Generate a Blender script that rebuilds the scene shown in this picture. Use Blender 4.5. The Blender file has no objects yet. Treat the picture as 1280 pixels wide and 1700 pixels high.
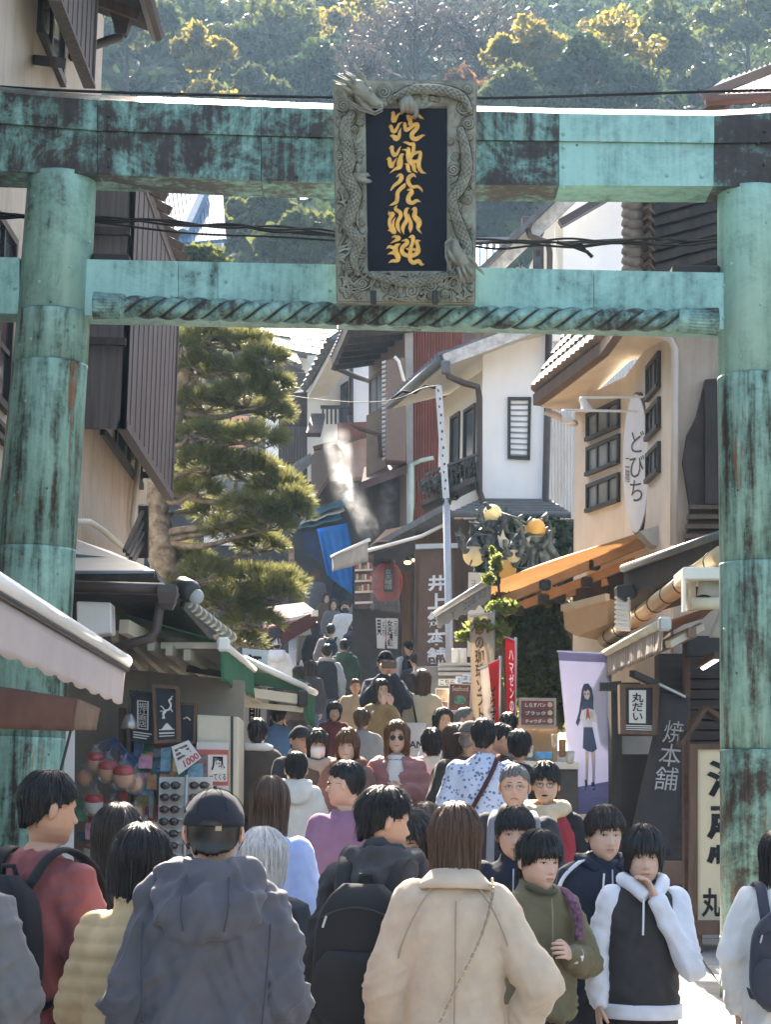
import bpy, bmesh, math, random
import numpy as np
from mathutils import Vector, Matrix, noise
from mathutils.bvhtree import BVHTree
random.seed(7); np.random.seed(7)
sc = bpy.context.scene
R = math.radians
pi = math.pi
# ---------------------------------------------------------------- camera
F = 3400.0            # focal length in photo pixels (photo 1280 x 1700)
PITCH, ROLL = R(8.5), R(1.25)
EYE = Vector((0, 0, 1.6))
cam_d = bpy.data.cameras.new('camera'); cam = bpy.data.objects.new('camera', cam_d)
sc.collection.objects.link(cam); sc.camera = cam
cam_d.sensor_fit = 'VERTICAL'; cam_d.sensor_height = 36; cam_d.lens = F / 1700 * 36
cam_d.clip_start = .1; cam_d.clip_end = 2000
CROT = Matrix.Rotation(R(90) + PITCH, 3, 'X') @ Matrix.Rotation(ROLL, 3, 'Z')
cam.matrix_world = Matrix.Translation(EYE) @ CROT.to_4x4()
# ---------------------------------------------------------------- light
SUN_EL, SUN_AZ = R(38.5), R(-8)     # azimuth from +Y towards +X
w = bpy.data.worlds.new('World'); sc.world = w; w.use_nodes = True
nt = w.node_tree; nt.nodes.clear()
so = nt.nodes.new('ShaderNodeOutputWorld'); sb = nt.nodes.new('ShaderNodeBackground')
sk = nt.nodes.new('ShaderNodeTexSky'); sk.sky_type = 'NISHITA'; sk.sun_disc = False
sk.sun_elevation = SUN_EL; sk.sun_rotation = SUN_AZ; sk.air_density = 1.0; sk.dust_density = 3.5
sb.inputs[1].default_value = .105
nt.links.new(sk.outputs[0], sb.inputs[0]); nt.links.new(sb.outputs[0], so.inputs[0])
sd = bpy.data.lights.new('sun', 'SUN'); sd.energy = 5; sd.angle = R(.53); sd.color = (1, .93, .82)
sun = bpy.data.objects.new('sun', sd); sc.collection.objects.link(sun)
SUN = Vector((math.sin(SUN_AZ) * math.cos(SUN_EL), math.cos(SUN_AZ) * math.cos(SUN_EL), math.sin(SUN_EL)))
sun.rotation_euler = SUN.to_track_quat('Z', 'Y').to_euler(); sun.location = (0, 0, 60)
vs = sc.view_settings
vs.view_transform = 'Standard'; vs.look = 'None'; vs.gamma = 1; vs.use_curve_mapping = False
vs.exposure = 2.5
vs.use_white_balance = True; vs.white_balance_temperature = 6950; vs.white_balance_tint = 10
sc.cycles.max_bounces = 8; sc.cycles.diffuse_bounces = 4; sc.cycles.transparent_max_bounces = 12
sc.cycles.volume_bounces = 0; sc.cycles.sample_clamp_indirect = 6
sc.cycles.caustics_reflective = False; sc.cycles.caustics_refractive = False
try:
 sc.cycles.use_adaptive_sampling = True; sc.cycles.volume_step_rate = 4
except Exception: pass
# ---------------------------------------------------------------- helpers
def ray(px, py):
 return CROT @ Vector(((px - 640) / F, -(py - 850) / F, -1))
def P(px, py, Y):                 # the point seen at a photo pixel, at distance Y down the street
 d = ray(px, py); return EYE + d * (Y / d.y)
def PX(px, py, X):                # ... on a wall running along the street at x = X
 d = ray(px, py); return EYE + d * (X / d.x)
GP = [(-5, 0), (7, 0), (9, .06), (10.3, .15), (12, .3), (13.6, .47), (15, .66), (17, .95), (21, 1.55), (25, 1.95), (30, 2.45), (33, 2.82),
      (35.5, 3.1), (38, 3.85), (40, 4.7), (44, 6.0), (50, 7.6), (60, 10), (75, 13)]
def G(y):
 return float(np.interp(y, [a for a, b in GP], [b for a, b in GP]))
def link(o):
 sc.collection.objects.link(o); return o
OFF = {}
def tag(o, label=None, cat=None, group=None, kind=None):
 for k, v in (('label', label), ('category', cat), ('group', group), ('kind', kind)):
  if v: o[k] = v
 return o
def thing(name, loc, label, cat, group=None):
 o = bpy.data.objects.new(name, None); link(o); o.location = loc; o.empty_display_size = .2
 OFF[o.name] = Vector(loc); return tag(o, label, cat, group)
class MB:
 def __init__(s): s.v = []; s.f = []; s.mi = []
 def add(s, vs, fs, m=0):
  b = len(s.v); s.v += [tuple(q) for q in vs]
  for f in fs: s.f.append(tuple(b + i for i in f)); s.mi.append(m)
  return s
 def hexa(s, a, m=0):          # 8 points: 4 of one face, then 4 of the opposite one
  return s.add(a, [(3, 2, 1, 0), (4, 5, 6, 7), (0, 1, 5, 4), (1, 2, 6, 5), (2, 3, 7, 6), (3, 0, 4, 7)], m)
 def box(s, c, d, rot=None, m=0):
  c = Vector(c); h = Vector(d) / 2
  p = [Vector((x * h.x, y * h.y, z * h.z)) for z in (-1, 1) for x, y in ((-1, -1), (1, -1), (1, 1), (-1, 1))]
  if rot is not None: p = [rot @ q for q in p]
  return s.hexa([c + q for q in p], m)
 def prism(s, poly, ext, m=0):  # polygon extruded by a vector
  poly = [Vector(q) for q in poly]; n = len(poly); e = Vector(ext)
  return s.add(poly + [q + e for q in poly], [tuple(range(n))[::-1], tuple(range(n, 2 * n))] +
                     [(i, (i + 1) % n, n + (i + 1) % n, n + i) for i in range(n)], m)
 def beam(s, a, b, wd, ht=None, up=(0, 0, 1), m=0):
  a = Vector(a); b = Vector(b); ht = ht or wd; d = (b - a).normalized(); u = Vector(up)
  sd_ = d.cross(u); sd_ = sd_.normalized() if sd_.length > 1e-6 else Vector((1, 0, 0)); u = sd_.cross(d).normalized()
  o = [(-wd / 2) * sd_ - ht / 2 * u, wd / 2 * sd_ - ht / 2 * u, wd / 2 * sd_ + ht / 2 * u, -wd / 2 * sd_ + ht / 2 * u]
  return s.hexa([a + q for q in o] + [b + q for q in o], m)
 def loft(s, rings, m=0, cap=True, closed=True):
  n = len(rings[0]); b = len(s.v)
  for r in rings: s.v += [tuple(q) for q in r]
  for i in range(len(rings) - 1):
   for j in range(n if closed else n - 1):
    k = (j + 1) % n
    s.f.append((b + i * n + j, b + i * n + k, b + (i + 1) * n + k, b + (i + 1) * n + j)); s.mi.append(m)
  if cap:
   s.f.append(tuple(b + j for j in range(n))[::-1]); s.mi.append(m)
   e = b + (len(rings) - 1) * n
   s.f.append(tuple(e + j for j in range(n))); s.mi.append(m)
  return s
 def tube(s, pts, r, n=8, m=0, cap=True, sy=1.0):
  pts = [Vector(q) for q in pts]; k = len(pts)
  rs = r if isinstance(r, (list, tuple)) else [r] * k
  rings = []; prev = None
  for i, q in enumerate(pts):
   t = (pts[min(i + 1, k - 1)] - pts[max(i - 1, 0)]).normalized()
   if prev is None:
    u = t.cross(Vector((0, 0, 1)))
    u = u if u.length > .05 else t.cross(Vector((0, 1, 0)))
   else: u = prev - t * prev.dot(t)
   u = u.normalized(); prev = u; w_ = t.cross(u)
   rings.append([q + (u * math.cos(a) + w_ * math.sin(a) * sy) * rs[i] for a in [2 * pi * j / n for j in range(n)]])
  return s.loft(rings, m, cap)
 def cap_(s, a, b, ra, rb, n=10, m=0):     # capsule with two radii
  a = Vector(a); b = Vector(b); d = (b - a).normalized(); pts = []; rs = []
  for t in (-.97, -.7, -.35, 0): pts.append(a + d * ra * t); rs.append(ra * math.sqrt(max(0.02, 1 - t * t)))
  for t in (0, .35, .7, .97): pts.append(b + d * rb * t); rs.append(rb * math.sqrt(max(0.02, 1 - t * t)))
  return s.tube(pts, rs, n, m)
 def ball(s, c, r, n=12, k=8, m=0):
  c = Vector(c); r = Vector(r) if not isinstance(r, (int, float)) else Vector((r, r, r))
  rings = []
  for i in range(1, k):
   t = pi * i / k
   rings.append([c + Vector((r.x * math.sin(t) * math.cos(a), r.y * math.sin(t) * math.sin(a), -r.z * math.cos(t))) for a in [2 * pi * j / n for j in range(n)]])
  b = len(s.v); s.loft(rings, m, False); e = len(s.v)
  s.v += [tuple(c - Vector((0, 0, r.z))), tuple(c + Vector((0, 0, r.z)))]
  for j in range(n):
   s.f.append((e, b + (j + 1) % n, b + j)); s.mi.append(m)
   l = b + (k - 2) * n; s.f.append((e + 1, l + j, l + (j + 1) % n)); s.mi.append(m)
  return s
 def slab(s, pix, Y, t, m=0):              # a front outline (photo pixels) standing at distance Y, t metres thick
  return s.prism([P(x, y, Y) for x, y in pix], (0, t, 0), m)
 def build(s, name, mats, parent=None, smooth=False, bevel=0, off=None):
  me = bpy.data.meshes.new(name)
  o_ = off if off is not None else (OFF[parent.name] if parent else Vector((0, 0, 0)))
  me.from_pydata([(x - o_[0], y - o_[1], z - o_[2]) for x, y, z in s.v], [], s.f)
  mats = mats if isinstance(mats, (list, tuple)) else [mats]
  for q in mats: me.materials.append(q)
  if len(mats) > 1: me.polygons.foreach_set('material_index', s.mi)
  bm = bmesh.new(); bm.from_mesh(me); bmesh.ops.recalc_face_normals(bm, faces=bm.faces)
  if bevel:
   bmesh.ops.bevel(bm, geom=[e for e in bm.edges if len(e.link_faces) == 2 and e.calc_face_angle(0) > .5], offset=bevel, segments=1, affect='EDGES', clamp_overlap=True)
  bm.to_mesh(me); bm.free()
  if smooth: me.polygons.foreach_set('use_smooth', [True] * len(me.polygons))
  me.update()
  return put(name, me, parent, o_)
def put(name, me, parent=None, off=None):
 o = link(bpy.data.objects.new(name, me)); o.parent = parent
 OFF[o.name] = off if off is not None else Vector((0, 0, 0))
 if not parent and off is not None: o.location = off
 return o
def grow(mb, voxel, smooth=3, fac=.5):        # melt overlapping closed shapes into one continuous surface
 me = bpy.data.meshes.new('tmp'); me.from_pydata(mb.v, [], mb.f)
 bm = bmesh.new(); bm.from_mesh(me); bmesh.ops.recalc_face_normals(bm, faces=bm.faces); bm.to_mesh(me); bm.free()
 o = link(bpy.data.objects.new('tmp', me))
 r = o.modifiers.new('r', 'REMESH'); r.mode = 'VOXEL'; r.voxel_size = voxel
 if smooth:
  q = o.modifiers.new('s', 'SMOOTH'); q.factor = fac; q.iterations = smooth
 dg = bpy.context.evaluated_depsgraph_get(); ev = o.evaluated_get(dg)
 out = bpy.data.meshes.new_from_object(ev, depsgraph=dg)
 bpy.data.objects.remove(o); bpy.data.meshes.remove(me)
 n = len(out.vertices); co = np.empty(n * 3); out.vertices.foreach_get('co', co)
 return out, co.reshape(-1, 3)
FONT = bpy.data.fonts.load('<builtin>') if '<builtin>' in bpy.data.fonts else None
def text_mesh(txt, size, ext=.004, vertical=False, bold=0.0, spacing=1.0, sx=1.0):
 """lettering as a mesh, centred, in the XZ plane facing -Y"""
 cu = bpy.data.curves.new('t', 'FONT'); cu.body = '\n'.join(txt) if vertical else txt
 cu.size = size; cu.align_x = 'CENTER'; cu.align_y = 'CENTER'; cu.extrude = ext; cu.offset = bold; cu.space_line = spacing; cu.resolution_u = 3
 o = link(bpy.data.objects.new('t', cu)); dg = bpy.context.evaluated_depsgraph_get()
 me = bpy.data.meshes.new_from_object(o.evaluated_get(dg), depsgraph=dg)
 bpy.data.objects.remove(o); bpy.data.curves.remove(cu)
 n = len(me.vertices); co = np.empty(n * 3); me.vertices.foreach_get('co', co); co = co.reshape(-1, 3)
 if n:
  c = (co.max(0) + co.min(0)) / 2; co -= c
  co = np.stack([co[:, 0] * sx, -co[:, 2], co[:, 1]], 1)
  me.vertices.foreach_set('co', co.ravel())
 return me
def text_on(name, txt, quad, mt, parent, fill=.8, vertical=False, bold=0.0, mirror=False, ext=.003, proud=.004):
 """lettering laid on a quad given by its corners TL, TR, BR, BL in world space"""
 me = text_mesh(txt, 1, 0, vertical, bold, .95)
 n = len(me.vertices)
 if not n: return None
 co = np.empty(n * 3); me.vertices.foreach_get('co', co); co = co.reshape(-1, 3)
 lo, hi = co.min(0), co.max(0); u = (co[:, 0] - lo[0]) / max(1e-6, hi[0] - lo[0]); v = (hi[2] - co[:, 2]) / max(1e-6, hi[2] - lo[2])
 if mirror: u = 1 - u
 fx, fy = fill if isinstance(fill, tuple) else (fill, fill)
 u = .5 + (u - .5) * fx; v = .5 + (v - .5) * fy
 TL, TR, BR, BL = [np.array(q) for q in quad]
 nr = np.cross(TR - TL, BL - TL); nr = nr / np.linalg.norm(nr)
 if nr[1] > 0 and abs(nr[1]) > .05: nr = -nr
 p = (1 - v)[:, None] * ((1 - u)[:, None] * TL + u[:, None] * TR) + v[:, None] * ((1 - u)[:, None] * BL + u[:, None] * BR) + nr * proud
 off = OFF[parent.name]; p -= np.array(off)
 me.vertices.foreach_set('co', p.ravel()); me.materials.append(mt); me.update()
 return put(name, me, parent, off)
# ---------------------------------------------------------------- materials
MC = {}
def lin(c):                        # sRGB 0-255 or hex to linear
 return tuple((v / 255 / 12.92) if v / 255 <= .04045 else ((v / 255 + .055) / 1.055) ** 2.4 for v in c)
class NT:
 def __init__(s, m): s.t = m.node_tree; s.n = s.t.nodes; s.l = s.t.links
 def __call__(s, typ, ins=None, **kw):
  q = s.n.new(typ)
  for k, v in kw.items(): setattr(q, k, v)
  for k, v in (ins or {}).items():
   if isinstance(v, bpy.types.NodeSocket): s.l.new(v, q.inputs[k])
   else: q.inputs[k].default_value = v
  return q
 def mix(s, f, a, b, mode='MIX'):
  q = s.n.new('ShaderNodeMix'); q.data_type = 'RGBA'; q.blend_type = mode
  for k, v in ((0, f), (6, a), (7, b)):
   if isinstance(v, bpy.types.NodeSocket): s.l.new(v, q.inputs[k])
   else: q.inputs[k].default_value = (*v, 1) if isinstance(v, tuple) and len(v) == 3 else v
  return q.outputs[2]
 def ramp(s, f, stops):
  q = s.n.new('ShaderNodeValToRGB'); s.l.new(f, q.inputs[0]); e = q.color_ramp.elements
  while len(e) < len(stops): e.new(.5)
  for i, (p, c) in enumerate(stops): e[i].position = p; e[i].color = (*c, 1) if not isinstance(c, (int, float)) else (c, c, c, 1)
  return q.outputs[0]
 def math(s, op, a, b=0, clamp=False):
  q = s.n.new('ShaderNodeMath'); q.operation = op; q.use_clamp = clamp
  for i, v in enumerate((a, b)):
   if isinstance(v, bpy.types.NodeSocket): s.l.new(v, q.inputs[i])
   else: q.inputs[i].default_value = v
  return q.outputs[0]
def newmat(name):
 m = bpy.data.materials.new(name); m.use_nodes = True; m.node_tree.nodes.clear(); return m, NT(m)
def mat(name, col, rough=.6, metal=0, var=.15, vs=5, bump=0, bs=60, stretch=(1, 1, 1), trans=0, spec=.4, col2=None, dirt=0, sheen=0, sss=0, emit=0, alpha=1, coat=0, ior=1.45, glass=0):
 if name in MC: return MC[name]
 m, N = newmat(name); tc = N('ShaderNodeTexCoord').outputs['Object']
 mp = N('ShaderNodeMapping', {0: tc, 'Scale': stretch}).outputs[0]
 nz = N('ShaderNodeTexNoise', {'Vector': mp, 'Scale': vs, 'Detail': 6, 'Roughness': .6}).outputs[0]
 f = N.ramp(nz, [(.3, 0), (.7, 1)])
 a = tuple(max(0, c * (1 - var)) for c in col); b = col2 or tuple(min(1, c * (1 + var)) for c in col)
 c = N.mix(f, a, b)
 if dirt:
  n2 = N('ShaderNodeTexNoise', {'Vector': N('ShaderNodeMapping', {0: tc, 'Scale': (6, 6, .7)}).outputs[0], 'Scale': 1.2, 'Detail': 8, 'Roughness': .65}).outputs[0]
  c = N.mix(N.math('MULTIPLY', N.ramp(n2, [(.5, 0), (.72, 1)]), dirt), c, tuple(x * .35 for x in col))
 b_ = N('ShaderNodeBsdfPrincipled', {'Base Color': c, 'Roughness': rough, 'Metallic': metal, 'Specular IOR Level': spec, 'IOR': ior})
 if sheen: b_.inputs['Sheen Weight'].default_value = sheen; b_.inputs['Sheen Tint'].default_value = (*[min(1, c_ * 2 + .04) for c_ in col], 1)
 if coat: b_.inputs['Coat Weight'].default_value = coat
 if glass: b_.inputs['Transmission Weight'].default_value = glass
 if sss: b_.inputs['Subsurface Weight'].default_value = sss; b_.inputs['Subsurface Radius'].default_value = (.012, .005, .003); b_.inputs['Subsurface Scale'].default_value = 1
 if emit: N.l.new(c, b_.inputs['Emission Color']); b_.inputs['Emission Strength'].default_value = emit
 if alpha < 1: b_.inputs['Alpha'].default_value = alpha
 if bump:
  n3 = N('ShaderNodeTexNoise', {'Vector': mp, 'Scale': bs, 'Detail': 5}).outputs[0]
  bp = N('ShaderNodeBump', {'Strength': min(1, bump), 'Distance': .02 * bump, 'Height': n3}); N.l.new(bp.outputs[0], b_.inputs['Normal'])
 out = b_.outputs[0]
 if trans:
  tr = N('ShaderNodeBsdfTranslucent', {'Color': c}); out = N('ShaderNodeMixShader', {0: trans, 1: out, 2: tr.outputs[0]}).outputs[0]
 N('ShaderNodeOutputMaterial', {0: out}); MC[name] = m; return m
def lerp(a, b, t): return a + (b - a) * t
def spline(pts, k=6):               # Catmull-Rom through points of any dimension
 p = [np.array(q, float) for q in pts]; p = [2 * p[0] - p[1]] + p + [2 * p[-1] - p[-2]]; out = []
 for i in range(1, len(p) - 2):
  for j in range(k):
   t = j / k
   out.append(.5 * ((2 * p[i]) + (-p[i - 1] + p[i + 1]) * t + (2 * p[i - 1] - 5 * p[i] + 4 * p[i + 1] - p[i + 2]) * t * t + (-p[i - 1] + 3 * p[i] - 3 * p[i + 1] + p[i + 2]) * t ** 3))
 out.append(p[-2]); return out
# ================================================================ the bronze torii gate
def patina(name, bias=0, rust=.25, streak=.5, seed=0.0, scale=1.0, crev=0):
 if name in MC: return MC[name]
 m, N = newmat(name); tc = N('ShaderNodeTexCoord').outputs['Object']
 mp = N('ShaderNodeMapping', {0: tc, 'Location': (seed, seed * 1.7, seed * .6)}).outputs[0]
 n1 = N('ShaderNodeTexNoise', {'Vector': mp, 'Scale': 2.3 * scale, 'Detail': 13, 'Roughness': .72, 'Distortion': .5}).outputs[0]
 st = N('ShaderNodeMapping', {0: mp, 'Scale': (9, 9, .8)}).outputs[0]
 n2 = N('ShaderNodeTexNoise', {'Vector': st, 'Scale': 1.6 * scale, 'Detail': 8, 'Roughness': .6}).outputs[0]
 n3 = N('ShaderNodeTexNoise', {'Vector': mp, 'Scale': 26, 'Detail': 8, 'Roughness': .7}).outputs[0]
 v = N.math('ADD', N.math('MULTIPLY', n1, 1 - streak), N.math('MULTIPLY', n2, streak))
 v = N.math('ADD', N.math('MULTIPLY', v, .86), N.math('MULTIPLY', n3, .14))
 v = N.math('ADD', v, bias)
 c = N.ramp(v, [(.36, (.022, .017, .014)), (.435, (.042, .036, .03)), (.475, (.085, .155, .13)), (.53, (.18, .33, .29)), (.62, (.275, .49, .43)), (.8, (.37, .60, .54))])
 st2 = N('ShaderNodeMapping', {0: tc, 'Location': (seed + 3, 1, 2), 'Scale': (5, 5, .5)}).outputs[0]
 nr = N('ShaderNodeTexNoise', {'Vector': st2, 'Scale': 2.2, 'Detail': 7, 'Roughness': .65}).outputs[0]
 c = N.mix(N.math('MULTIPLY', N.ramp(nr, [(.6, 0), (.74, 1)]), rust * 2), c, (.2, .1, .045))
 n4 = N('ShaderNodeTexVoronoi', {'Vector': mp, 'Scale': 5.5}).outputs[0]
 c = N.mix(N.ramp(n4, [(.035, .8), (.06, 0)]), c, (.02, .018, .016))
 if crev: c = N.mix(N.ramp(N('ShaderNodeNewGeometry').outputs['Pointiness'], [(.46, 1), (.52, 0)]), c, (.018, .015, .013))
 b_ = N('ShaderNodeBsdfPrincipled', {'Base Color': c, 'Roughness': .48, 'Metallic': .25, 'Specular IOR Level': .4})
 bp = N('ShaderNodeBump', {'Strength': .55, 'Distance': .012, 'Height': v}); N.l.new(bp.outputs[0], b_.inputs['Normal'])
 N('ShaderNodeOutputMaterial', {0: b_.outputs[0]}); MC[name] = m; return m
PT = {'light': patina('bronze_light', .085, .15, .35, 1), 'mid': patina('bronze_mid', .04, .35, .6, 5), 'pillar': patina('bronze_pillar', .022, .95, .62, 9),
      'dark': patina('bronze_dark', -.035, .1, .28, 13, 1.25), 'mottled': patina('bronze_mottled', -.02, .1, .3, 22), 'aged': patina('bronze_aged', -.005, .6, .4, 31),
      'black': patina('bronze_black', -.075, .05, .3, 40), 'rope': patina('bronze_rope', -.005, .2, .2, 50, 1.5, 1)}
TY = 13.6
torii = thing('torii_gate', P(640, 1360, TY) - Vector((0, 0, 1.6 - G(TY))), 'green weathered bronze shrine gate spanning the street under the carved plaque', 'torii gate')
def yat(pts, x):
 return float(np.interp(x, [p[0] for p in pts], [p[1] for p in pts]))
KT = [(-90, 158), (0, 171), (135, 184), (300, 190), (557, 200), (792, 203), (925, 207), (1178, 211), (1290, 205), (1370, 196)]
KM = [(-90, 210), (0, 222), (170, 235), (435, 243), (557, 246), (792, 250), (1178, 255), (1290, 254), (1370, 248)]
KB = [(-90, 290), (0, 299), (170, 304), (435, 315), (557, 318), (792, 322), (1178, 324), (1290, 325), (1370, 320)]
def cross_panel(x0, x1, rows, m, name, rivets=0, n=3):
 """a bronze sheet panel of a beam: closed cross-section swept between two joints"""
 mb = MB(); rings = []
 for i in range(n + 1):
  x = lerp(x0 + .45, x1 - .45, i / n); rings.append([P(x, yat(c, x), TY) + Vector((0, dy, dz)) for c, dy, dz in rows])
 mb.loft(rings)
 rr = random.Random(int(x0 * 7 + len(name)))
 for k in range(rivets):
  x = rr.choice([x0 + 12, x1 - 12, rr.uniform(x0 + 20, x1 - 20)]); a, b = rows[0], rows[1]; t = rr.uniform(.12, .88)
  y = lerp(yat(a[0], x), yat(b[0], x), t)
  c = P(x, y, TY + min(a[1], b[1]) - .004); mb.ball(c, (.014, .012, .014), 6, 4)
 return mb.build(name, m, torii)
up = [(KM, -.23, 0), (KT, -.23, 0), (KT, .02, .125), (KT, .2, .125), (KM, .2, 0)]
lo = [(KB, -.205, 0), (KM, -.205, .0), (KM, .17, 0), (KB, .17, 0), ]
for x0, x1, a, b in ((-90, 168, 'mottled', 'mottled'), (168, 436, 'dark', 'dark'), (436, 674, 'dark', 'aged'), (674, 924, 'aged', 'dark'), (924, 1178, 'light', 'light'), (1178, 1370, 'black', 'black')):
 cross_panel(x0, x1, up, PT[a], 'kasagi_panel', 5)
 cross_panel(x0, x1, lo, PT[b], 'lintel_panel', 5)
NTp = [(-90, 431), (150, 437), (1190, 459), (1290, 461)]; NB = [(-90, 524), (150, 529), (1190, 552), (1290, 554)]
nk = [(NB, -.1, 0), (NTp, -.1, 0), (NTp, .16, 0), (NB, .16, 0)]
for x0, x1, a in ((-90, 36, 'light'), (40, 298, 'light'), (298, 363, 'light'), (363, 560, 'light'), (560, 700, 'mid'), (700, 984, 'light'), (984, 1215, 'light')):
 cross_panel(x0, x1, nk, PT[a], 'tie_beam_panel', 3, 2)
wood_blk = mat('weathered_black_wood', (.03, .026, .024), .7, var=.3, bump=.3)
for q in ([(152, 419), (214, 421), (214, 437), (152, 437)], [(1117, 439), (1196, 440), (1196, 457), (1117, 456)]):
 MB().slab(q, TY - .07, .2).build('wedge', wood_blk, torii, bevel=.01)
# pillars: bronze sheets stacked one over the other
def pillar(cx, wd, rings, mats_):
 for i in range(len(rings) - 1):
  mb = MB(); rr = []
  y0, y1 = rings[i], rings[i + 1]
  for y, g in ((y0, .0), (y0, .003), (y0 + 4, .003), (y0 + 6, .001), (y1 - .3, 0)):
   c = P(yat([(b, a) for a, b in cx], y), y, TY); r = yat(wd, y) / 2 / F * TY + g
   rr.append([c + Vector((r * math.cos(2 * pi * k / 40), r * math.sin(2 * pi * k / 40), 0)) for k in range(40)])
  mb.loft(rr)
  rd = random.Random(i + int(cx[0][0]))
  for k in range(5):
   a = rd.uniform(pi * 1.1, pi * 1.9); y = rd.uniform(y0 + 30, y1 - 20); c = P(yat([(b, a_) for a_, b in cx], y), y, TY); r = yat(wd, y) / 2 / F * TY
   mb.ball(c + Vector((r * math.cos(a), r * math.sin(a), 0)), .013, 6, 4)
  o = mb.build('pillar_sheet', PT[mats_[i % len(mats_)]], torii)
  for p in o.data.polygons: p.use_smooth = len(p.vertices) == 4
lw = [(280, 116), (600, 126), (960, 138), (1400, 146), (1900, 152)]
pillar([(103, 290), (102, 310), (83, 600), (53, 960), (24, 1400), (0, 1800)], lw, [296, 522, 606, 912, 1225, 1500, 1800], ['light', 'mid', 'pillar', 'pillar', 'pillar', 'aged'])
pillar([(1249, 310), (1255, 630), (1264, 940), (1269, 1250), (1272, 1400), (1273, 1800)], lw, [320, 628, 937, 1246, 1556, 1800], ['light', 'pillar', 'pillar', 'aged', 'pillar'])
# bronze rope under the tie beam
def rope():
 mb = MB(); n = 700; k = 36; rings = []
 for i in range(n + 1):
  t = i / n; x = lerp(205, 1128, t); c = P(x, lerp(509, 532, t) + 3 * math.sin(pi * t), TY - .24)
  ph = t * 84; r0 = .076
  rings.append([c + Vector((0, math.cos(a) * r, math.sin(a) * r)) for a in [2 * pi * j / k for j in range(k)]
                      for r in [r0 * (.60 + .44 * abs(math.sin(1.5 * a + ph * 1.0)) ** .55 + .012 * math.sin(14 * a + ph * 9))]])
 mb.loft(rings); o = mb.build('twisted_rope', PT['rope'], torii, True)
 for x0, x1, y0, y1, s in ((207, 155, 509, 507, 1), (1126, 1192, 532, 534, 1)):
  mb = MB(); rings = []
  for i in range(9):
   t = i / 8; c = P(lerp(x0, x1, t), lerp(y0, y1, t), TY - .24)
   b = .078 + .018 * math.exp(-((t - .08) / .05) ** 2) + .012 * t
   rings.append([c + Vector((0, math.cos(a) * b, math.sin(a) * b)) * (1 + .05 * (j % 2) * (t > .15)) for j, a in enumerate([2 * pi * j / 48 for j in range(48)])])
  mb.loft(rings).build('rope_tassel', PT['rope'], torii)
rope()
# ---------------------------------------------------------------- the plaque
PY = 13.02
TL_, TR_, BR_, BL_ = (554, 134), (790, 136), (788, 500), (560, 498)
plaque = thing('shrine_plaque', P(672, 498, PY), 'grey carved dragon frame plaque with gold characters on a black board', 'plaque')
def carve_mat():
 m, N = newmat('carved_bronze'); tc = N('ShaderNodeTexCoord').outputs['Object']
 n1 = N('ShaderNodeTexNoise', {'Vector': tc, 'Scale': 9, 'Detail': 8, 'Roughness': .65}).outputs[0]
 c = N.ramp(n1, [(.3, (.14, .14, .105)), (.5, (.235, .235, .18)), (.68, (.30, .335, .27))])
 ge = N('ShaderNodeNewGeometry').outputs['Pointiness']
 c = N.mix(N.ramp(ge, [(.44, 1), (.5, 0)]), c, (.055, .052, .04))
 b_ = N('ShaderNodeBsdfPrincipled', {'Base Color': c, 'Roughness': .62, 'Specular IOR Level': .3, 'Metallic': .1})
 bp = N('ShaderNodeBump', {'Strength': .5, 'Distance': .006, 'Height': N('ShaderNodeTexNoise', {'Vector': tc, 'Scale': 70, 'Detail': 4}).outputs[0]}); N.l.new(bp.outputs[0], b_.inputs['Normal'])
 N('ShaderNodeOutputMaterial', {0: b_.outputs[0]}); return m
CARVE = carve_mat()
PLY = lambda y: PY + (y - 130) / 370 * .10      # hangs leaning forward at the top
def pq(x, y, h=0): return P(x, y, PLY(y) - h)
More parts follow.
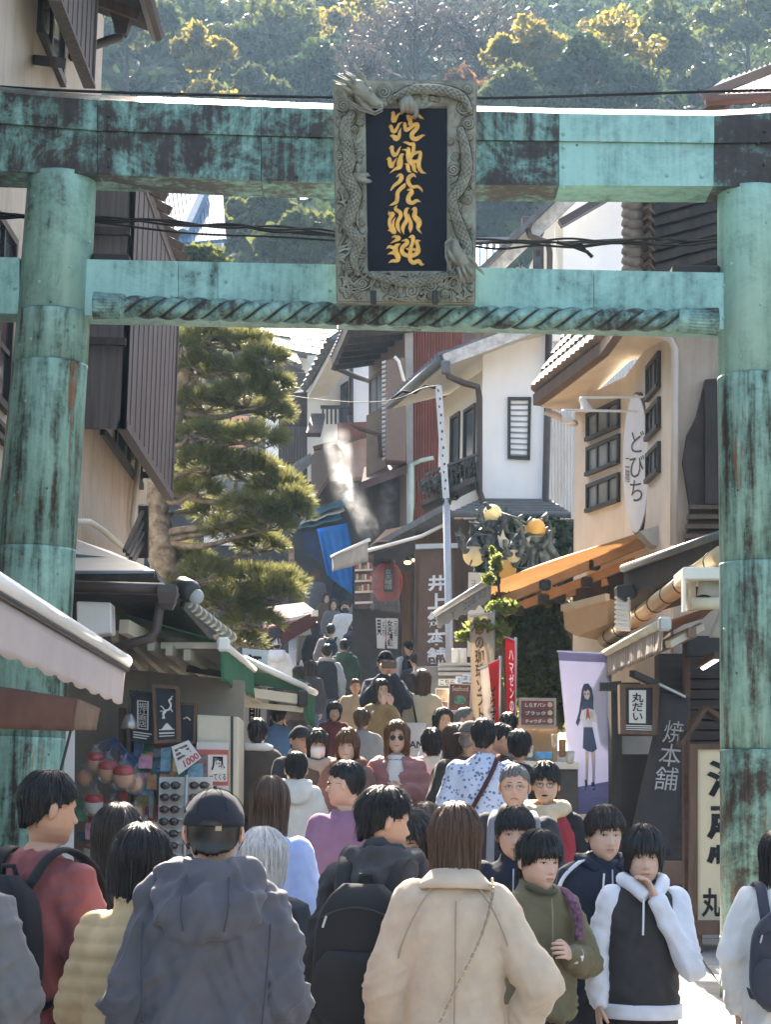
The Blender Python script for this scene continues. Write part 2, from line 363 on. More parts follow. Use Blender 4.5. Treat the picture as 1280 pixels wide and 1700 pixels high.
def heightfield():
 st = .8; xs = np.arange(552, 792 + st, st); ys = np.arange(132, 502 + st, st)
 X, Y = np.meshgrid(xs, ys); H = np.zeros_like(X)
 # flowing ground of waves
 wx = 9 * np.sin(Y / 23 + X / 41) + 6 * np.sin(Y / 11 - X / 17); wy = 8 * np.sin(X / 19 + Y / 37)
 H += 2.2 * np.sin((X + wx + .6 * (Y + wy)) / 2.6) * .5 + 1.5 * np.sin((Y * .7 - X + 2 * wy) / 7)
 def spiral(cx, cy, r, s=1, turns=2.2):
  dx, dy = X - cx, (Y - cy) * 1.05; d = np.hypot(dx, dy); th = np.arctan2(dy, dx * s)
  m_ = np.clip((r - d) / 3, 0, 1)
  h = 5.5 * np.sqrt(np.clip(1 - (d / r) ** 2, 0, 1)) + 3.2 * (np.abs(np.sin((d / r * turns * pi - th / 2))) ** .6) - 1.0
  return m_, h
 def paint(m_, h):
  nonlocal H
  H = H * (1 - m_) + np.maximum(H * .2, h) * m_
 rr = random.Random(3)
 for k in range(150):
  while True:
   x, y = rr.uniform(555, 789), rr.uniform(136, 497)
   if x < 602 or x > 746 or y < 172 or y > 453: break
  paint(*spiral(x, y, rr.uniform(4, 9), rr.choice((-1, 1))))
 for k in range(90):                                   # curled wave crests
  x, y = (rr.uniform(560, 600), rr.uniform(330, 490)) if k % 2 else (rr.uniform(600, 780), rr.uniform(455, 495))
  a = rr.uniform(0, 6.3); L = rr.uniform(8, 20); d = np.abs((X - x) * np.sin(a) - (Y - y) * np.cos(a) + 5 * np.sin(((X - x) * np.cos(a) + (Y - y) * np.sin(a)) / L * 2)); e = np.abs((X - x) * np.cos(a) + (Y - y) * np.sin(a))
  m_ = np.clip((2.6 - d) / 1.2, 0, 1) * (e < L); paint(m_, 3 + 4 * np.sqrt(np.clip(1 - (d / 2.6) ** 2, 0, 1)))
 for x, y, r, s in ((575, 225, 15, 1), (573, 246, 14, -1), (569, 175, 13, 1), (577, 201, 12, -1), (771, 177, 14, 1), (777, 203, 12, -1), (753, 280, 13, 1), (747, 296, 10, 1), (637, 152, 13, -1), (651, 165, 10, 1), (588, 262, 8, -1),
                       (776, 146, 9, 1), (570, 350, 10, 1), (776, 330, 9, -1), (760, 340, 9, 1), (716, 473, 13, 1), (682, 482, 15, -1), (762, 478, 9, 1), (640, 470, 10, 1), (590, 488, 9, 1), (740, 486, 9, 1), (575, 440, 10, -1), (597, 470, 11, 1)):
  paint(*spiral(x, y, r, s, 2.6))
 def body(pts, w0, amp):
  nonlocal H
  sp = spline(pts, 14); best = np.full_like(X, 1e9); S = np.zeros_like(X); W = np.ones_like(X); sg = np.zeros_like(X); acc = 0
  for i in range(len(sp) - 1):
   a, b = sp[i], sp[i + 1]; L = np.hypot(*(b[:2] - a[:2])); d = np.hypot(X - (a[0] + b[0]) / 2, Y - (a[1] + b[1]) / 2); k = d < best
   best = np.where(k, d, best); S = np.where(k, acc, S); W = np.where(k, a[2], W)
   sg = np.where(k, ((X - a[0]) * (b[1] - a[1]) - (Y - a[1]) * (b[0] - a[0])) / max(L, .1), sg); acc += L
  q = np.clip(1 - (best / W) ** 2, 0, 1); m_ = np.clip((W - best) / 1.5, 0, 1)
  sc_ = np.abs(np.sin(S / 3.2 + sg / 2.4)) * np.abs(np.sin(S / 3.2 - sg / 2.4))
  H = H * (1 - m_) + (amp * np.sqrt(q) + 3.4 * sc_ ** .5 * (q > .08) + 1.5) * m_
  fin = np.clip(1 - np.abs(best - W - 1.5) / 2, 0, 1) * (sg > 0); H = np.maximum(H, 7 * fin * (np.sin(S / 1.9) * .5 + .5))
 body([(583, 190, 8), (572, 210, 10), (578, 265, 11), (572, 290, 12), (588, 320, 11), (583, 345, 10), (573, 375, 10), (592, 400, 10), (583, 430, 8), (590, 455, 5)], 10, 11)
 body([(655, 160, 6), (690, 147, 9), (730, 148, 10), (765, 158, 9), (780, 180, 6)], 9, 10)
 body([(765, 212, 6), (772, 240, 9), (776, 275, 10), (768, 305, 10), (752, 330, 9), (757, 355, 9), (766, 380, 11), (776, 405, 10), (778, 425, 7)], 9, 11)
 body([(610, 455, 5), (640, 462, 8), (680, 468, 9), (720, 462, 8), (742, 455, 6)], 8, 8)
 # edges of the frame
 inner = (X > 605) & (X < 744) & (Y > 175) & (Y < 450)
 ed = np.minimum.reduce([X - 554, 790 - X, Y - 134, 500 - Y]); H = H * np.clip(ed / 5, 0, 1) + 3 * (ed > 0)
 wob = 4 * np.sin(Y / 9) * np.sin(Y / 23 + 1)
 inside = (X > 604 + wob) & (X < 745 + wob * .7) & (Y > 175 + 5 * np.sin(X / 12)) & (Y < 451 + 3 * np.sin(X / 7))
 return xs, ys, H, inside
def plaque_build():
 xs, ys, H, inside = heightfield(); ny, nx = H.shape
 idx = -np.ones((ny, nx), int); V = []; Fc = []
 for j in range(ny):
  yl = lerp(0, 1, (ys[j] - 134) / 366)
  for i in range(nx):
   if inside[j, i]: continue
   x = xs[i] + (6 * yl * (1 - (xs[i] - 554) / 236) - 2 * yl * (xs[i] - 554) / 236); y = ys[j] + (xs[i] - 554) / 236 * 2
   idx[j, i] = len(V); V.append(tuple(pq(x, y, max(0, H[j, i]) / F * PY * 1.15)))
 for j in range(ny - 1):
  for i in range(nx - 1):
   q = (idx[j, i], idx[j, i + 1], idx[j + 1, i + 1], idx[j + 1, i])
   if min(q) >= 0: Fc.append(q[::-1])
 mb = MB(); mb.v = V; mb.f = Fc; mb.mi = [0] * len(Fc)
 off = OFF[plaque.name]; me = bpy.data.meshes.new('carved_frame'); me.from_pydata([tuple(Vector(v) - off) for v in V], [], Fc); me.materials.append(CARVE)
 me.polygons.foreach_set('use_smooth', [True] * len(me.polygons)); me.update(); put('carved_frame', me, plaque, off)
 # backing body with thickness
 b = MB()
 for q in ([(553, 133), (606, 133), (611, 499), (559, 499)], [(743, 135), (791, 135), (789, 500), (742, 500)], [(606, 133), (743, 135), (743, 176), (606, 176)], [(609, 450), (742, 450), (742, 500), (609, 499)]):
  fr = [pq(x, y, -.004) for x, y in q]; b.hexa(fr + [p + Vector((0, .13, 0)) for p in fr])
 b.build('frame_back', CARVE, plaque)
plaque_build()
navy = mat('black_lacquer', (.007, .009, .017), .5, var=.25, vs=4, spec=.12, bump=.05)
gold = mat('gold_leaf', (.72, .40, .085), .42, .25, var=.2, vs=20, bump=.1, bs=90)
goldr = mat('pale_gold_edge', (.72, .52, .25), .4, .3)
fr = [pq(x, y, -.05) for x, y in ((598, 168), (752, 168), (750, 458), (600, 458))]
MB().hexa(fr + [p + Vector((0, .05, 0)) for p in fr]).build('board', navy, plaque)
A_, B_ = (12.59, 630, 175), (11.33, 630, 300)
GL = [[(A_, s) for s in (
 [(240, 170, 5), (285, 150, 55), (290, 220, 85), (300, 310, 110), (350, 260, 60), (400, 185, 40), (500, 130, 5)],
 [(190, 460, 5), (240, 430, 60), (265, 520, 75), (315, 545, 75), (365, 480, 55), (410, 390, 45), (490, 345, 5)],
 [(215, 635, 5), (280, 640, 70), (350, 690, 110), (410, 640, 75), (425, 550, 50), (455, 465, 5)],
 [(570, 205, 30), (615, 250, 100), (645, 330, 90), (640, 420, 80)], [(630, 290, 60), (720, 230, 60), (790, 195, 60), (850, 235, 60), (930, 290, 8)],
 [(490, 395, 5), (530, 380, 60), (540, 490, 80), (575, 515, 70), (640, 470, 70), (720, 410, 80), (785, 405, 95), (780, 480, 85), (690, 580, 90), (680, 660, 95), (750, 705, 90), (830, 670, 75), (900, 630, 50), (960, 620, 5)])],
 [(A_, s) for s in (
 [(190, 910, 5), (260, 870, 70), (265, 960, 75), (310, 1035, 85), (370, 1000, 60), (410, 920, 45), (450, 850, 5)],
 [(140, 1135, 5), (205, 1110, 70), (220, 1210, 90), (250, 1270, 90), (300, 1195, 50), (370, 1085, 5)],
 [(525, 1025, 5), (470, 1030, 60), (440, 1100, 90), (425, 1200, 130), (410, 1290, 100), (320, 1335, 55), (210, 1420, 5)],
 [(485, 770, 5), (560, 775, 50), (640, 810, 60), (710, 810, 75), (715, 890, 75), (705, 990, 80), (660, 1060, 90), (630, 1110, 100)],
 [(470, 925, 5), (545, 930, 45), (600, 960, 90), (600, 1060, 90), (630, 1160, 100), (710, 1250, 90), (730, 1350, 70), (800, 1405, 8)], [(570, 880, 5), (610, 900, 55), (620, 980, 60)],
 [(720, 1010, 70), (800, 980, 60), (855, 985, 65), (850, 1080, 75), (820, 1200, 90), (830, 1300, 80), (890, 1390, 60), (985, 1420, 5)],
 [(640, 1140, 50), (740, 1175, 70), (820, 1150, 60)], [(525, 1230, 5), (580, 1235, 60), (600, 1320, 80), (625, 1375, 55), (680, 1390, 5)])],
 [(A_, [(345, 1505, 5), (420, 1450, 60), (460, 1500, 90), (420, 1590, 80), (320, 1665, 60), (255, 1745, 40), (230, 1790, 5)]), (A_, [(770, 1510, 5), (700, 1450, 70), (615, 1510, 85), (605, 1610, 85), (680, 1700, 70), (800, 1695, 60), (880, 1760, 40), (900, 1820, 5)]),
  (B_, [(490, 40, 5), (460, 95, 70), (395, 155, 70), (340, 230, 75), (335, 330, 75), (315, 400, 70), (240, 445, 40), (185, 470, 5)]), (B_, [(515, 180, 5), (580, 170, 60), (605, 220, 85), (550, 300, 80), (550, 385, 90), (620, 420, 70), (700, 375, 60), (780, 400, 5)])],
 [(B_, s) for s in (
 [(335, 455, 5), (300, 530, 60), (380, 590, 70), (400, 660, 70), (345, 770, 65), (345, 880, 70), (400, 995, 5)],
 [(185, 565, 5), (185, 625, 55), (255, 625, 75), (200, 720, 65), (190, 820, 65), (235, 920, 80), (280, 970, 90), (300, 1005, 10)],
 [(305, 680, 5), (265, 760, 40), (255, 850, 50), (280, 930, 60)], [(150, 940, 5), (200, 930, 45), (260, 965, 60)],
 [(570, 510, 5), (510, 540, 60), (490, 620, 70), (520, 730, 80), (450, 850, 75), (440, 920, 60), (460, 1010, 5)], [(550, 610, 5), (560, 700, 50), (590, 800, 70), (585, 890, 80), (580, 985, 5)],
 [(600, 545, 5), (665, 525, 70), (670, 600, 80), (660, 670, 90), (730, 750, 110), (745, 820, 90), (725, 900, 60), (800, 1005, 5)])],
 [(B_, s) for s in (
 [(225, 1075, 5), (280, 1050, 45), (365, 1080, 80), (300, 1125, 50), (200, 1180, 5)], [(400, 1180, 5), (320, 1230, 80), (300, 1330, 100), (350, 1440, 100), (330, 1505, 75), (240, 1510, 55), (165, 1550, 5)],
 [(125, 1280, 5), (190, 1240, 60), (280, 1270, 60)], [(150, 1390, 5), (220, 1360, 50), (300, 1370, 60)],
 [(415, 1135, 5), (500, 1120, 60), (525, 1170, 75), (430, 1260, 80), (435, 1360, 80), (530, 1410, 80), (650, 1400, 80), (730, 1330, 85), (720, 1230, 70), (700, 1140, 60), (780, 1130, 5)],
 [(545, 1070, 5), (620, 1055, 80), (630, 1150, 70), (590, 1260, 70), (580, 1380, 80), (575, 1480, 80), (640, 1545, 80), (735, 1510, 75), (790, 1570, 60), (850, 1570, 5)], [(490, 1270, 5), (540, 1285, 45), (600, 1270, 40)], [(690, 1280, 20), (640, 1290, 45), (690, 1320, 30)])]]
for ci, ch in enumerate(GL):
 mb = MB()
 for k, ((s, ox, oy), st) in enumerate(ch):
  sp = spline(st, 6); n = len(sp); rg = []
  for i, q in enumerate(sp):
   t = sp[min(i + 1, n - 1)][:2] - sp[max(i - 1, 0)][:2]; t = t / max(1e-6, np.hypot(*t)); nn = np.array((-t[1], t[0])); ww = max(2, q[2]) / 2 * 1.08
   def pt(a, h): return pq(ox + (q[0] + nn[0] * a) / s, oy + (q[1] + nn[1] * a) / s, -.052 + h)
   e = .004 + k * .0004
   rg.append([pt(-ww, 0), pt(-ww, e + .003), pt(-ww * .8, e + .008), pt(0, e + .009), pt(ww * .8, e + .008), pt(ww, e + .003), pt(ww, 0)])
  b = len(mb.v); mb.loft(rg)
  m7 = len(mb.f)
 me = mb.build('gold_character', [gold], plaque)
# dragons, the pearl and the two iron brackets
def dragon_head(c, ang, s, flip=1):
 """ang: snout direction in the board's plane (degrees, 0 = right, -90 = down)"""
 a = R(ang); ux = Vector((math.cos(a), 0, math.sin(a))); uz = Vector((-math.sin(a), 0, math.cos(a))) * flip; uy = Vector((0, -1, 0))
 L = lambda x, y, z: c + (ux * x + uy * y + uz * z) * s
 mb = MB()
 mb.tube([L(-.9, .1, 0), L(-.4, .25, .05), L(.1, .32, .05), L(.6, .3, .05), L(.95, .28, .12), L(1.1, .25, .1)], [.30 * s, .42 * s, .36 * s, .25 * s, .22 * s, .08 * s], 12)
 mb.tube([L(-.3, .2, -.2), L(.2, .25, -.38), L(.7, .25, -.42), L(.95, .25, -.36)], [.2 * s, .16 * s, .12 * s, .05 * s], 10)
 for sy in (.12, .5):
  mb.tube([L(-.1, sy, .3), L(-.5, sy + .05, .55), L(-1.0, sy, .62), L(-1.5, sy - .05, .8)], [.1 * s, .09 * s, .06 * s, .015 * s], 8)
  mb.ball(L(.15, sy + .1, .3), .11 * s, 8, 6)
  mb.tube([L(.95, sy, .1), L(1.2, sy + .1, .0), L(1.1, sy + .2, -.4), L(.4, sy + .25, -.75), L(-.4, sy + .2, -.85), L(-.9, sy + .1, -.6)], [.05 * s, .05 * s, .045 * s, .04 * s, .035 * s, .01 * s], 6)
 for k in range(9):
  t = k / 8; y = .1 + .4 * (k % 3) / 2
  mb.tube([L(-.5, y, .2 - .6 * t), L(-.95, y + .1, .3 - .8 * t), L(-1.4 - .2 * (k % 2), y, .35 - 1.0 * t)], [.12 * s, .09 * s, .01 * s], 6)
 for k in range(6):
  mb.tube([L(.1 + .14 * k, .45, -.05), L(.12 + .14 * k, .47, -.2)], [.035 * s, .008 * s], 5)
  mb.tube([L(.15 + .13 * k, .42, -.36), L(.16 + .13 * k, .45, -.22)], [.03 * s, .008 * s], 5)
 mb.tube([L(.9, .3, .2), L(1.02, .36, .34), L(.85, .36, .36)], [.07 * s, .06 * s, .02 * s], 6)
 return mb
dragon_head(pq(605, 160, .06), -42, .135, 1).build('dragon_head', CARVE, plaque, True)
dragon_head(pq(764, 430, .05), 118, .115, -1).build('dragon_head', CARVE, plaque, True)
mb = MB()
for k, (x, y) in enumerate(((598, 298), (603, 291), (606, 300))):
 mb.tube([pq(588, 290 + k * 3, .03), pq(x, y, .06), pq(x + 8, y - 3 + k * 2, .055), pq(x + 11, y + 1, .03)], [.022, .018, .013, .003], 6)
mb.build('dragon_claw', CARVE, plaque, True); mb = MB()
for k, (x, y) in enumerate(((668, 172), (675, 168), (684, 172), (690, 180))):
 mb.tube([pq(676, 160, .03), pq(x, y, .07), pq(x + 1, y + 12, .075), pq(x - 2, y + 18, .05)], [.03, .024, .018, .005], 6)
mb.build('dragon_claw', CARVE, plaque, True)
MB().ball(pq(678, 180, .05), .033, 14, 10).build('pearl', mat('worn_copper_pearl', (.28, .16, .11), .5, .2, bump=.1), plaque, True)
iron = mat('dark_iron', (.035, .037, .036), .6, .4, bump=.2)
for x in (620, 723):
 MB().slab([(x - 5, 482), (x + 5, 482), (x + 5, 503), (x - 5, 503)], PLY(490) - .1, .05).build('bracket', iron, plaque, bevel=.004)
# ================================================================ ground, hill, street
earth = mat('earth', (.10, .09, .07), .9, var=.4, vs=.5, bump=.3, bs=3)
def hill_z(x, y):
 if y < 75: return G(y)
 u = x / 45
 s = 13 + (y - 75) * .575 + 9 * (1 - math.exp(-((x - 12) / 26) ** 2)) * min(1, (y - 75) / 60) * .5
 s += 3.0 * noise.noise((x * .03, y * .03, 3.1)) * min(1, (y - 75) / 20)
 if y > 205: s = s - (y - 205) * .95
 return s
def ground():
 xs = [-320, -200, -120] + list(range(-80, -9, 8)) + [-6, -4, -2.7, 0, 2.7, 4, 6] + list(range(10, 81, 8)) + [120, 200, 320]
 ys = [-60, -20, -5] + [a + i * .5 for a in (0,) for i in range(0, 152, 3)] + list(range(78, 300, 6)) + [300]
 mb = MB(); V = [(x, y, hill_z(x, y) - .012) for y in ys for x in xs]; n = len(xs)
 mb.add(V, [(j * n + i, j * n + i + 1, (j + 1) * n + i + 1, (j + 1) * n + i) for j in range(len(ys) - 1) for i in range(n - 1)])
 tag(mb.build('ground', earth, None, True), kind='structure')
ground()
asph = mat('worn_concrete', (.30, .285, .265), .55, var=.18, vs=2.5, bump=.25, bs=30, dirt=.25)
st_loc = Vector((0, 10, 0))
street = thing('street', st_loc, None, None); street['kind'] = 'structure'
mb = MB(); ys = np.arange(-6, 62, .5)
mb.loft([[(-3.1, y, G(y)), (3.1, y, G(y)), (3.1, y, G(y) - .2), (-3.1, y, G(y) - .2)] for y in ys], 0, True); mb.build('roadbed', asph, street)
slabm = [mat('paving_stone_%s' % 'abc'[i], c, .5, var=.12, vs=7, bump=.2, bs=50, dirt=.2) for i, c in enumerate(((.36, .335, .30), (.40, .375, .34), (.33, .31, .285)))]
rs = random.Random(5)
y = 3.6
while y < 17.5:
 L = .92; xs = np.arange(-2.97, 2.9, .66)
 for i, x in enumerate(xs):
  a, b = x + .008, x + .652; h = rs.uniform(.024, .031); y1 = y + L - .016
  MB().hexa([(a, y, G(y)), (b, y, G(y)), (b, y1, G(y1)), (a, y1, G(y1)), (a, y, G(y) + h), (b, y, G(y) + h), (b, y1, G(y1) + h), (a, y1, G(y1) + h)]).build('paving_stone', rs.choice(slabm), street)
 y += L
# ================================================================ trees on the hill
def leafmat(name, lo, hi, tr=.45, tcol=None):
 m, N = newmat(name); at = N('ShaderNodeAttribute', attribute_name='tint').outputs['Fac']
 c = N.ramp(at, [(0, lo), (1, hi)])
 d = N('ShaderNodeBsdfPrincipled', {'Base Color': c, 'Roughness': .5, 'Specular IOR Level': .35})
 t = N('ShaderNodeBsdfTranslucent', {'Color': N.mix(.6, c, tcol or hi)})
 N('ShaderNodeOutputMaterial', {0: N('ShaderNodeMixShader', {0: tr, 1: d.outputs[0], 2: t.outputs[0]}).outputs[0]}); return m
def leaf_mesh(name, cen, size, m, rng, up=.35, tint=None, aspect=1.7):
 """many leaf-shaped faces; cen (n,3), size (n,)"""
 n = len(cen); a = rng.normal(size=(n, 3)); a /= np.linalg.norm(a, axis=1)[:, None]
 b = rng.normal(size=(n, 3)) + np.array((0, 0, up)); b = np.cross(a, b); b /= np.linalg.norm(b, axis=1)[:, None] + 1e-9
 s = size[:, None]; V = np.stack([cen - a * s * aspect / 2, cen + b * s / 2 + a * s * .1, cen + a * s * aspect / 2, cen - b * s / 2 + a * s * .1], 1).reshape(-1, 3)
 me = bpy.data.meshes.new(name); me.vertices.add(4 * n); me.vertices.foreach_set('co', V.ravel())
 me.loops.add(4 * n); me.polygons.add(n)
 me.loops.foreach_set('vertex_index', np.arange(4 * n, dtype=np.int32)); me.polygons.foreach_set('loop_start', np.arange(0, 4 * n, 4, dtype=np.int32))
 me.materials.append(m); t = me.attributes.new('tint', 'FLOAT', 'POINT')
 t.data.foreach_set('value', np.repeat(np.clip(rng.random(n) if tint is None else tint, 0, 1), 4).astype(np.float32)); me.update(calc_edges=True); return me
def crown_points(c, r, n, rng, lobes=9, sq=.8, shell=.75):
 """leaf positions: lumpy lobes spread through an uneven crown"""
 L = rng.normal(size=(lobes, 3)); L /= np.linalg.norm(L, axis=1)[:, None]; L[:, 2] = np.abs(L[:, 2]) * .9 - .25
 L = L * r * rng.uniform(.35, .75, (lobes, 1)); lr = r * rng.uniform(.28, .5, lobes)
 k = rng.integers(0, lobes, n); d = rng.normal(size=(n, 3)); d /= np.linalg.norm(d, axis=1)[:, None]
 rad = shell + (1 - shell) * rng.random((n, 1)) + rng.normal(size=(n, 1)) * .06
 p = L[k] + d * lr[k][:, None] * rad; p[:, 2] *= sq
 return p + np.array(c)
LM = {'green': leafmat('leaves_evergreen', (.010, .026, .012), (.050, .088, .026), .35, (.07, .10, .03)), 'olive': leafmat('leaves_olive', (.022, .042, .016), (.07, .10, .03), .45, (.17, .18, .045)),
      'gold': leafmat('leaves_golden_and_sunlit', (.04, .07, .02), (.21, .175, .04), .5, (.40, .30, .06)), 'rust': leafmat('leaves_rust', (.10, .055, .025), (.27, .13, .05), .5),  # golden tone also puts sunlight into the colour of lit crowns
      'twig': leafmat('twigs_brown', (.075, .055, .05), (.16, .115, .095), .1)}
bark = mat('bark', (.07, .055, .045), .9, var=.4, vs=3, bump=.6, bs=12, stretch=(3, 3, .7))
def forest():
 rng = np.random.default_rng(11); C = []; S = []; T = []
 for gy in np.arange(84, 215, 4.6):
  half = gy * .21 + 9
  for gx in np.arange(-half, half, 5.2):
   x = gx + rng.uniform(-2.3, 2.3); y = gy + rng.uniform(-2, 2); r = rng.uniform(2.7, 4.6); n = int(330 * (1.25 if gy < 150 else .8))
   p = crown_points((x, y, hill_z(x, y) + r * .95), r, n, rng, 8, .9)
   C.append(p); S.append(rng.uniform(.3, .62, n)); T.append(np.clip(rng.normal(rng.uniform(.1, .75), .2, n), 0, 1))
 C = np.concatenate(C); S = np.concatenate(S); T = np.concatenate(T)
 o = put('hillside_woodland', leaf_mesh('woodland', C, S, LM['green'], rng, .6, T)); tag(o, kind='stuff')
forest()
def hill_tree(px, py, Y, r, kind, label, n=2200, lobes=16, name='hill_tree', sz=(.2, .42), sq=.85, group=None):
 c = P(px, py, Y); zb = hill_z(c.x, c.y); rng = np.random.default_rng(int(px * 3 + py)); rd = random.Random(int(px))
 t = thing(name, (c.x, c.y, zb), label, 'tree', group); mb = MB(); base = Vector((c.x, c.y, zb - .3))
 mb.tube([base, base.lerp(c, .5) + Vector((.2, 0, 0)), c], [r * .07, r * .05, r * .025], 7)
 nb = 26 if kind == 'twig' else 9
 for k in range(nb):
  a = rd.uniform(0, 2 * pi); e = rd.uniform(.05, 1.2); q = base.lerp(c, rd.uniform(.45, .95)); L = r * rd.uniform(.6, .95)
  d = Vector((math.cos(a) * math.cos(e), math.sin(a) * math.cos(e), math.sin(e)))
  m1 = q + d * L * .5 + Vector((rd.uniform(-.1, .1), 0, .1)) * r; m2 = q + d * L + Vector((0, 0, .12 * r)); mb.tube([q, m1, m2], [r * .028, r * .017, r * .005], 5)
  if kind == 'twig':
   for j in range(7):
    u = rd.uniform(.25, 1); s = (q.lerp(m1, u * 2) if u < .5 else m1.lerp(m2, u * 2 - 1)); dd = (d + Vector((rd.gauss(0, .6), rd.gauss(0, .6), rd.gauss(.2, .5)))).normalized() * r * rd.uniform(.2, .42)
    mb.tube([s, s + dd * .5 + Vector((0, 0, .03 * r)), s + dd], [r * .010, r * .007, r * .003], 4)
 mb.build('trunk', bark, t)
 p = crown_points(c, r, n, rng, lobes, sq, .55) if kind == 'twig' else np.concatenate([crown_points(c + V_ * r, r * q_, int(n * .36), rng, 7, sq, .6) for V_, q_ in ((Vector((0, 0, .25)), .72), (Vector((-.62, .1, -.12)), .62), (Vector((.6, -.1, -.2)), .66), (Vector((rng.uniform(-.3, .3), -.2, -.55)), .6))]); s = rng.uniform(sz[0], sz[1], len(p))
 if kind == 'twig': s *= .5
 me = leaf_mesh('crown', p - np.array(OFF[t.name]), s, LM[kind], rng, .5, None, 2.2 if kind == 'twig' else 1.6); put('crown', me, t, OFF[t.name]); return t
HT = [(335, 78, 112, 1.9, 'gold', 'small golden lit tree high on the hillside left of the plaque', 900), (345, 165, 104, 1.5, 'gold', 'yellow green treetop just above the left half of the gate beam', 700),
      (415, 150, 112, 2.4, 'olive', 'rounded olive treetop above the beam, between the two yellow treetops and the plaque', 1500), (455, 55, 128, 4.0, 'olive', 'broad hazy olive tree near the top edge left of the plaque', 2200),
      (600, 30, 140, 3.0, 'gold', 'pale sunlit treetop at the top edge above the plaque', 1000), (385, 10, 150, 3.2, 'gold', 'sunlit tree crown cut by the top edge, upper left', 1100),
      (690, 60, 118, 4.2, 'twig', 'bare brown tree with fine twigs right above the plaque', 2400), (800, 65, 120, 4.6, 'twig', 'larger bare greyish tree between the plaque and the autumn tree', 2600), (600, 110, 108, 2.3, 'twig', 'small leafless tree beside the upper left corner of the plaque', 900),
      (895, 80, 108, 2.6, 'gold', 'golden autumn tree above the right half of the beam', 1700), (985, 125, 104, 3.1, 'green', 'dome shaped dark green tree with a lit rim, in front of the autumn tree', 3600), (1010, 70, 112, 3.1, 'gold', 'tree with yellow leaf tips around the dark dome tree', 900), (860, 165, 102, 2.5, 'olive', 'low olive tree just above the beam, right of the plaque', 1500),
      (1080, 60, 126, 3.6, 'olive', 'dark tree with scattered glinting leaves in the upper right', 1500), (1240, 25, 130, 3.4, 'olive', 'sunlit tree at the upper right corner', 1500), (770, 150, 106, 1.9, 'rust', 'rust brown shrubby tree beside the upper right corner of the plaque', 900),
      (510, 395, 80, 1.9, 'olive', 'yellow green bush seen between the beams, left of the plaque', 2000), (440, 345, 86, 1.5, 'olive', 'thin leaning tree seen between the beams beside the blue roof', 900), (330, 435, 44, .55, 'olive', 'small clipped pine top peeking over the tie beam on the left', 500),
      (830, 350, 96, 2.6, 'green', 'dark tree seen between the beams, right of the plaque', 2200), (640, 20, 165, 4.5, 'olive', 'tall tree on the skyline above the bare brown tree', 1800), (210, 20, 120, 3.0, 'olive', 'hazy tree beside the gutter at the upper left', 1700), (530, 120, 116, 2.8, 'green', 'dark evergreen beside the upper left side of the plaque', 2200)]
for px, py, Y, r, kd, lb, n in HT: hill_tree(px, py, Y, r, kd, lb, n)
# ================================================================ buildings
plb = mat('beige_plaster', (.46, .385, .31), .85, var=.1, vs=3, bump=.35, bs=40, dirt=.28)
plc = mat('cream_stucco', (.60, .535, .45), .85, var=.07, vs=3, bump=.35, bs=60, dirt=.15)
plp = mat('pinkish_stucco', (.44, .36, .30), .88, var=.12, vs=2.2, bump=.35, bs=50, dirt=.4)
plw = mat('white_render', (.82, .83, .84), .7, var=.04, vs=2, bump=.1, bs=30, dirt=.08)
plcr = mat('cream_and_shaded_render', (.62, .58, .50), .75, var=.06, vs=2, bump=.1, bs=30, dirt=.12)  # own cream, and the shade tone on side walls of white houses
wsheet = mat('white_sheet_metal', (.70, .71, .72), .5, var=.06, vs=2, dirt=.2)
dwood = mat('dark_timber', (.042, .032, .028), .7, var=.35, vs=4, bump=.4, bs=20, stretch=(4, 4, .6))
bwood = mat('brown_timber', (.115, .068, .043), .65, var=.3, vs=4, bump=.4, bs=20, stretch=(4, 4, .6))
gwood = mat('grey_brown_boards', (.105, .085, .082), .75, var=.3, vs=3, bump=.4, bs=20, stretch=(8, 8, .4))
tile = mat('grey_roof_tile', (.095, .098, .105), .5, var=.3, vs=8, bump=.2, dirt=.3)
brtile = mat('brown_roof_tile', (.16, .115, .085), .5, var=.3, vs=8, bump=.2)
redm = mat('rust_red_cladding', (.17, .060, .048), .6, var=.18, vs=2, dirt=.3)
brm = mat('brown_metal_panel', (.17, .12, .095), .55, var=.12, vs=2, dirt=.2)
gut = mat('brown_gutter', (.055, .038, .034), .42, var=.2, spec=.5)
gutl = mat('grey_gutter', (.10, .105, .11), .42, var=.2, spec=.5)
glass = mat('dark_window_glass', (.025, .03, .036), .08, var=.3, vs=1.5, spec=.6)
pglass = mat('pale_window_glass', (.20, .23, .25), .12, var=.3, vs=2, spec=.5)
fdark = mat('dark_window_frame', (.03, .028, .028), .5, var=.2)
galv = mat('galvanised_steel', (.42, .43, .44), .45, .5, var=.12, vs=10)
rwhite = mat('white_paint', (.72, .71, .68), .5, var=.06, dirt=.12)
def bl(q, u, v):
 a, b, c, d = [Vector(x) for x in q]; return a.lerp(b, u).lerp(d.lerp(c, u), v)
def qn(q):
 n = (Vector(q[1]) - Vector(q[0])).cross(Vector(q[3]) - Vector(q[0])).normalized(); c = bl(q, .5, .5)
 return n if n.dot(EYE - c) > 0 else -n
def plate(q, t0, t1, mb=None, m=0):          # slab over a quad between two offsets along its outward normal
 n = qn(q); mb = mb or MB(); return mb.hexa([Vector(p) + n * t0 for p in q] + [Vector(p) + n * t1 for p in q], m)
def sub(q, u0, v0, u1, v1): return [bl(q, u0, v0), bl(q, u1, v0), bl(q, u1, v1), bl(q, u0, v1)]
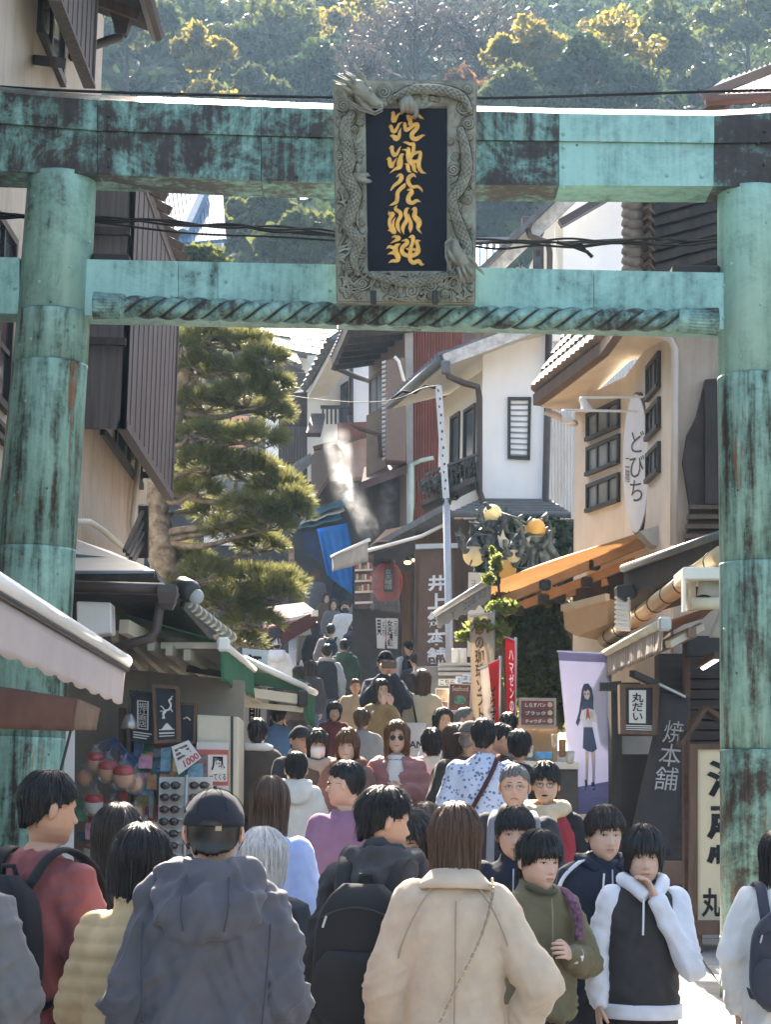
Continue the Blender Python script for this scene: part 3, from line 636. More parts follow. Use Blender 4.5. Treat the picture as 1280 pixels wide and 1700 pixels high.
def window(parent, q, nx=2, ny=1, fw=.05, fm=None, gm=None, name='window', out=.035, louvre=0):
 fm = fm or fdark; gm = gm or glass; W = (Vector(q[1]) - Vector(q[0])).length; H = (Vector(q[3]) - Vector(q[0])).length; a, b = fw / W, fw / H
 mb = MB(); xs = [0] + [i / nx for i in range(1, nx)] + [1]
 plate(sub(q, 0, 0, 1, b), -.02, out, mb); plate(sub(q, 0, 1 - b, 1, 1), -.02, out + .015, mb)
 plate(sub(q, 0, b, a, 1 - b), -.02, out, mb); plate(sub(q, 1 - a, b, 1, 1 - b), -.02, out, mb)
 for i in range(1, nx): plate(sub(q, i / nx - a * .4, b, i / nx + a * .4, 1 - b), -.02, out - .008, mb)
 for j in range(1, ny):
  for i in range(nx): plate(sub(q, i / nx + a * .4, j / ny - b * .35, (i + 1) / nx - a * .4, j / ny + b * .35), -.02, out - .012, mb)
 f = mb.build(name, fm, parent)
 for i in range(nx):
  for j in range(ny):
   if louvre:
    for k in range(louvre):
     v0 = b + (1 - 2 * b) * k / louvre; v1 = b + (1 - 2 * b) * (k + .92) / louvre; s = sub(q, a, v0, 1 - a, v1); n = qn(q)
     MB().hexa([s[0] - n * .02, s[1] - n * .02, s[2] + n * .012, s[3] + n * .012, s[0] - n * .026, s[1] - n * .026, s[2] + n * .006, s[3] + n * .006]).build('louvre_slat', gm, f)
   else:
    plate(sub(q, (i + .02) / nx if i else a, (j + .0) / ny if j else b, (i + .98) / nx if i < nx - 1 else 1 - a, (j + 1) / ny if j < ny - 1 else 1 - b), -.018, .006 + .004 * ((i + j) % 2)).build('pane', gm, f)
 return f
def pipe(parent, pts, r, m, name='downpipe', n=8):
 return MB().tube(pts, r, n).build(name, m, parent, True)
def tiled(parent, q, nu, nv, m, r=.06, name='roof', tn='roof_tile', single=True, sag=0):
 """sloping roof: q = eave-left, eave-right, ridge-right, ridge-left; rows of rounded tiles"""
 n = (Vector(q[1]) - Vector(q[0])).cross(Vector(q[3]) - Vector(q[0])).normalized(); n = n if n.z > 0 else -n
 base = MB().hexa([Vector(p) - n * .05 for p in q] + [Vector(p) for p in q]).build(name, m, parent)
 mb = MB()
 for i in range(nu):
  for j in range(nv):
   a = bl(q, (i + .5) / nu, j / nv) + n * .03; b = bl(q, (i + .5) / nu, (j + 1) / nv) + n * .012
   mb.tube([a, b], [r, r * .85], 6)
 o = mb.build(tn, m, base); o['kind'] = 'stuff'
 return base
def corrug(parent, q, n, m, depth=.02, name='cladding'):
 mb = MB(); nn = qn(q); rg = []
 for v in (0, 1):
  r = []
  for i in range(n * 2 + 1):
   r.append(bl(q, i / (2 * n), v) + nn * (depth if i % 2 else 0))
  rg.append(r)
 b = []
 for v, r in zip((0, 1), rg): b.append(r + [bl(q, 1, v) - nn * .12, bl(q, 0, v) - nn * .12])
 mb.loft(b); return mb.build(name, m, parent)
def V3(x, y, z): return Vector((x, y, z))
# ---------------------------------------------------------------- left: plastered shop house along the street
lh = thing('shop_house', (-3.6, 16, G(16)), 'beige plastered shop house with dark windows and slatted screens behind the left gate pillar', 'house')
WX = -2.95
def wallbox(parent, x0, x1, y0, y1, z0, z1, m, name='wall'):
 return MB().hexa([V3(x0, y0, z0), V3(x1, y0, z0), V3(x1, y1, z0), V3(x0, y1, z0), V3(x0, y0, z1), V3(x1, y0, z1), V3(x1, y1, z1), V3(x0, y1, z1)]).build(name, m, parent)
wallbox(lh, -7.5, WX, 10.7, 19.7, 0, 9.5, plb); wallbox(lh, -7.5, WX + .003, 19.7, 24.9, 0, 8.5, plb)
def lq(x0, x1, yt, yb, X=WX):       # quad on the street wall: px range, top px at x0 and bottom px at x0, parallel to the street
 Y0 = PX(x0, 700, X).y; Y1 = PX(x1, 700, X).y; zt = P(x0, yt, Y0).z; zb = P(x0, yb, Y0).z
 return [V3(X, Y0, zt), V3(X, Y1, zt), V3(X, Y1, zb), V3(X, Y0, zb)]
window(lh, lq(28, 74, -260, 52), 2, 2, .07); window(lh, lq(-60, 8, 300, 620), 3, 3, .06); window(lh, lq(-48, 18, 655, 690), 2, 1, .04)
window(lh, lq(166, 236, 250, 722), 3, 2, .08)
def slat_screen(q, m, parent, n, name='slat_screen'):
 f = MB(); plate(sub(q, 0, 0, 1, .02), -.06, .0, f); plate(sub(q, 0, .97, 1, 1), -.09, .012, f); plate(sub(q, 0, .02, .015, .97), -.06, .004, f); plate(sub(q, .985, .02, 1, .97), -.06, .004, f)
 fo = f.build(name, m, parent); s = MB()
 for i in range(n): plate(sub(q, (i + .06) / n, .01, (i + .94) / n, .99), -.055, -.012 - .008 * (i % 2), s)
 o = s.build('slat', m, fo); o['kind'] = 'stuff'; return fo
slat_screen(lq(66, 131, -220, 2, -2.59), gwood, lh, 16); sq = lq(209, 291, 268, 712, -2.53); slat_screen(sq, gwood, lh, 22)
# near face of the screens and the brackets that carry them
MB().hexa([V3(-2.93, sq[0].y, sq[2].z), V3(-2.53, sq[0].y, sq[2].z), V3(-2.53, sq[0].y + .05, sq[2].z), V3(-2.93, sq[0].y + .05, sq[2].z), V3(-2.93, sq[0].y, sq[0].z), V3(-2.53, sq[0].y, sq[0].z), V3(-2.53, sq[0].y + .05, sq[0].z), V3(-2.93, sq[0].y + .05, sq[0].z)]).build('screen_side', gwood, lh)
for z, y in ((6.1, sq[0].y), (7.2, sq[0].y), (5.5, sq[1].y - .3)): MB().beam(V3(WX, y - .12, z), V3(-2.55, y - .12, z), .07).build('bracket', dwood, lh)
MB().beam(PX(60, 100, -2.93), PX(100, 104, -2.6), .08).build('bracket', dwood, lh)
# eaves: near block with box gutter, far block with verge facing the street mouth
MB().hexa([V3(-3.6, 10.2, 9.3), V3(-2.31, 10.2, 8.85), V3(-2.31, 18.35, 8.85), V3(-3.6, 18.35, 9.3), V3(-3.6, 10.2, 9.47), V3(-2.31, 10.2, 9.02), V3(-2.31, 18.35, 9.02), V3(-3.6, 18.35, 9.47)]).build('eave', dwood, lh)
for y in np.arange(10.4, 18.2, .5): MB().beam(V3(-2.95, y, 9.03), V3(-2.36, y, 8.82), .06, .09).build('rafter', bwood, lh)
MB().tube([V3(-2.24, 10.2, 8.85), V3(-2.24, 18.3, 8.8)], .07, 8).build('gutter', gut, lh)
hp = P(202, 30, 18.2); MB().loft([[hp + V3(sx * a, sy * a, dz) for sx, sy in ((-1, -1), (1, -1), (1, 1), (-1, 1))] for a, dz in ((.095, .17), (.1, .0), (.075, -.06), (.05, -.17))]).build('gutter_hopper', gut, lh)
pipe(lh, [P(200, 52, 18.2), P(196, 62, 18.2), P(150, 77, 18.0), P(125, 84, 17.8), V3(WX + .05, 17.6, 8.3)], .045, gut)
q0, q1 = P(212, 174, 19.8), P(-80, 98, 19.8)
MB().hexa([q1, q0, q0 + V3(0, 4.4, 0), q1 + V3(0, 4.4, 0), q1 + V3(0, 0, -.16), q0 + V3(0, 0, -.10), q0 + V3(0, 4.4, -.10), q1 + V3(0, 4.4, -.16)]).build('roof', tile, lh)
for k in range(3):
 d = V3(0, -.06 * (k == 0) - .02 * k, -.10 - .10 * k); MB().beam(q1 + d + V3(.0, 0, .01), q0 + d - V3(.12 * (k + 1), 0, .03 * k), .10, .075).build('verge_board', dwood, lh)
for k in range(9): MB().beam(V3(-2.95, 20.2 + k * .5, 8.49), V3(-2.48, 20.2 + k * .5, 8.27), .06, .09).build('rafter', bwood, lh)
MB().tube([P(243, 320, 21.7), P(284, 436, 24.3)], .06, 8).build('gutter', brtile, lh)
MB().beam(V3(-2.8, 23.2, 8.2), V3(-2.8, 23.2, 5.7), .14).build('post', dwood, lh)
# pipes, ledge and black railing low on the wall
pipe(lh, [PX(231, 742, WX + .07), PX(226, 800, WX + .07), PX(219, 868, WX + .07), PX(228, 905, WX + .07)], .035, plcr)
pipe(lh, [PX(205, 910, WX + .12), PX(170, 880, WX + .12), PX(148, 866, WX + .12), PX(120, 866, WX + .12)], .03, plcr)
MB().hexa([V3(WX, 17.4, 3.55), V3(WX + .22, 17.4, 3.55), V3(WX + .22, 21.8, 3.55), V3(WX, 21.8, 3.55), V3(WX, 17.4, 3.8), V3(WX + .22, 17.4, 3.72), V3(WX + .22, 21.8, 3.72), V3(WX, 21.8, 3.8)]).build('ledge', plb, lh)
rl = thing('stair_railing', PX(235, 925, -2.45), 'black slanting stair railing at the far corner of the beige shop house', 'railing')
MB().beam(PX(238, 838, -2.45), PX(238, 925, -2.45), .1).build('post', fdark, rl)
for k in range(4): MB().beam(PX(236, 850 + k * 17, -2.45), P(206 + k * 5, 915 + k * 6, 19.6), .035).build('rail', fdark, rl)
# ---------------------------------------------------------------- right: cream building with the oval sign
cb = thing('cream_building', (3.2, 21, G(21)), 'cream stucco building with tiled eaves and rows of dark windows, beside the oval sign', 'building')
A0, B0, C0 = Vector((2.75, 18.2, 0)), Vector((2.60, 22.0, 0)), Vector((2.18, 23.4, 0))
def zc(px, py, Y): return P(px, py, Y).z
zt = 6.75; zb = 3.2
def wq(a, b, z1a, z1b, z0): return [V3(a.x, a.y, z1a), V3(b.x, b.y, z1b), V3(b.x, b.y, z0), V3(a.x, a.y, z0)]
MB().prism([V3(A0.x, A0.y, 0), V3(B0.x, B0.y, 0), V3(C0.x, C0.y, 0), V3(5.0, 26.4, 0), V3(6.5, 18.2, 0)], (0, 0, 6.45)).build('wall', plc, cb)
def cwin(a, b, pxa, pxb, ya0, ya1, nx):
 # rectangle on the vertical wall through plan points a-b, between two photo columns
 def hit(px, py):
  d = ray(px, py); n = Vector((b.y - a.y, -(b.x - a.x), 0)); t = (a - EYE).dot(n) / d.dot(n); return EYE + d * t
 p0, p1 = hit(pxa, ya0), hit(pxb, ya0); zb_ = hit(pxa, ya1).z
 return window(cb, [V3(p0.x, p0.y, p0.z), V3(p1.x, p1.y, p0.z), V3(p1.x, p1.y, zb_), V3(p0.x, p0.y, zb_)], nx, 1, .045, fdark, pglass)
for ya, yb in ((684, 730), (742, 790), (806, 853)): cwin(B0, C0, 1031, 977, ya - 22, yb - 20, 3)
for ya, yb in ((600, 665), (676, 733), (750, 806)): cwin(A0, B0, 1098, 1077, ya - 18, yb - 22, 3)
E1, E2, E3 = P(898, 676, 22.9), P(1010, 592, 21.2), P(1052, 535, 18.4)
W1, W2, W3 = V3(C0.x, C0.y + .1, zc(957, 682, 23.4)), V3(B0.x + .05, B0.y, zc(1060, 600, 22)), V3(A0.x + .2, A0.y, zc(1125, 545, 18.2))
mb = MB()
for a, b, c, d in ((E1, E2, W2, W1), (E2, E3, W3, W2)): mb.hexa([a, b, c, d] + [p + V3(0, 0, .1) for p in (a, b, c, d)])
mb.build('soffit', plc, cb)
for a, b, c, d in ((E1, E2, W2, W1), (E2, E3, W3, W2)):
 tiled(cb, [a + V3(-.06, -.03, .17), b + V3(-.06, -.03, .17), c + V3(0, 0, 1.0), d + V3(0, 0, 1.0)], 15, 4, brtile, .07)
 MB().beam(a + V3(-.05, -.04, .07), b + V3(-.05, -.04, .07), .09, .13).build('fascia', bwood, cb)
pinkp = mat('pale_pink_pipe', (.56, .47, .42), .5, var=.08)
pipe(cb, [P(1050, 548, 17.9), P(1085, 552, 17.9), P(1112, 562, 17.9), P(1121, 580, 17.9), P(1121, 700, 17.9), P(1119, 905, 17.9)], .034, pinkp)
pipe(cb, [P(905, 683, 22.8), P(925, 690, 22.8), P(945, 700, 22.9), P(955, 703, 23.2)], .04, pinkp)
ew = thing('annex_wall', P(1200, 1000, 17.7) * 1, 'pinkish stucco wall with a dark timber stair recess beside the right gate pillar', 'wall')
MB().slab([(1123, 535), (1330, 560), (1330, 1120), (1118, 1120)], 18.0, .18).build('wall', plp, ew)
MB().slab([(1330, 615), (1172, 630), (1158, 690), (1142, 722), (1135, 765), (1147, 842), (1140, 905), (1330, 905)], 17.9, .09).build('timber_infill', mat('dark_red_timber', (.045, .025, .024), .6, var=.3, bump=.2), ew)
for k in range(4): MB().slab([(1146 + k * 0 - 3 * k, 838 + k * 16), (1320, 838 + k * 16), (1320, 845 + k * 16), (1146 - 3 * k, 845 + k * 16)], 17.8, .09).build('step', bwood, ew)
MB().slab([(1172, 640), (1190, 640), (1190, 836), (1172, 836)], 17.82, .08).build('post', dwood, ew)
# dark gable with tile ends, between the beams on the right
gb = thing('timber_gable', P(1150, 455, 17), 'dark timber eaves with curved tile ends seen between the gate beams on the right', 'roof')
MB().slab([(1078, 300), (1290, 300), (1290, 470), (1078, 470)], 17.2, .2).build('gable_wall', mat('black_stained_wood', (.018, .015, .015), .7, var=.3), gb)
for k in range(7): MB().beam(P(1085, 330 + k * 20, 17.0), P(1200, 300 + k * 20, 17.0), .05, .07).build('rafter', dwood, gb)
for k in range(10):
 y = 322 + k * 15.5; MB().tube([P(1040, y, 16.9), P(1050, y + 7, 16.85), P(1062, y + 4, 16.9)], [.055, .06, .05], 8).build('verge_tile', brtile, gb, True)
 MB().tube([P(1066, y + 2, 17.0), P(1080, y - 6, 16.8), P(1088, y + 2, 16.75)], [.03, .02, .005], 6).build('tile_hook', bwood, gb)
MB().slab([(1036, 312), (1084, 312), (1082, 476), (1040, 476)], 17.05, .12).build('verge', brtile, gb)
# roof at the upper right
tr = thing('brown_roofed_house', P(1240, 330, 24), 'house with brown gutter and corrugated metal roof above the right end of the gate', 'house')
MB().slab([(1150, 190), (1420, 190), (1420, 420), (1150, 420)], 24.6, 3).build('wall', plp, tr)
qr = [P(1172, 158, 24), P(1400, 150, 24), P(1420, 60, 26.5), P(1200, 138, 26.5)]; corrug(tr, [qr[3], qr[2], qr[1], qr[0]], 26, mat('brown_roof_sheet', (.23, .19, .18), .4, .3, var=.15), .05, 'roof')
MB().tube([P(1172, 166, 23.9), P(1400, 158, 23.9)], .07, 10).build('gutter', mat('red_brown_gutter', (.13, .06, .045), .4, var=.15, spec=.5), tr, True)
MB().hexa([P(1186, 172, 24), P(1215, 172, 24), P(1150, 206, 24), P(1120, 206, 24)] + [p + V3(0, 2, 0) for p in (P(1186, 172, 24), P(1215, 172, 24), P(1150, 206, 24), P(1120, 206, 24))]).build('bargeboard', bwood, tr)
MB().beam(P(1165, 160, 23.9), P(1300, 108, 23.9), .08, .1).build('verge', brm, tr)
# ---------------------------------------------------------------- centre right: white house with louvre window
wh = thing('white_house', P(850, 1100, 32), 'white rendered house with a tall louvre window and grey pent roof, behind the dragon lamps', 'house')
YW = 31.0
MB().hexa([P(803, 575, YW), P(911, 520, YW), P(909, 830, YW), P(796, 830, YW)] + [P(803, 575, YW) + V3(0, .25, 0), P(911, 520, YW) + V3(0, .25, 0), P(909, 830, YW) + V3(0, .25, 0), P(796, 830, YW) + V3(0, .25, 0)]).build('front_wall', plw, wh)
Lc = Vector((P(803, 700, YW).x, YW, 0)); Ld = Lc + Vector((-.62, 2.6, 0))
lz1, lz0 = P(803, 612, YW).z, P(803, 832, YW).z
LWq = [V3(Ld.x, Ld.y, lz1), V3(Lc.x, Lc.y, lz1), V3(Lc.x, Lc.y, lz0), V3(Ld.x, Ld.y, lz0)]
plate(LWq, -.2, 0).build('side_wall', plcr, wh)  # cream tone puts the shade of this side into the white wall's colour
window(wh, [P(843, 660, YW), P(882, 660, YW), P(880, 764, YW), P(843, 762, YW)], 1, 1, .045, fdark, pglass, 'louvre_window', .05, 10)
window(wh, sub(LWq, .60, .22, .84, .80), 1, 1, .05, fdark, glass); window(wh, sub(LWq, .30, .2, .50, .86), 1, 1, .05, fdark, glass)
ea, eb, ec, ed = P(738, 606, 30.4), P(912, 541, 30.4), P(912, 541, 30.4) + V3(0, 3.4, 0), P(738, 606, 30.4) + V3(-.75, 3.4, 0)
MB().hexa([ea, eb, ec, ed] + [p + V3(0, 0, .12) for p in (ea, eb, ec, ed)]).build('roof', plcr, wh)
MB().beam(ea + V3(0, -.04, .06), eb + V3(0, -.04, .06), .08, .19).build('bargeboard', mat('weathered_white_board', (.5, .49, .47), .7, var=.35, vs=9, bump=.2), wh)
tl = [ea + V3(-.05, 0, .13), ed + V3(-.05, 0, .13), ed + V3(.7, 0, .48), ea + V3(.7, 0, .42)]; tiled(wh, tl, 16, 3, tile, .07)
MB().tube([ea + V3(-.08, 0, .05), ed + V3(-.08, 0, .05)], .07, 8).build('gutter', gutl, wh, True)
hp = P(740, 610, 30.3); MB().box(hp, (.14, .14, .2)).build('gutter_hopper', gutl, wh, bevel=.02)
pipe(wh, [hp, P(745, 625, 30.3), P(770, 636, 30.4), P(793, 642, 30.6), P(796, 660, 30.7), P(796, 815, 30.7), P(806, 845, 30.5)], .05, gut)
pipe(wh, [P(912, 545, 30.85), P(909, 700, 30.85), P(906, 828, 30.85), P(915, 842, 30.6), P(935, 852, 30.5)], .055, gut)
pr = [P(753, 848, 30.0), P(947, 850, 30.0), P(912, 828, 31.0), P(800, 827, 31.0)]
MB().hexa(pr + [p - V3(0, 0, .06) for p in pr]).build('pent_roof', gutl, wh)
for k in range(5): MB().beam(bl(pr, .02, k / 5), bl(pr, .98, k / 5), .05, .045).build('roof_batten', gutl, wh)
MB().tube([P(750, 853, 29.95), P(948, 855, 29.95)], .05, 8).build('gutter', gutl, wh)
MB().slab([(690, 862), (955, 862), (955, 1210), (690, 1210)], 31.2, 1.2).build('ground_floor', bwood, wh); MB().slab([(788, 864), (845, 864), (845, 1000), (784, 1100)], 31.1, .09).build('white_panel', plw, wh)
sp = [P(600, 925, 31.0), P(735, 845, 30.0), P(757, 852, 30.6), P(620, 938, 31.4)]
pf = [P(590, 918, 33.2), P(735, 838, 30.2), P(755, 850, 30.2), P(640, 905, 33.2)]; MB().hexa(pf + [p - V3(0, 0, .1) for p in pf]).build('shop_eave', tile, wh)
# corrugated block to its right, and its gable up between the beams
cw = thing('corrugated_white_house', P(980, 1100, 33), 'taller white house with corrugated sheet wall, right of the louvre window house', 'house')
corrug(cw, [P(905, 560, 33), P(1060, 560, 33), P(1060, 1000, 33), P(905, 1000, 33)], 30, wsheet, .035)
MB().slab([(905, 556), (1060, 556), (1060, 566), (905, 566)], 32.85, .15).build('flashing', rwhite, cw)
MB().hexa([P(922, 333, 33), P(1040, 230, 33), P(1060, 556, 33), P(918, 556, 33)] + [p + V3(0, .3, 0) for p in (P(922, 333, 33), P(1040, 230, 33), P(1060, 556, 33), P(918, 556, 33))]).build('gable_wall', plw, cw)
MB().hexa([P(922, 345, 32.9), P(935, 345, 33), P(935, 556, 33), P(830, 556, 36.5)] + [p + V3(0, .1, 0) for p in (P(922, 345, 32.9), P(935, 345, 33), P(935, 556, 33), P(830, 556, 36.5))]).build('side_wall', plcr, cw)  # white wall toned cream for the shade it lies in
MB().beam(P(800, 462, 32.4), P(1010, 265, 32.4), .10, .28).build('bargeboard', mat('weathered_white_board', (1, 1, 1)), cw)
MB().beam(P(797, 452, 32.3), P(1005, 250, 32.3), .4, .07).build('roof', tile, cw)
MB().beam(P(930, 372, 32.5), P(1045, 306, 32.5), .2, .12).build('soffit', gut, cw)
MB().box(P(875, 370, 32.2), (.16, .16, .2)).build('gutter_hopper', gut, cw, bevel=.02); pipe(cw, [P(876, 378, 32.2), P(880, 392, 32.2), P(910, 402, 32.5), P(913, 420, 32.6), P(913, 545, 32.6)], .05, gut)
window(cw, [P(885, 415, 32.8), P(903, 405, 32.8), P(903, 452, 32.8), P(885, 452, 32.8)], 1, 1, .06)
# balcony with planting in front of the white house
bc = thing('balcony', P(750, 840, 30), 'small black iron balcony on the left side of the white house', 'balcony')
bq = [P(706, 803, 31.6), P(790, 816, 30.2), P(795, 842, 30.4), P(712, 838, 31.8)]; MB().hexa([P(700, 840, 31.6), P(788, 800, 30.2), P(792, 812, 30.9), P(706, 852, 32.2)] + [p + V3(0, 0, .08) for p in (P(700, 840, 31.6), P(788, 800, 30.2), P(792, 812, 30.9), P(706, 852, 32.2))]).build('floor', dwood, bc)
for k in range(13): a = P(706, 832, 31.6).lerp(P(794, 800, 30.2), k / 12); MB().beam(a, a + V3(0, 0, .42), .022).build('baluster', fdark, bc)
MB().beam(P(706, 832, 31.6) + V3(0, 0, .43), P(795, 800, 30.2) + V3(0, 0, .43), .04).build('rail', fdark, bc)
rng = np.random.default_rng(3); bpnt = thing('balcony_plant', P(735, 830, 31), 'grey leaved plants crowding the black balcony', 'plant')
pp = np.concatenate([crown_points(P(x, y, 31.1), .28, 420, rng, 6) for x, y in ((720, 808), (738, 815), (770, 782), (748, 800))]); put('leaves', leaf_mesh('leaves', pp - np.array(OFF[bpnt.name]), rng.uniform(.05, .1, len(pp)), leafmat('leaves_grey', (.05, .055, .05), (.2, .2, .17), .3), rng), bpnt, OFF[bpnt.name])
# ---------------------------------------------------------------- centre: brown and red clad house
rh = thing('red_clad_house', P(680, 1000, 37), 'rust red and brown clad house with a big shutter box, left of the white house', 'house')
corrug(rh, [P(686, 540, 36.5), P(770, 530, 36.5), P(770, 880, 36.5), P(686, 880, 36.5)], 18, redm, .03)
MB().slab([(672, 535), (686, 535), (686, 880), (676, 880)], 36.4, .2).build('corner_post', mat('grey_corner_board', (.30, .30, .31), .6, var=.15), rh)
RW = [P(612, 575, 40), P(673, 520, 36.6), P(676, 880, 36.6), P(612, 850, 40)]; plate(RW, -.2, 0).build('side_wall', brm, rh)
window(rh, sub(RW, .05, .2, .45, .5), 2, 1, .06, bwood, pglass)
MB().slab([(641, 597), (674, 592), (673, 766), (640, 764)], 36.0, .5).build('shutter_box', mat('brown_shutter_box', (.145, .10, .082), .5, var=.1), rh, bevel=.02)
for k in range(22): MB().slab([(634, 600 + k * 7.6), (640.6, 598 + k * 7.6), (640.6, 602 + k * 7.6), (634, 604 + k * 7.6)], 36.3, .1).build('shutter_slat', rwhite, rh)
MB().slab([(608, 690), (641, 672), (641, 795), (608, 792)], 36.8, .25).build('balcony_panel', mat('ochre_brown_panel', (.20, .15, .105), .6, var=.12, dirt=.2), rh)
er = [P(553, 598, 39.5), P(582, 530, 35.6), P(700, 520, 36), P(640, 585, 40)]; tiled(rh, [er[0], er[1], er[2] + V3(0, 0, 1.2), er[3] + V3(0, 0, 1.2)], 12, 4, tile, .08); MB().hexa([p - V3(0, 0, .05) for p in er] + [p - V3(0, 0, .17) for p in er]).build('soffit', dwood, rh)
MB().beam(er[0] + V3(0, 0, -.1), er[1] + V3(0, 0, -.1), .09, .2).build('fascia', dwood, rh)
for k in range(6): a = er[0].lerp(er[1], (k + .5) / 6); b = er[3].lerp(er[2], (k + .5) / 6); MB().beam(a - V3(0, 0, .2), b - V3(0, 0, .2), .12, .14).build('rafter', dwood, rh)
lr = [P(600, 800, 36.6), P(605, 775, 37.6), P(672, 758, 36.6), P(676, 772, 36.2)]; MB().hexa(lr + [p - V3(0, 0, .15) for p in lr]).build('lower_roof', mat('maroon_roof_sheet', (.07, .035, .032), .5, var=.2), rh)
pipe(rh, [P(655, 592, 36), P(662, 600, 36), P(670, 630, 36), P(679, 650, 36.2), P(681, 660, 36.3)], .03, rwhite, 'vent_pipe'); pipe(rh, [P(683, 770, 36.2), P(683, 840, 36.2), P(680, 880, 36.2)], .05, mat('pale_green_pipe', (.35, .45, .42), .5)); pipe(rh, [P(683, 772, 36.2), P(700, 764, 36.2), P(720, 760, 36.2)], .04, MC['pale_green_pipe'])
pipe(rh, [P(580, 690, 36), P(582, 703, 36), P(600, 713, 36), P(630, 722, 36.2), P(632, 760, 36.2)], .04, gut)
MB().slab([(608, 790), (676, 775), (676, 960), (608, 960)], 37.2, .3).build('dark_base', dwood, rh)
up_ = thing('roof_terrace', P(830, 560, 38), 'brown timber roof terrace just under the rope, behind the white house', 'terrace')
MB().slab([(755, 500), (905, 470), (905, 545), (755, 590)], 38, .3).build('wall', brm, up_)
MB().beam(P(757, 590, 37.5), P(800, 555, 37.5), .12).build('brace', bwood, up_); MB().beam(P(796, 480, 37.5), P(796, 570, 37.5), .14).build('post', bwood, up_); MB().beam(P(752, 590, 37.6), P(905, 530, 37.6), .14).build('rail', bwood, up_)
# ---------------------------------------------------------------- left of centre: cream house with balcony
ch = thing('cream_balcony_house', P(560, 980, 43), 'cream house with a pinkish balcony, left of the rust red clad house', 'house')
MB().slab([(510, 590), (640, 590), (640, 980), (510, 980)], 44, 3).build('wall', plcr, ch)
MB().slab([(500, 800), (614, 793), (614, 990), (500, 990)], 41.9, .3).build('balcony_shade_panel', dwood, ch); MB().slab([(583, 608), (625, 606), (625, 702), (583, 704)], 43.8, .2).build('white_bay', plw, ch)  # dark slab added to give the shade below the balcony
cq = [P(510, 663, 43.6), P(558, 575, 41), P(600, 580, 42), P(545, 655, 43.8)]; MB().hexa(cq + [p + V3(0, 0, .14) for p in cq]).build('eave', plcr, ch); tiled(ch, [cq[0] + V3(-.1, 0, .16), cq[1] + V3(-.1, 0, .16), cq[2] + V3(0, 0, .8), cq[3] + V3(0, 0, .8)], 10, 3, tile, .09)
pipe(ch, [P(556, 595, 40.8), P(560, 612, 40.8), P(590, 625, 41), P(619, 634, 41.5)], .055, gut); pipe(ch, [P(583, 612, 43.5), P(583, 705, 43.5)], .05, gut)
window(ch, [P(565, 640, 43.8), P(578, 632, 43.8), P(578, 705, 43.8), P(565, 705, 43.8)], 1, 1, .06)
MB().slab([(560, 702), (612, 700), (612, 735), (560, 745)], 41.6, .3).build('red_panel', redm, ch)
MB().slab([(521, 742), (608, 722), (608, 792), (545, 792), (520, 830)], 41, .5).build('balcony_front', mat('pinkish_panel', (.33, .235, .20), .7, var=.12, dirt=.2), ch)
MB().beam(P(520, 745, 40.9), P(609, 722, 40.9), .09).build('balcony_rail', bwood, ch)
for k in range(8): MB().beam(P(518 + k * 3.4, 755 - k * 2, 40.9 - k * .02), P(518 + k * 3.4, 825 - k * 4, 40.9 - k * .02), .05, .04).build('balcony_slat', brm, ch)
for k in range(7): MB().beam(P(536 + k * 7, 676, 43), P(536 + k * 7, 704, 43), .04).build('baluster', fdark, ch)
MB().beam(P(532, 676, 43), P(584, 676, 43), .07).build('rail', fdark, ch); MB().beam(P(528, 690, 43), P(520, 722, 42), .3, .1).build('brace', dwood, ch)
fw_ = thing('far_white_house', P(480, 900, 52), 'distant white house with sun struck grey roofs, seen right of the pine', 'house')
MB().slab([(440, 585), (540, 585), (540, 900), (440, 900)], 52, 4).build('wall', plw, fw_)
tq = [P(450, 582, 51.2), P(560, 600, 51.2), P(560, 548, 55), P(450, 548, 55)]; tiled(fw_, tq, 18, 4, tile, .1)
MB().slab([(440, 545), (580, 540), (580, 575), (440, 575)], 57, 3).build('upper_storey', plcr, fw_)
tiled(fw_, [P(440, 556, 56), P(600, 552, 56), P(600, 520, 60), P(440, 520, 60)], 18, 3, tile, .1)
dk = thing('dark_timber_house', P(490, 900, 47), 'dark timber house with a slatted front, between the pine and the cream balcony house', 'house')
MB().slab([(462, 655), (512, 650), (512, 900), (462, 900)], 47, 2).build('wall', dwood, dk)
for k in range(10): MB().slab([(466 + k * 4.6, 708), (469.4 + k * 4.6, 708), (469.4 + k * 4.6, 766), (466 + k * 4.6, 766)], 46.7, .1).build('slat', gwood, dk)
dq = [P(440, 590, 46), P(498, 612, 46), P(470, 545, 48), P(430, 545, 48)]; tiled(dk, dq, 9, 3, tile, .1); MB().beam(P(440, 600, 45.9), P(502, 624, 45.9), .12, .25).build('eave', mat('purple_brown_eave', (.06, .04, .045), .6, var=.2), dk)
MB().box(P(497, 632, 45.8), (.3, .3, .35)).build('gutter_hopper', gut, dk, bevel=.03); pipe(dk, [P(497, 640, 45.8), P(480, 650, 45.8), P(455, 655, 45.8)], .08, gut)
MB().hexa([P(470, 780, 44), P(515, 752, 43), P(517, 762, 43), P(475, 800, 44)] + [p - V3(0, 0, .1) for p in (P(470, 780, 44), P(515, 752, 43), P(517, 762, 43), P(475, 800, 44))]).build('lower_roof', tile, dk)
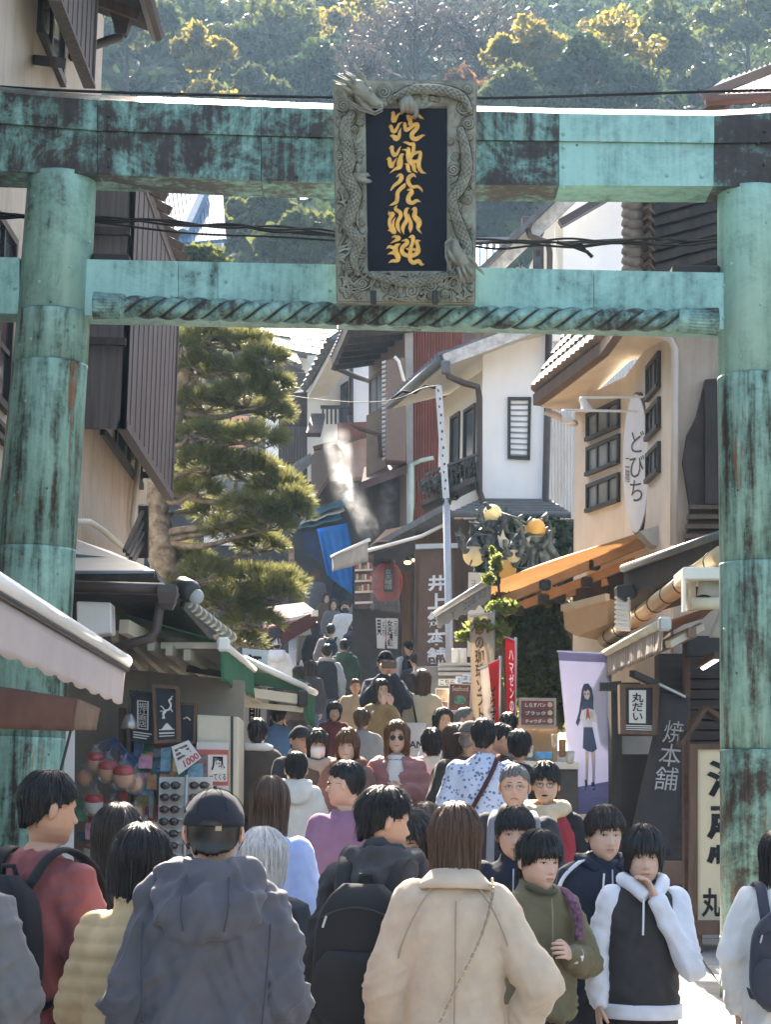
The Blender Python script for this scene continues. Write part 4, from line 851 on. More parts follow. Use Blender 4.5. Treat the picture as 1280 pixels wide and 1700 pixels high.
# row behind the pine, closing the left side of the street
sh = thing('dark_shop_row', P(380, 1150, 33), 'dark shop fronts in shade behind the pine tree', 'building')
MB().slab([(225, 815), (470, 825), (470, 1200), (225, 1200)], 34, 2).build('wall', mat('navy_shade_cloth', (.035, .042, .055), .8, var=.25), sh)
og = thing('shop_sign', P(390, 720, 33.5), 'peach coloured sign with black brush lettering half hidden in the pine', 'sign')
MB().slab([(388, 742), (394, 742), (394, 840), (388, 840)], 33.55, .1).build('post', dwood, og); MB().slab([(372, 690), (412, 690), (412, 742), (372, 742)], 33.5, .05).build('board', mat('peach_board', (.62, .36, .25), .7, var=.1), og); ink = mat('black_ink', (.012, .012, .013), .7, var=.1)
text_on('lettering', '松', [P(374, 692, 33.5), P(410, 692, 33.5), P(410, 740, 33.5), P(374, 740, 33.5)], ink, og, .95)
ns = thing('shop_curtain', P(365, 900, 33.4), 'white shop curtain reading えのしま behind the lower branches of the pine', 'curtain')
MB().slab([(338, 828), (398, 828), (398, 905), (338, 905)], 33.4, .03).build('cloth', mat('white_cloth', (.66, .68, .72), .8, var=.06), ns); MB().slab([(347, 834), (386, 834), (384, 856), (347, 858)], 33.36, .03).build('dark_band', ink, ns)
text_on('lettering', 'えのしま', [P(346, 836, 33.35), P(387, 836, 33.35), P(387, 856, 33.35), P(346, 856, 33.35)], rwhite, ns, .92, bold=.02)
# temple roof far behind
tm = thing('temple', P(310, 420, 70), 'temple with blue green ribbed roof seen between the gate beams on the left', 'temple')
bt = mat('blue_copper_roof', (.07, .15, .24), .8, 0, spec=.15, var=.2, vs=3); tq = [P(255, 415, 68), P(372, 404, 68), P(366, 322, 74), P(240, 330, 74)]
MB().hexa(tq + [p - V3(0, 0, .25) for p in tq]).build('roof', bt, tm)
for k in range(19): MB().beam(bl(tq, k / 18, 0) + V3(0, 0, .08), bl(tq, k / 18, 1) + V3(0, 0, .08), .12, .16).build('roof_rib', bt, tm)
MB().tube([P(303, 392, 68.5), P(335, 322, 73)], .28, 8).build('hip_ridge', bt, tm); MB().slab([(270, 410), (366, 406), (366, 500), (270, 500)], 69, 3).build('wall', dwood, tm)
for k in range(26): MB().box(P(258 + k * 4.4, 419 - k * .4, 68), (.14, .3, .16)).build('rafter_end', rwhite, tm)
br = thing('blue_roofed_house', P(800, 520, 62), 'house with a pale blue metal roof behind the right edge of the plaque', 'house')
bq = [P(770, 462, 60), P(826, 466, 60), P(826, 412, 66), P(770, 408, 66)]; MB().hexa(bq + [p - V3(0, 0, .2) for p in bq]).build('roof', mat('pale_blue_roof', (.26, .40, .56), .75, 0, spec=.15, var=.1), br)
for k in range(6): MB().beam(bl(bq, k / 5, 0) + V3(0, 0, .06), bl(bq, k / 5, 1) + V3(0, 0, .06), .1, .14).build('roof_rib', MC['pale_blue_roof'], br)
MB().slab([(760, 395), (850, 393), (850, 412), (760, 414)], 66.5, .5).build('ridge', mat('mauve_ridge', (.25, .2, .22), .5), br); MB().slab([(770, 458), (830, 460), (830, 560), (770, 560)], 61, 3).build('wall', plcr, br)
# ================================================================ pine, hedge, bushes, lamps, wires
def needle_pad(parent, cen, rx, rz, n, rng, per=26):
 d = rng.normal(size=(n, 3)); d /= np.linalg.norm(d, axis=1)[:, None]; d[:, 2] = np.abs(d[:, 2]) * .9 - .25
 c = np.array(cen) + d * np.array((rx, rx * .8, rz)) * rng.uniform(.55, 1.0, (n, 1)); ax = d * np.array((1, 1, .8)) + np.array((0, 0, .35)); ax /= np.linalg.norm(ax, axis=1)[:, None]
 C = np.repeat(c, per, 0); A = np.repeat(ax, per, 0) * .95 + rng.normal(size=(n * per, 3)) * .42; A /= np.linalg.norm(A, axis=1)[:, None]
 L = rng.uniform(.11, .20, (n * per, 1)); s = np.cross(A, rng.normal(size=A.shape)); s = s / np.linalg.norm(s, axis=1)[:, None] * .0046
 b = C + A * .01; e = C + A * L; V = np.stack([b - s, b + s, e + s * .35, e - s * .35], 1).reshape(-1, 3) - np.array(OFF[parent.name]); N_ = n * per
 me = bpy.data.meshes.new('needles'); me.vertices.add(4 * N_); me.vertices.foreach_set('co', V.ravel()); me.loops.add(4 * N_); me.polygons.add(N_)
 me.loops.foreach_set('vertex_index', np.arange(4 * N_, dtype=np.int32)); me.polygons.foreach_set('loop_start', np.arange(0, 4 * N_, 4, dtype=np.int32)); me.materials.append(NEEDLE)
 t = me.attributes.new('tint', 'FLOAT', 'POINT'); t.data.foreach_set('value', np.repeat(np.clip(rng.random(N_), 0, 1), 4).astype(np.float32)); me.update(calc_edges=True)
 o = put('needle_pad', me, parent, OFF[parent.name]); o['kind'] = 'stuff'; return c
NEEDLE = leafmat('pine_needles', (.018, .045, .022), (.075, .115, .045), .42, (.40, .36, .12))
YP = 27.0
pine = thing('pine_tree', V3(P(270, 1000, YP).x, YP, G(YP)), 'old cloud pruned pine with layered needle pads leaning over the street behind the slatted screen', 'tree')
pbark = mat('pine_bark', (.085, .07, .06), .9, var=.5, vs=9, bump=1, bs=14, col2=(.2, .19, .17))
tp = [V3(P(270, 1000, YP).x, YP, G(YP)), P(276, 1010, YP), P(266, 900, YP), P(258, 830, YP), P(275, 740, YP), P(300, 650, YP), P(320, 580, YP), P(340, 540, YP)]
tps = [Vector(q) for q in spline(tp, 5)]
mb = MB(); mb.tube(tps, [lerp(.24, .06, i / (len(tps) - 1)) * (1 + .12 * math.sin(i * 2.3)) for i in range(len(tps))], 12); mb.build('trunk', pbark, pine, True)
PADS = [(300, 575, 30, 22), (310, 700, 26, 24), (300, 800, 26, 24), (480, 850, 30, 22), (440, 870, 40, 24), (350, 850, 40, 20), (390, 620, 50, 22), (380, 725, 50, 18), (345, 560, 55, 26), (400, 568, 62, 30), (440, 596, 34, 26), (330, 612, 46, 26), (455, 640, 26, 22), (340, 672, 56, 30), (408, 662, 66, 34), (455, 685, 30, 28), (330, 720, 40, 20), (425, 728, 50, 22),
  (345, 770, 62, 34), (410, 782, 66, 38), (462, 812, 46, 32), (485, 835, 28, 26), (330, 815, 40, 16), (420, 842, 60, 22), (385, 885, 56, 28), (430, 905, 40, 26), (315, 928, 34, 28), (345, 950, 40, 26),
  (415, 965, 62, 36), (455, 985, 44, 30), (375, 1000, 50, 30), (420, 1030, 44, 26), (410, 1066, 28, 18), (470, 965, 34, 24), (300, 985, 30, 22)]
rng = np.random.default_rng(21); rd = random.Random(4)
for k, (x, y, rx, rz) in enumerate(PADS):
 yy = YP + rd.uniform(-.7, .5); c = P(x, y, yy); s = YP / F
 needle_pad(pine, c, rx * s * 1.0, rz * s * .95, int(rx * rz * .062) + 30, rng)
 b = min(tps, key=lambda q: (q - c).length + max(0, q.z - c.z) * 1.5); m1 = b.lerp(c, .45) + V3(rd.uniform(-.1, .1), 0, rd.uniform(-.22, .02)); cc = c - V3(0, 0, rz * s * .45)
 mb = MB(); mb.tube([Vector(q) for q in spline([b, m1, b.lerp(c, .75) + V3(0, 0, rd.uniform(-.15, .05)), cc], 4)], [.05, .047, .045, .042, .04, .037, .034, .031, .028, .025, .022, .02, .016], 6)
 for j in range(7):
  a = rd.uniform(0, 6.28); e = c + V3(math.cos(a) * rx * s * .8, math.sin(a) * rx * s * .5, rd.uniform(-.3, .3) * rz * s); mb.tube([cc, cc.lerp(e, .5) + V3(rd.uniform(-.06, .06), 0, rd.uniform(-.09, .02)), e], [.018, .012, .006], 5)
 mb.build('branch', pbark, pine, True)
def bush(name, label, cat, lobes, Y, m, size, per=1.0, seed=1, group=None, stems=3):
 rng = np.random.default_rng(seed); c0 = P(lobes[0][0], lobes[0][1], Y); t = thing(name, V3(c0.x, Y, G(Y)), label, cat, group); pts = []
 for x, y, rx, rz in lobes:
  c = P(x, y, Y + rng.uniform(-.2, .2)); s = Y / F; n = int(rx * rz * per); d = rng.normal(size=(n, 3)); d /= np.linalg.norm(d, axis=1)[:, None]
  pts.append(np.array(c) + d * np.array((rx * s, min(rx, 30) * s, rz * s)) * (rng.random((n, 1)) ** .35) * (1 + .12 * rng.normal(size=(n, 1))))
 p = np.concatenate(pts); put('leaves', leaf_mesh('leaves', p - np.array(OFF[t.name]), rng.uniform(size * .6, size * 1.3, len(p)), m, rng, .5), t, OFF[t.name])
 mb = MB(); b = V3(c0.x, Y, G(Y))
 for k in range(stems):
  x, y, rx, rz = lobes[k % len(lobes)]; mb.tube([b + V3(.08 * k, 0, 0), b.lerp(P(x, y, Y), .5) + V3(.1, .05 * k, 0), P(x, y, Y)], [.04, .03, .01], 6)
 mb.build('stem', bark, t); return t
hedge_m = leafmat('leaves_hedge', (.018, .035, .018), (.05, .085, .04), .3); bush_m = leafmat('leaves_bush', (.02, .035, .016), (.08, .12, .04), .45, (.34, .34, .09))
bush('ivy_hedge', 'dark ivy hedge under the grey pent roof, behind the globe lamps', 'hedge', [(870, 895, 40, 32), (915, 895, 45, 34), (945, 905, 22, 36), (850, 960, 60, 45), (920, 950, 50, 30)], 29.6, hedge_m, .09, 1.5, 5)
bush('climbing_bush', 'tall leafy bush with sunlit top beneath the orange awning, behind the flags', 'bush', [(870, 1050, 48, 40), (915, 1030, 26, 40), (890, 1110, 50, 55), (905, 1165, 44, 45), (845, 1030, 38, 26), (835, 1000, 34, 14), (930, 1090, 16, 50), (880, 1010, 50, 26)], 22.4, bush_m, .055, 1.5, 6)
bush('vine', 'thin bright green vine shoots beside the beige banner', 'vine', [(835, 1008, 26, 12), (800, 1040, 22, 14), (825, 935, 9, 14), (812, 960, 12, 8), (818, 915, 4, 10), (770, 1055, 14, 8), (828, 1045, 20, 16)], 21.0, leafmat('leaves_vine', (.10, .14, .04), (.28, .32, .09), .6), .05, .9, 8)
bush('trellis_flowers', 'sparse pink flowered climber under the orange awning', 'plant', [(960, 985, 40, 14), (905, 990, 40, 16)], 23.2, leafmat('pink_petals', (.45, .12, .2), (.35, .4, .3), .5), .05, .5, 9)
# ---------------------------------------------------------------- dragon lamps
dm = mat('blue_black_iron', (.045, .06, .065), .5, .4, var=.4, vs=12, bump=.3, col2=(.13, .16, .165))
globe_m = mat('cream_lamp_globe', (.92, .82, .56), .35, var=.05, trans=.55, spec=.5); globe_o = mat('amber_lamp_globe', (.88, .58, .18), .35, var=.05, trans=.5, spec=.5)
def lamp(cx, label, globes, Y):
 t = thing('dragon_lamp', V3(P(cx, 900, Y).x, Y, G(Y)), label, 'street lamp'); z1 = P(cx, 900, Y).z; x = P(cx, 900, Y).x; s = Y / F
 MB().tube([V3(x, Y, G(Y)), V3(x, Y, G(Y) + .5), V3(x, Y, G(Y) + .55), V3(x, Y, z1 - .2), V3(x, Y, z1 + .1)], [.14, .13, .08, .065, .09], 12).build('post', dm, t, True)
 for gx, gy, r, m in globes:
  c = P(gx, gy, Y - .05); R_ = r * s; g = MB().ball(c, (R_, R_, R_ * 1.0), 20, 14)
  go = g.build('globe', m, t, True); top = gy < 895; b = c + V3(0, 0, -R_ * .95 if top else R_ * .95); hub = V3(x, Y, z1 + .05)
  MB().tube([b + V3(0, 0, .05 if top else -.05), b + V3(0, 0, 0), b + V3(0, 0, -.1 if top else .1)], [R_ * .62, R_ * .75, R_ * .35], 10).build('globe_holder', dm, t, True)
  MB().tube([hub, hub.lerp(b, .5) + V3(0, 0, .14), b + V3(0, 0, -.05 if top else .08)], [.05, .06, .05], 8).build('arm', dm, t, True)
  for sg in (-1, 1):                      # a winged dragon beside every globe
   q = b + V3(sg * R_ * .9, -.03, 0); w_ = [q + V3(0, 0, -.06), q + V3(sg * .10, -.05, .02), q + V3(sg * .13, -.06, .16), q + V3(sg * .09, -.05, .13), q + V3(sg * .06, -.04, .24), q + V3(sg * .03, -.02, .14), q + V3(-sg * .02, 0, .10)]
   MB().prism(w_, (0, .02, 0)).build('dragon_wing', dm if gx != 853 else mat('pale_worn_metal', (.42, .42, .38), .6, var=.2), t)
   MB().tube([b + V3(sg * .03, -.06, -.08), b + V3(sg * R_ * .8, -.1, -.1), b + V3(sg * R_ * 1.2, -.12, .0), b + V3(sg * R_ * 1.35, -.14, .09), b + V3(sg * R_ * 1.55, -.16, .08)], [.035, .045, .035, .03, .01], 7).build('dragon_body', dm, t, True)
 rr = random.Random(int(cx))
 mb = MB()
 for k in range(46):
  a = rr.uniform(0, 6.28); e = rr.gauss(0, .8); r0 = rr.uniform(.05, .30); p = V3(x + math.cos(a) * r0, Y + math.sin(a) * r0 * .6, z1 + e * .2); mb.tube([p, p + V3(rr.gauss(0, .06), -.03, rr.gauss(.02, .06)), p + V3(rr.gauss(0, .1), -.05, rr.gauss(.03, .08))], [.035, .025, .006], 6)
 mb.build('dragon_ornament', dm, t, True)['kind'] = 'stuff'; return t
lamp(815, 'ornate dragon lamp with cream globes, the left one of the pair before the hedge', [(818, 853, 16, globe_m), (787, 922, 18.5, globe_m), (840, 944, 18, globe_o)], 26.5)
lamp(885, 'ornate dragon lamp with an amber top globe, the right one rising over the orange awning', [(889, 879, 18, globe_o), (853, 922, 12, globe_m), (925, 952, 15, globe_m)], 25.6)
# ---------------------------------------------------------------- overhead wires
blk = mat('black_cable', (.012, .012, .013), .6, spec=.2)
def wire(pts, Y, r, label, name='cable'):
 q = [P(x, y, Y + dy) for x, y, dy in [(p + (0,))[:3] for p in pts]]; o = MB().tube([Vector(v) for v in spline(q, 8)], r, 6).build(name, blk, None, True, off=q[0]); tag(o, label, 'cable'); return o
wire([(-60, 140), (150, 152), (557, 162), (800, 163), (1000, 158), (1180, 152), (1340, 148)], 14.6, .011, 'single black cable crossing just above the gate beam')
bundle = thing('cable_bundle', P(160, 370, 14.4), 'tangled bundle of black cables hanging between the two gate beams', 'cables')
for k, (dy, am, fq) in enumerate(((0, 3, .045), (7, 4, .033), (11, 2.5, .05), (4, 3, .028), (16, 2, .02))):
 pts = [P(x, np.interp(x, [-40, 160, 560, 800, 1190, 1320], [352, 362, 385, 400, 397, 392]) + dy * (.5 + .5 * math.cos(x / 190 + k)) + am * math.sin(x * fq + k * 2), 14.4 + .03 * k) for x in range(-40, 1330, 16)]
 MB().tube(pts, .0085, 6).build('cable', blk, bundle, True)
MB().tube([P(925, 402, 14.3), P(950, 408, 14.3), P(965, 404, 14.3), P(972, 412, 14.3), P(955, 411, 14.3), P(975, 418, 14.3), P(984, 427, 14.3)], .014, 6).build('cable_knot', blk, bundle, True)
wire([(470, 655, 8), (520, 662, 5), (600, 668, 2), (660, 662), (700, 645), (728, 640)], 29, .007, 'thin cable from the steel pole towards the cream balcony house')
# ---------------------------------------------------------------- steam from the bun shop
def steam():
 m = bpy.data.materials.new('steam'); m.use_nodes = True; m.node_tree.nodes.clear(); N = NT(m); tc = N('ShaderNodeTexCoord').outputs['Generated']
 def col(x0, z0, x1, z1, w_):        # plume along a slanted axis in the box
  sx = N('ShaderNodeSeparateXYZ', {0: tc}); t = N.math('DIVIDE', N.math('SUBTRACT', sx.outputs[2], z0), z1 - z0)
  cx = N.math('ADD', N.math('MULTIPLY', t, x1 - x0), x0); d = N.math('ABSOLUTE', N.math('SUBTRACT', sx.outputs[0], cx)); dy = N.math('ABSOLUTE', N.math('SUBTRACT', sx.outputs[1], .5))
  return N.math('MULTIPLY', N.math('SUBTRACT', 1, N.math('DIVIDE', d, w_), True), N.math('MULTIPLY', N.math('SUBTRACT', 1, N.math('MULTIPLY', dy, 2), True), N.math('MULTIPLY', N.math('MULTIPLY', t, 3.5, True), N.math('MULTIPLY', N.math('SUBTRACT', 1, t), 3.5, True))))
 f = N.math('ADD', N.math('ADD', col(.72, -.08, .26, .62, .17), col(.34, .34, .16, 1.0, .20)), N.math('MULTIPLY', col(.80, .05, .84, .62, .14), .6))
 nz = N('ShaderNodeTexNoise', {'Vector': N('ShaderNodeMapping', {0: tc, 'Scale': (3, 2, 5)}).outputs[0], 'Scale': 2.3, 'Detail': 8, 'Roughness': .65, 'Distortion': .6}).outputs[0]
 den = N.math('MULTIPLY', N.math('MULTIPLY', f, N.ramp(nz, [(.44, 0), (.68, 1)])), 1.8)
 v = N('ShaderNodeVolumePrincipled', {'Color': (.95, .96, 1, 1), 'Density': den, 'Anisotropy': .5}); o = N('ShaderNodeOutputMaterial'); N.l.new(v.outputs[0], o.inputs['Volume'])
 a, b = P(528, 895, 35.0), P(672, 700, 35.0); mb = MB(); mb.box(((a.x + b.x) / 2, 35.4, (a.z + b.z) / 2), (b.x - a.x, .9, b.z - a.z)); ob = mb.build('steam', m, None, off=Vector((0, 0, 0))); tag(ob, kind='stuff'); return ob
steam()
# ================================================================ awnings, stalls, signs, flags
def cloth_grid(parent, name, q, nu, nv, m, wave=.01, freq=9, hem=0, th=.004, seed=0, sag=0):
 """cloth over a quad TL, TR, BR, BL: soft folds across it and an uneven hem"""
 n = qn(q); rr = random.Random(seed); ph = [rr.uniform(0, 6.3) for _ in range(4)]; g = []
 for j in range(nv + 1):
  row = []
  for i in range(nu + 1):
   u, v = i / nu, j / nv; p = bl(q, u, v)
   d = wave * v ** .6 * (math.sin(u * freq * 6.28 + ph[0] + .6 * v) * .6 + math.sin(u * freq * 2.7 * 6.28 + ph[1]) * .4) - sag * math.sin(pi * u) * math.sin(pi * v)
   p = p + n * d
   if hem and j == nv: p = p + (bl(q, u, 1) - bl(q, u, 0)).normalized() * (-hem * (.5 + .5 * math.cos(u * freq * 6.28 * 1.0 + ph[2])))
   row.append(p)
  g.append(row)
 mb = MB(); W = nu + 1
 f1 = [p + n * th / 2 for r in g for p in r]; f2 = [p - n * th / 2 for r in g for p in r]; K = len(f1); fs = []
 for j in range(nv):
  for i in range(nu):
   a = j * W + i; fs.append((a, a + 1, a + W + 1, a + W)); fs.append((K + a, K + a + W, K + a + W + 1, K + a + 1))
 bd = [(j * W + i, j * W + i + 1) for j in (0, nv) for i in range(nu)] + [(j * W + i, (j + 1) * W + i) for i in (0, nu) for j in range(nv)]
 fs += [(a, b, K + b, K + a) for a, b in bd]
 mb.add(f1 + f2, fs); return mb.build(name, m, parent, True)
white_metal = mat('white_enamel', (.74, .73, .70), .35, var=.04, dirt=.1, spec=.5)
beige_metal = mat('beige_enamel', (.52, .48, .38), .45, var=.06, dirt=.15)
# --- left front awning, pale pink
aw = thing('front_awning', V3(-2.5, 9, G(9)), 'pale pink awning with a scalloped valance in the left foreground', 'awning')
pink = mat('pale_pink_canvas', (.50, .42, .39), .8, var=.06, vs=4, trans=.12, bump=.1)
bx = -1.35; zb_ = 2.37; y0, y1 = 4.5, 10.75
cloth_grid(aw, 'canopy', [V3(-2.9, y1, 3.1), V3(-2.9, y0, 3.1), V3(bx, y0, zb_ + .02), V3(bx, y1, zb_ + .02)], 30, 6, mat('white_canvas', (.66, .65, .64), .75, var=.05, trans=.2), .012, 4)
MB().tube([V3(bx, y0, zb_ + .015), V3(bx, y1 + .02, zb_ + .015)], .036, 12).build('front_bar', white_metal, aw, True)
MB().tube([V3(bx + .012, y0, zb_ - .028), V3(bx + .012, y1, zb_ - .028)], .012, 8).build('valance_rail', fdark, aw, True)
cloth_grid(aw, 'valance', [V3(bx, y1, zb_ - .035), V3(bx, y0, zb_ - .035), V3(bx - .01, y0, zb_ - .24), V3(bx - .01, y1, zb_ - .22)], 150, 5, pink, .007, 14, .016, seed=2)
ba = thing('inner_awning', P(60, 1210, 11.9), 'faded brown awning hanging under the pale pink one', 'awning')
brc = mat('red_brown_canvas', (.13, .065, .045), .85, var=.2, trans=.15)
cloth_grid(ba, 'valance', [P(-60, 1130, 11.8), P(128, 1160, 12.3), P(122, 1214, 12.3), P(-60, 1208, 11.8)], 24, 5, brc, .02, 3)
cloth_grid(ba, 'end_flap', [P(128, 1160, 12.3), P(166, 1176, 12.5), P(158, 1212, 12.5), P(122, 1212, 12.3)], 10, 5, mat('light_brown_canvas', (.22, .14, .10), .85, var=.2, trans=.15), .03, 2)
MB().tube([P(117, 1212, 12.2), P(97, 1292, 12.2)], .009, 6).build('crank_pole', fdark, ba)
# --- souvenir stall on the left
stl = thing('souvenir_stall', P(260, 1420, 15.8) * 1, 'souvenir stall with a blue grey metal roof and beige cabinet, beside the left gate pillar', 'stall')
ply = mat('grey_beige_plywood', (.24, .215, .175), .75, var=.12, bump=.15, dirt=.3)
MB().slab([(100, 1100), (405, 1130), (402, 1560), (100, 1560)], 16.0, .1).build('back_panel', ply, stl)
MB().slab([(326, 1186), (396, 1190), (394, 1500), (326, 1500)], 15.3, .6).build('cabinet', beige_metal, stl, bevel=.01); MB().slab([(383, 1189), (387, 1189), (386, 1490), (382, 1490)], 15.29, .02).build('cabinet_door_edge', fdark, stl)
MB().slab([(101, 1205), (121, 1207), (118, 1560), (96, 1560)], 14.5, .08).build('corner_post', white_metal, stl)
MB().slab([(196, 1175), (206, 1175), (206, 1420), (196, 1420)], 15.6, .1).build('post', bwood, stl); MB().slab([(216, 1176), (219, 1176), (219, 1420), (216, 1420)], 15.6, .1).build('slim_post', fdark, stl)
rm = mat('blue_grey_sheet_roof', (.17, .20, .235), .38, .45, var=.15, vs=3)
fr = [P(110, 948, 14.4), P(256, 947, 14.4), P(183, 915, 16.3), P(110, 890, 16.6)]; MB().hexa(fr + [p - V3(0, 0, .02) for p in fr]).build('roof', rm, stl)
MB().beam(P(110, 922, 15.2), P(225, 933, 15.2), .03, .03).build('roof_seam', rm, stl)
fr = [P(256, 947, 14.4), P(288, 978, 15.0), P(330, 1010, 19), P(183, 915, 16.3)]; MB().hexa(fr + [p - V3(0, 0, .05) for p in fr]).build('roof_return', tile, stl)
MB().slab([(110, 947), (257, 946), (262, 962), (110, 962)], 14.42, .2).build('fascia', dwood, stl)
MB().tube([P(110, 973, 14.3), P(272, 978, 14.3)], .043, 10).build('gutter', gut, stl, True)
hp = P(278, 984, 14.3); MB().loft([[hp + V3(sx * a, sy * a, dz) for sx, sy in ((-1, -1), (1, -1), (1, 1), (-1, 1))] for a, dz in ((.062, .05), (.07, .0), (.055, -.08), (.035, -.12))]).build('gutter_hopper', gut, stl)
pipe(stl, [P(266, 1000, 14.3), P(263, 1020, 14.3), P(259, 1046, 14.3), P(250, 1060, 14.3), P(225, 1066, 14.3), P(152, 1084, 14.4)], .034, gut)
MB().hexa([P(110, 985, 14.6), P(285, 990, 14.8), P(400, 1120, 18.5), P(110, 1120, 18.5)] + [p + V3(0, 0, .05) for p in (P(110, 985, 14.6), P(285, 990, 14.8), P(400, 1120, 18.5), P(110, 1120, 18.5))]).build('ceiling', dwood, stl)
MB().slab([(126, 998), (184, 1000), (185, 1051), (127, 1057)], 14.5, .22).build('shutter_box', white_metal, stl, bevel=.01)
mb = MB()
for k in range(12):
 a = P(288 + k * 8.2, 984 + k * 6.3, 15.0 + k * .3); b = P(288 + (k + .8) * 8.2, 984 + (k + .8) * 6.3, 15.0 + (k + .8) * .3); MB().tube([a, b], [.05, .045], 8).build('edge_tile', mat('glazed_grey_tile', (.20, .21, .21), .3, .2, var=.2), stl, True)
for k in range(5): MB().beam(P(190 + k * 30, 1055 + k * 8, 15.0), P(240 + k * 34, 1110 + k * 3, 17), .05, .08).build('joist', mat('pale_joist', (.34, .31, .25), .7, var=.15), stl)
MB().beam(P(205, 1040, 14.8), P(440, 1165, 18.9), .07, .10).build('awning_rail', beige_metal, stl)
# spotlight
sl = thing('spotlight', P(315, 1000, 15.2), 'round black spotlight at the corner of the blue grey stall roof', 'lamp')
c = P(311, 980, 15.1); MB().tube([c + V3(-.07, .06, .035), c + V3(-.05, .0, .02), c + V3(.03, -.06, -.02), c + V3(.06, -.08, -.04)], [.03, .085, .09, .06], 14).build('housing', mat('black_enamel', (.012, .012, .013), .3, spec=.6), sl, True)
MB().ball(c + V3(.075, -.09, -.055), (.058, .03, .058), 14, 8).build('lens', mat('lamp_lens', (.35, .36, .37), .1, spec=.7), sl, True); MB().tube([c, c + V3(-.05, .1, -.12)], .02, 6).build('arm', fdark, sl)
# --- the two green awnings
gc = mat('green_canvas', (.06, .14, .085), .8, var=.12, trans=.3, vs=3); gcl = mat('bright_green_canvas', (.05, .22, .12), .8, var=.1, trans=.45)
ga = thing('green_awning', P(190, 1090, 15.5), 'dark green retractable awning with a short ragged valance over the souvenir stall', 'awning')
w0, f0, f1, w1 = P(188, 1016, 15.0), P(366, 1066, 15.0), P(421, 1112, 18.7), P(330, 1096, 18.7)
cloth_grid(ga, 'canopy', [w0, w1, f1, f0], 12, 8, gc, .01, 3, sag=.03); MB().tube([f0, f1], .032, 10).build('front_bar', white_metal, ga, True); MB().box(P(371, 1070, 14.95), (.09, .08, .10)).build('bar_end_cap', white_metal, ga, bevel=.015)
cloth_grid(ga, 'valance', [f0, f1, P(424, 1162, 18.7), P(372, 1136, 15.0)], 26, 5, gcl, .02, 4, .03, seed=5)
MB().beam(P(268, 1072, 15.2), P(366, 1072, 15.1), .05, .045).build('folding_arm', beige_metal, ga); MB().beam(P(310, 1110, 15.8), P(372, 1120, 15.9), .05, .05).build('folding_arm', fdark, ga)
g2 = thing('green_awning', P(360, 1180, 18.9), 'second green awning with beige arms reaching furthest into the street', 'awning', )
w0, f0, f1, w1 = P(400, 1092, 18.9), P(506, 1143, 18.9), P(523, 1150, 22), P(430, 1110, 22)
cloth_grid(g2, 'canopy', [w0, w1, f1, f0], 10, 6, gc, .01, 3); MB().tube([P(404, 1093, 18.8), P(508, 1141, 18.8)], .03, 10).build('side_bar', white_metal, g2, True); MB().tube([f0, f1], .035, 10).build('front_bar', white_metal, g2, True)
cloth_grid(g2, 'valance', [f0, f1, P(524, 1212, 22), P(510, 1200, 18.9)], 14, 5, gcl, .02, 3, .03, seed=6)
MB().beam(P(358, 1142, 18.2), P(502, 1162, 18.8), .075, .085).build('folding_arm', beige_metal, g2); MB().beam(P(405, 1122, 18.9), P(506, 1140, 18.85), .05, .12).build('canopy_edge', gc, g2); MB().beam(P(390, 1168, 18.6), P(502, 1178, 18.8), .05, .05).build('lower_rail', beige_metal, g2); MB().box(P(502, 1160, 18.75), (.10, .1, .16)).build('arm_joint', fdark, g2, bevel=.02)
# --- signs under the green awning
def framed(name, label, cat, q, Y, th, fm, pm, fw=.14, parent=None):
 t = thing(name, P(*q[3], Y), label, cat); qq = [P(x, y, Y) for x, y in q]
 fo = MB(); a = fw; b = fw * .45
 for s in (sub(qq, 0, 0, 1, b), sub(qq, 0, 1 - b, 1, 1), sub(qq, 0, b, a, 1 - b), sub(qq, 1 - a, b, 1, 1 - b)): plate(s, -th, .02, fo)
 fo.build('frame', fm, t); plate(sub(qq, a * .9, b * .9, 1 - a * .9, 1 - b * .9), -th + .01, 0).build('panel', pm, t); return t, qq
pale = mat('pale_sign_paper', (.62, .60, .56), .7, var=.06); dpan = mat('charcoal_sign_panel', (.022, .024, .03), .6, var=.3)
t, q = framed('lantern_sign', 'black box sign with a white name plate, leftmost under the green awning', 'sign', [(215, 1146), (258, 1150), (256, 1236), (216, 1230)], 15.1, .12, fdark, dpan, .08)
plate(sub(q, .28, .18, .74, .74), 0, .006).build('name_plate', pale, t); plate(sub(q, .34, .2, .68, .72), .006, .009).build('plate_face', dpan, t); text_on('lettering', '堀江商店', sub(q, .33, .2, .69, .72), pale, t, .9, True, proud=.012)
for k in range(3): plate(sub(q, .12, .80 + k * .05, .88 - .1 * k, .825 + k * .05), 0, .005).build('wave_motif', pale, t)
t, q = framed('lantern_sign', 'wood framed box sign with a white dragon above a mountain', 'sign', [(252, 1136), (297, 1140), (298, 1232), (256, 1235)], 15.0, .12, bwood, dpan, .13)
mbq = MB()
def on(q, pts, r, name, m, t, pr=.008): MB().tube([bl(q, u, v) + qn(q) * pr for u, v in pts], r, 6).build(name, m, t, True)
on(q, spline([(.72, .22), (.62, .26), (.68, .34), (.6, .42), (.45, .44), (.38, .5), (.42, .58)], 4), .008, 'dragon_motif', pale, t)
for a, b in (((.45, .44), (.28, .36)), ((.40, .47), (.26, .46)), ((.5, .45), (.34, .58)), ((.66, .25), (.76, .18)), ((.62, .4), (.74, .46))): on(q, [a, ((a[0] + b[0]) / 2, (a[1] + b[1]) / 2 - .02), b], .0045, 'dragon_claw_motif', pale, t)
for k in range(3): plate(sub(q, .2, .76 + k * .055, .8, .775 + k * .055 + .01 * (k % 2)), 0, .005).build('wave_motif', pale, t)
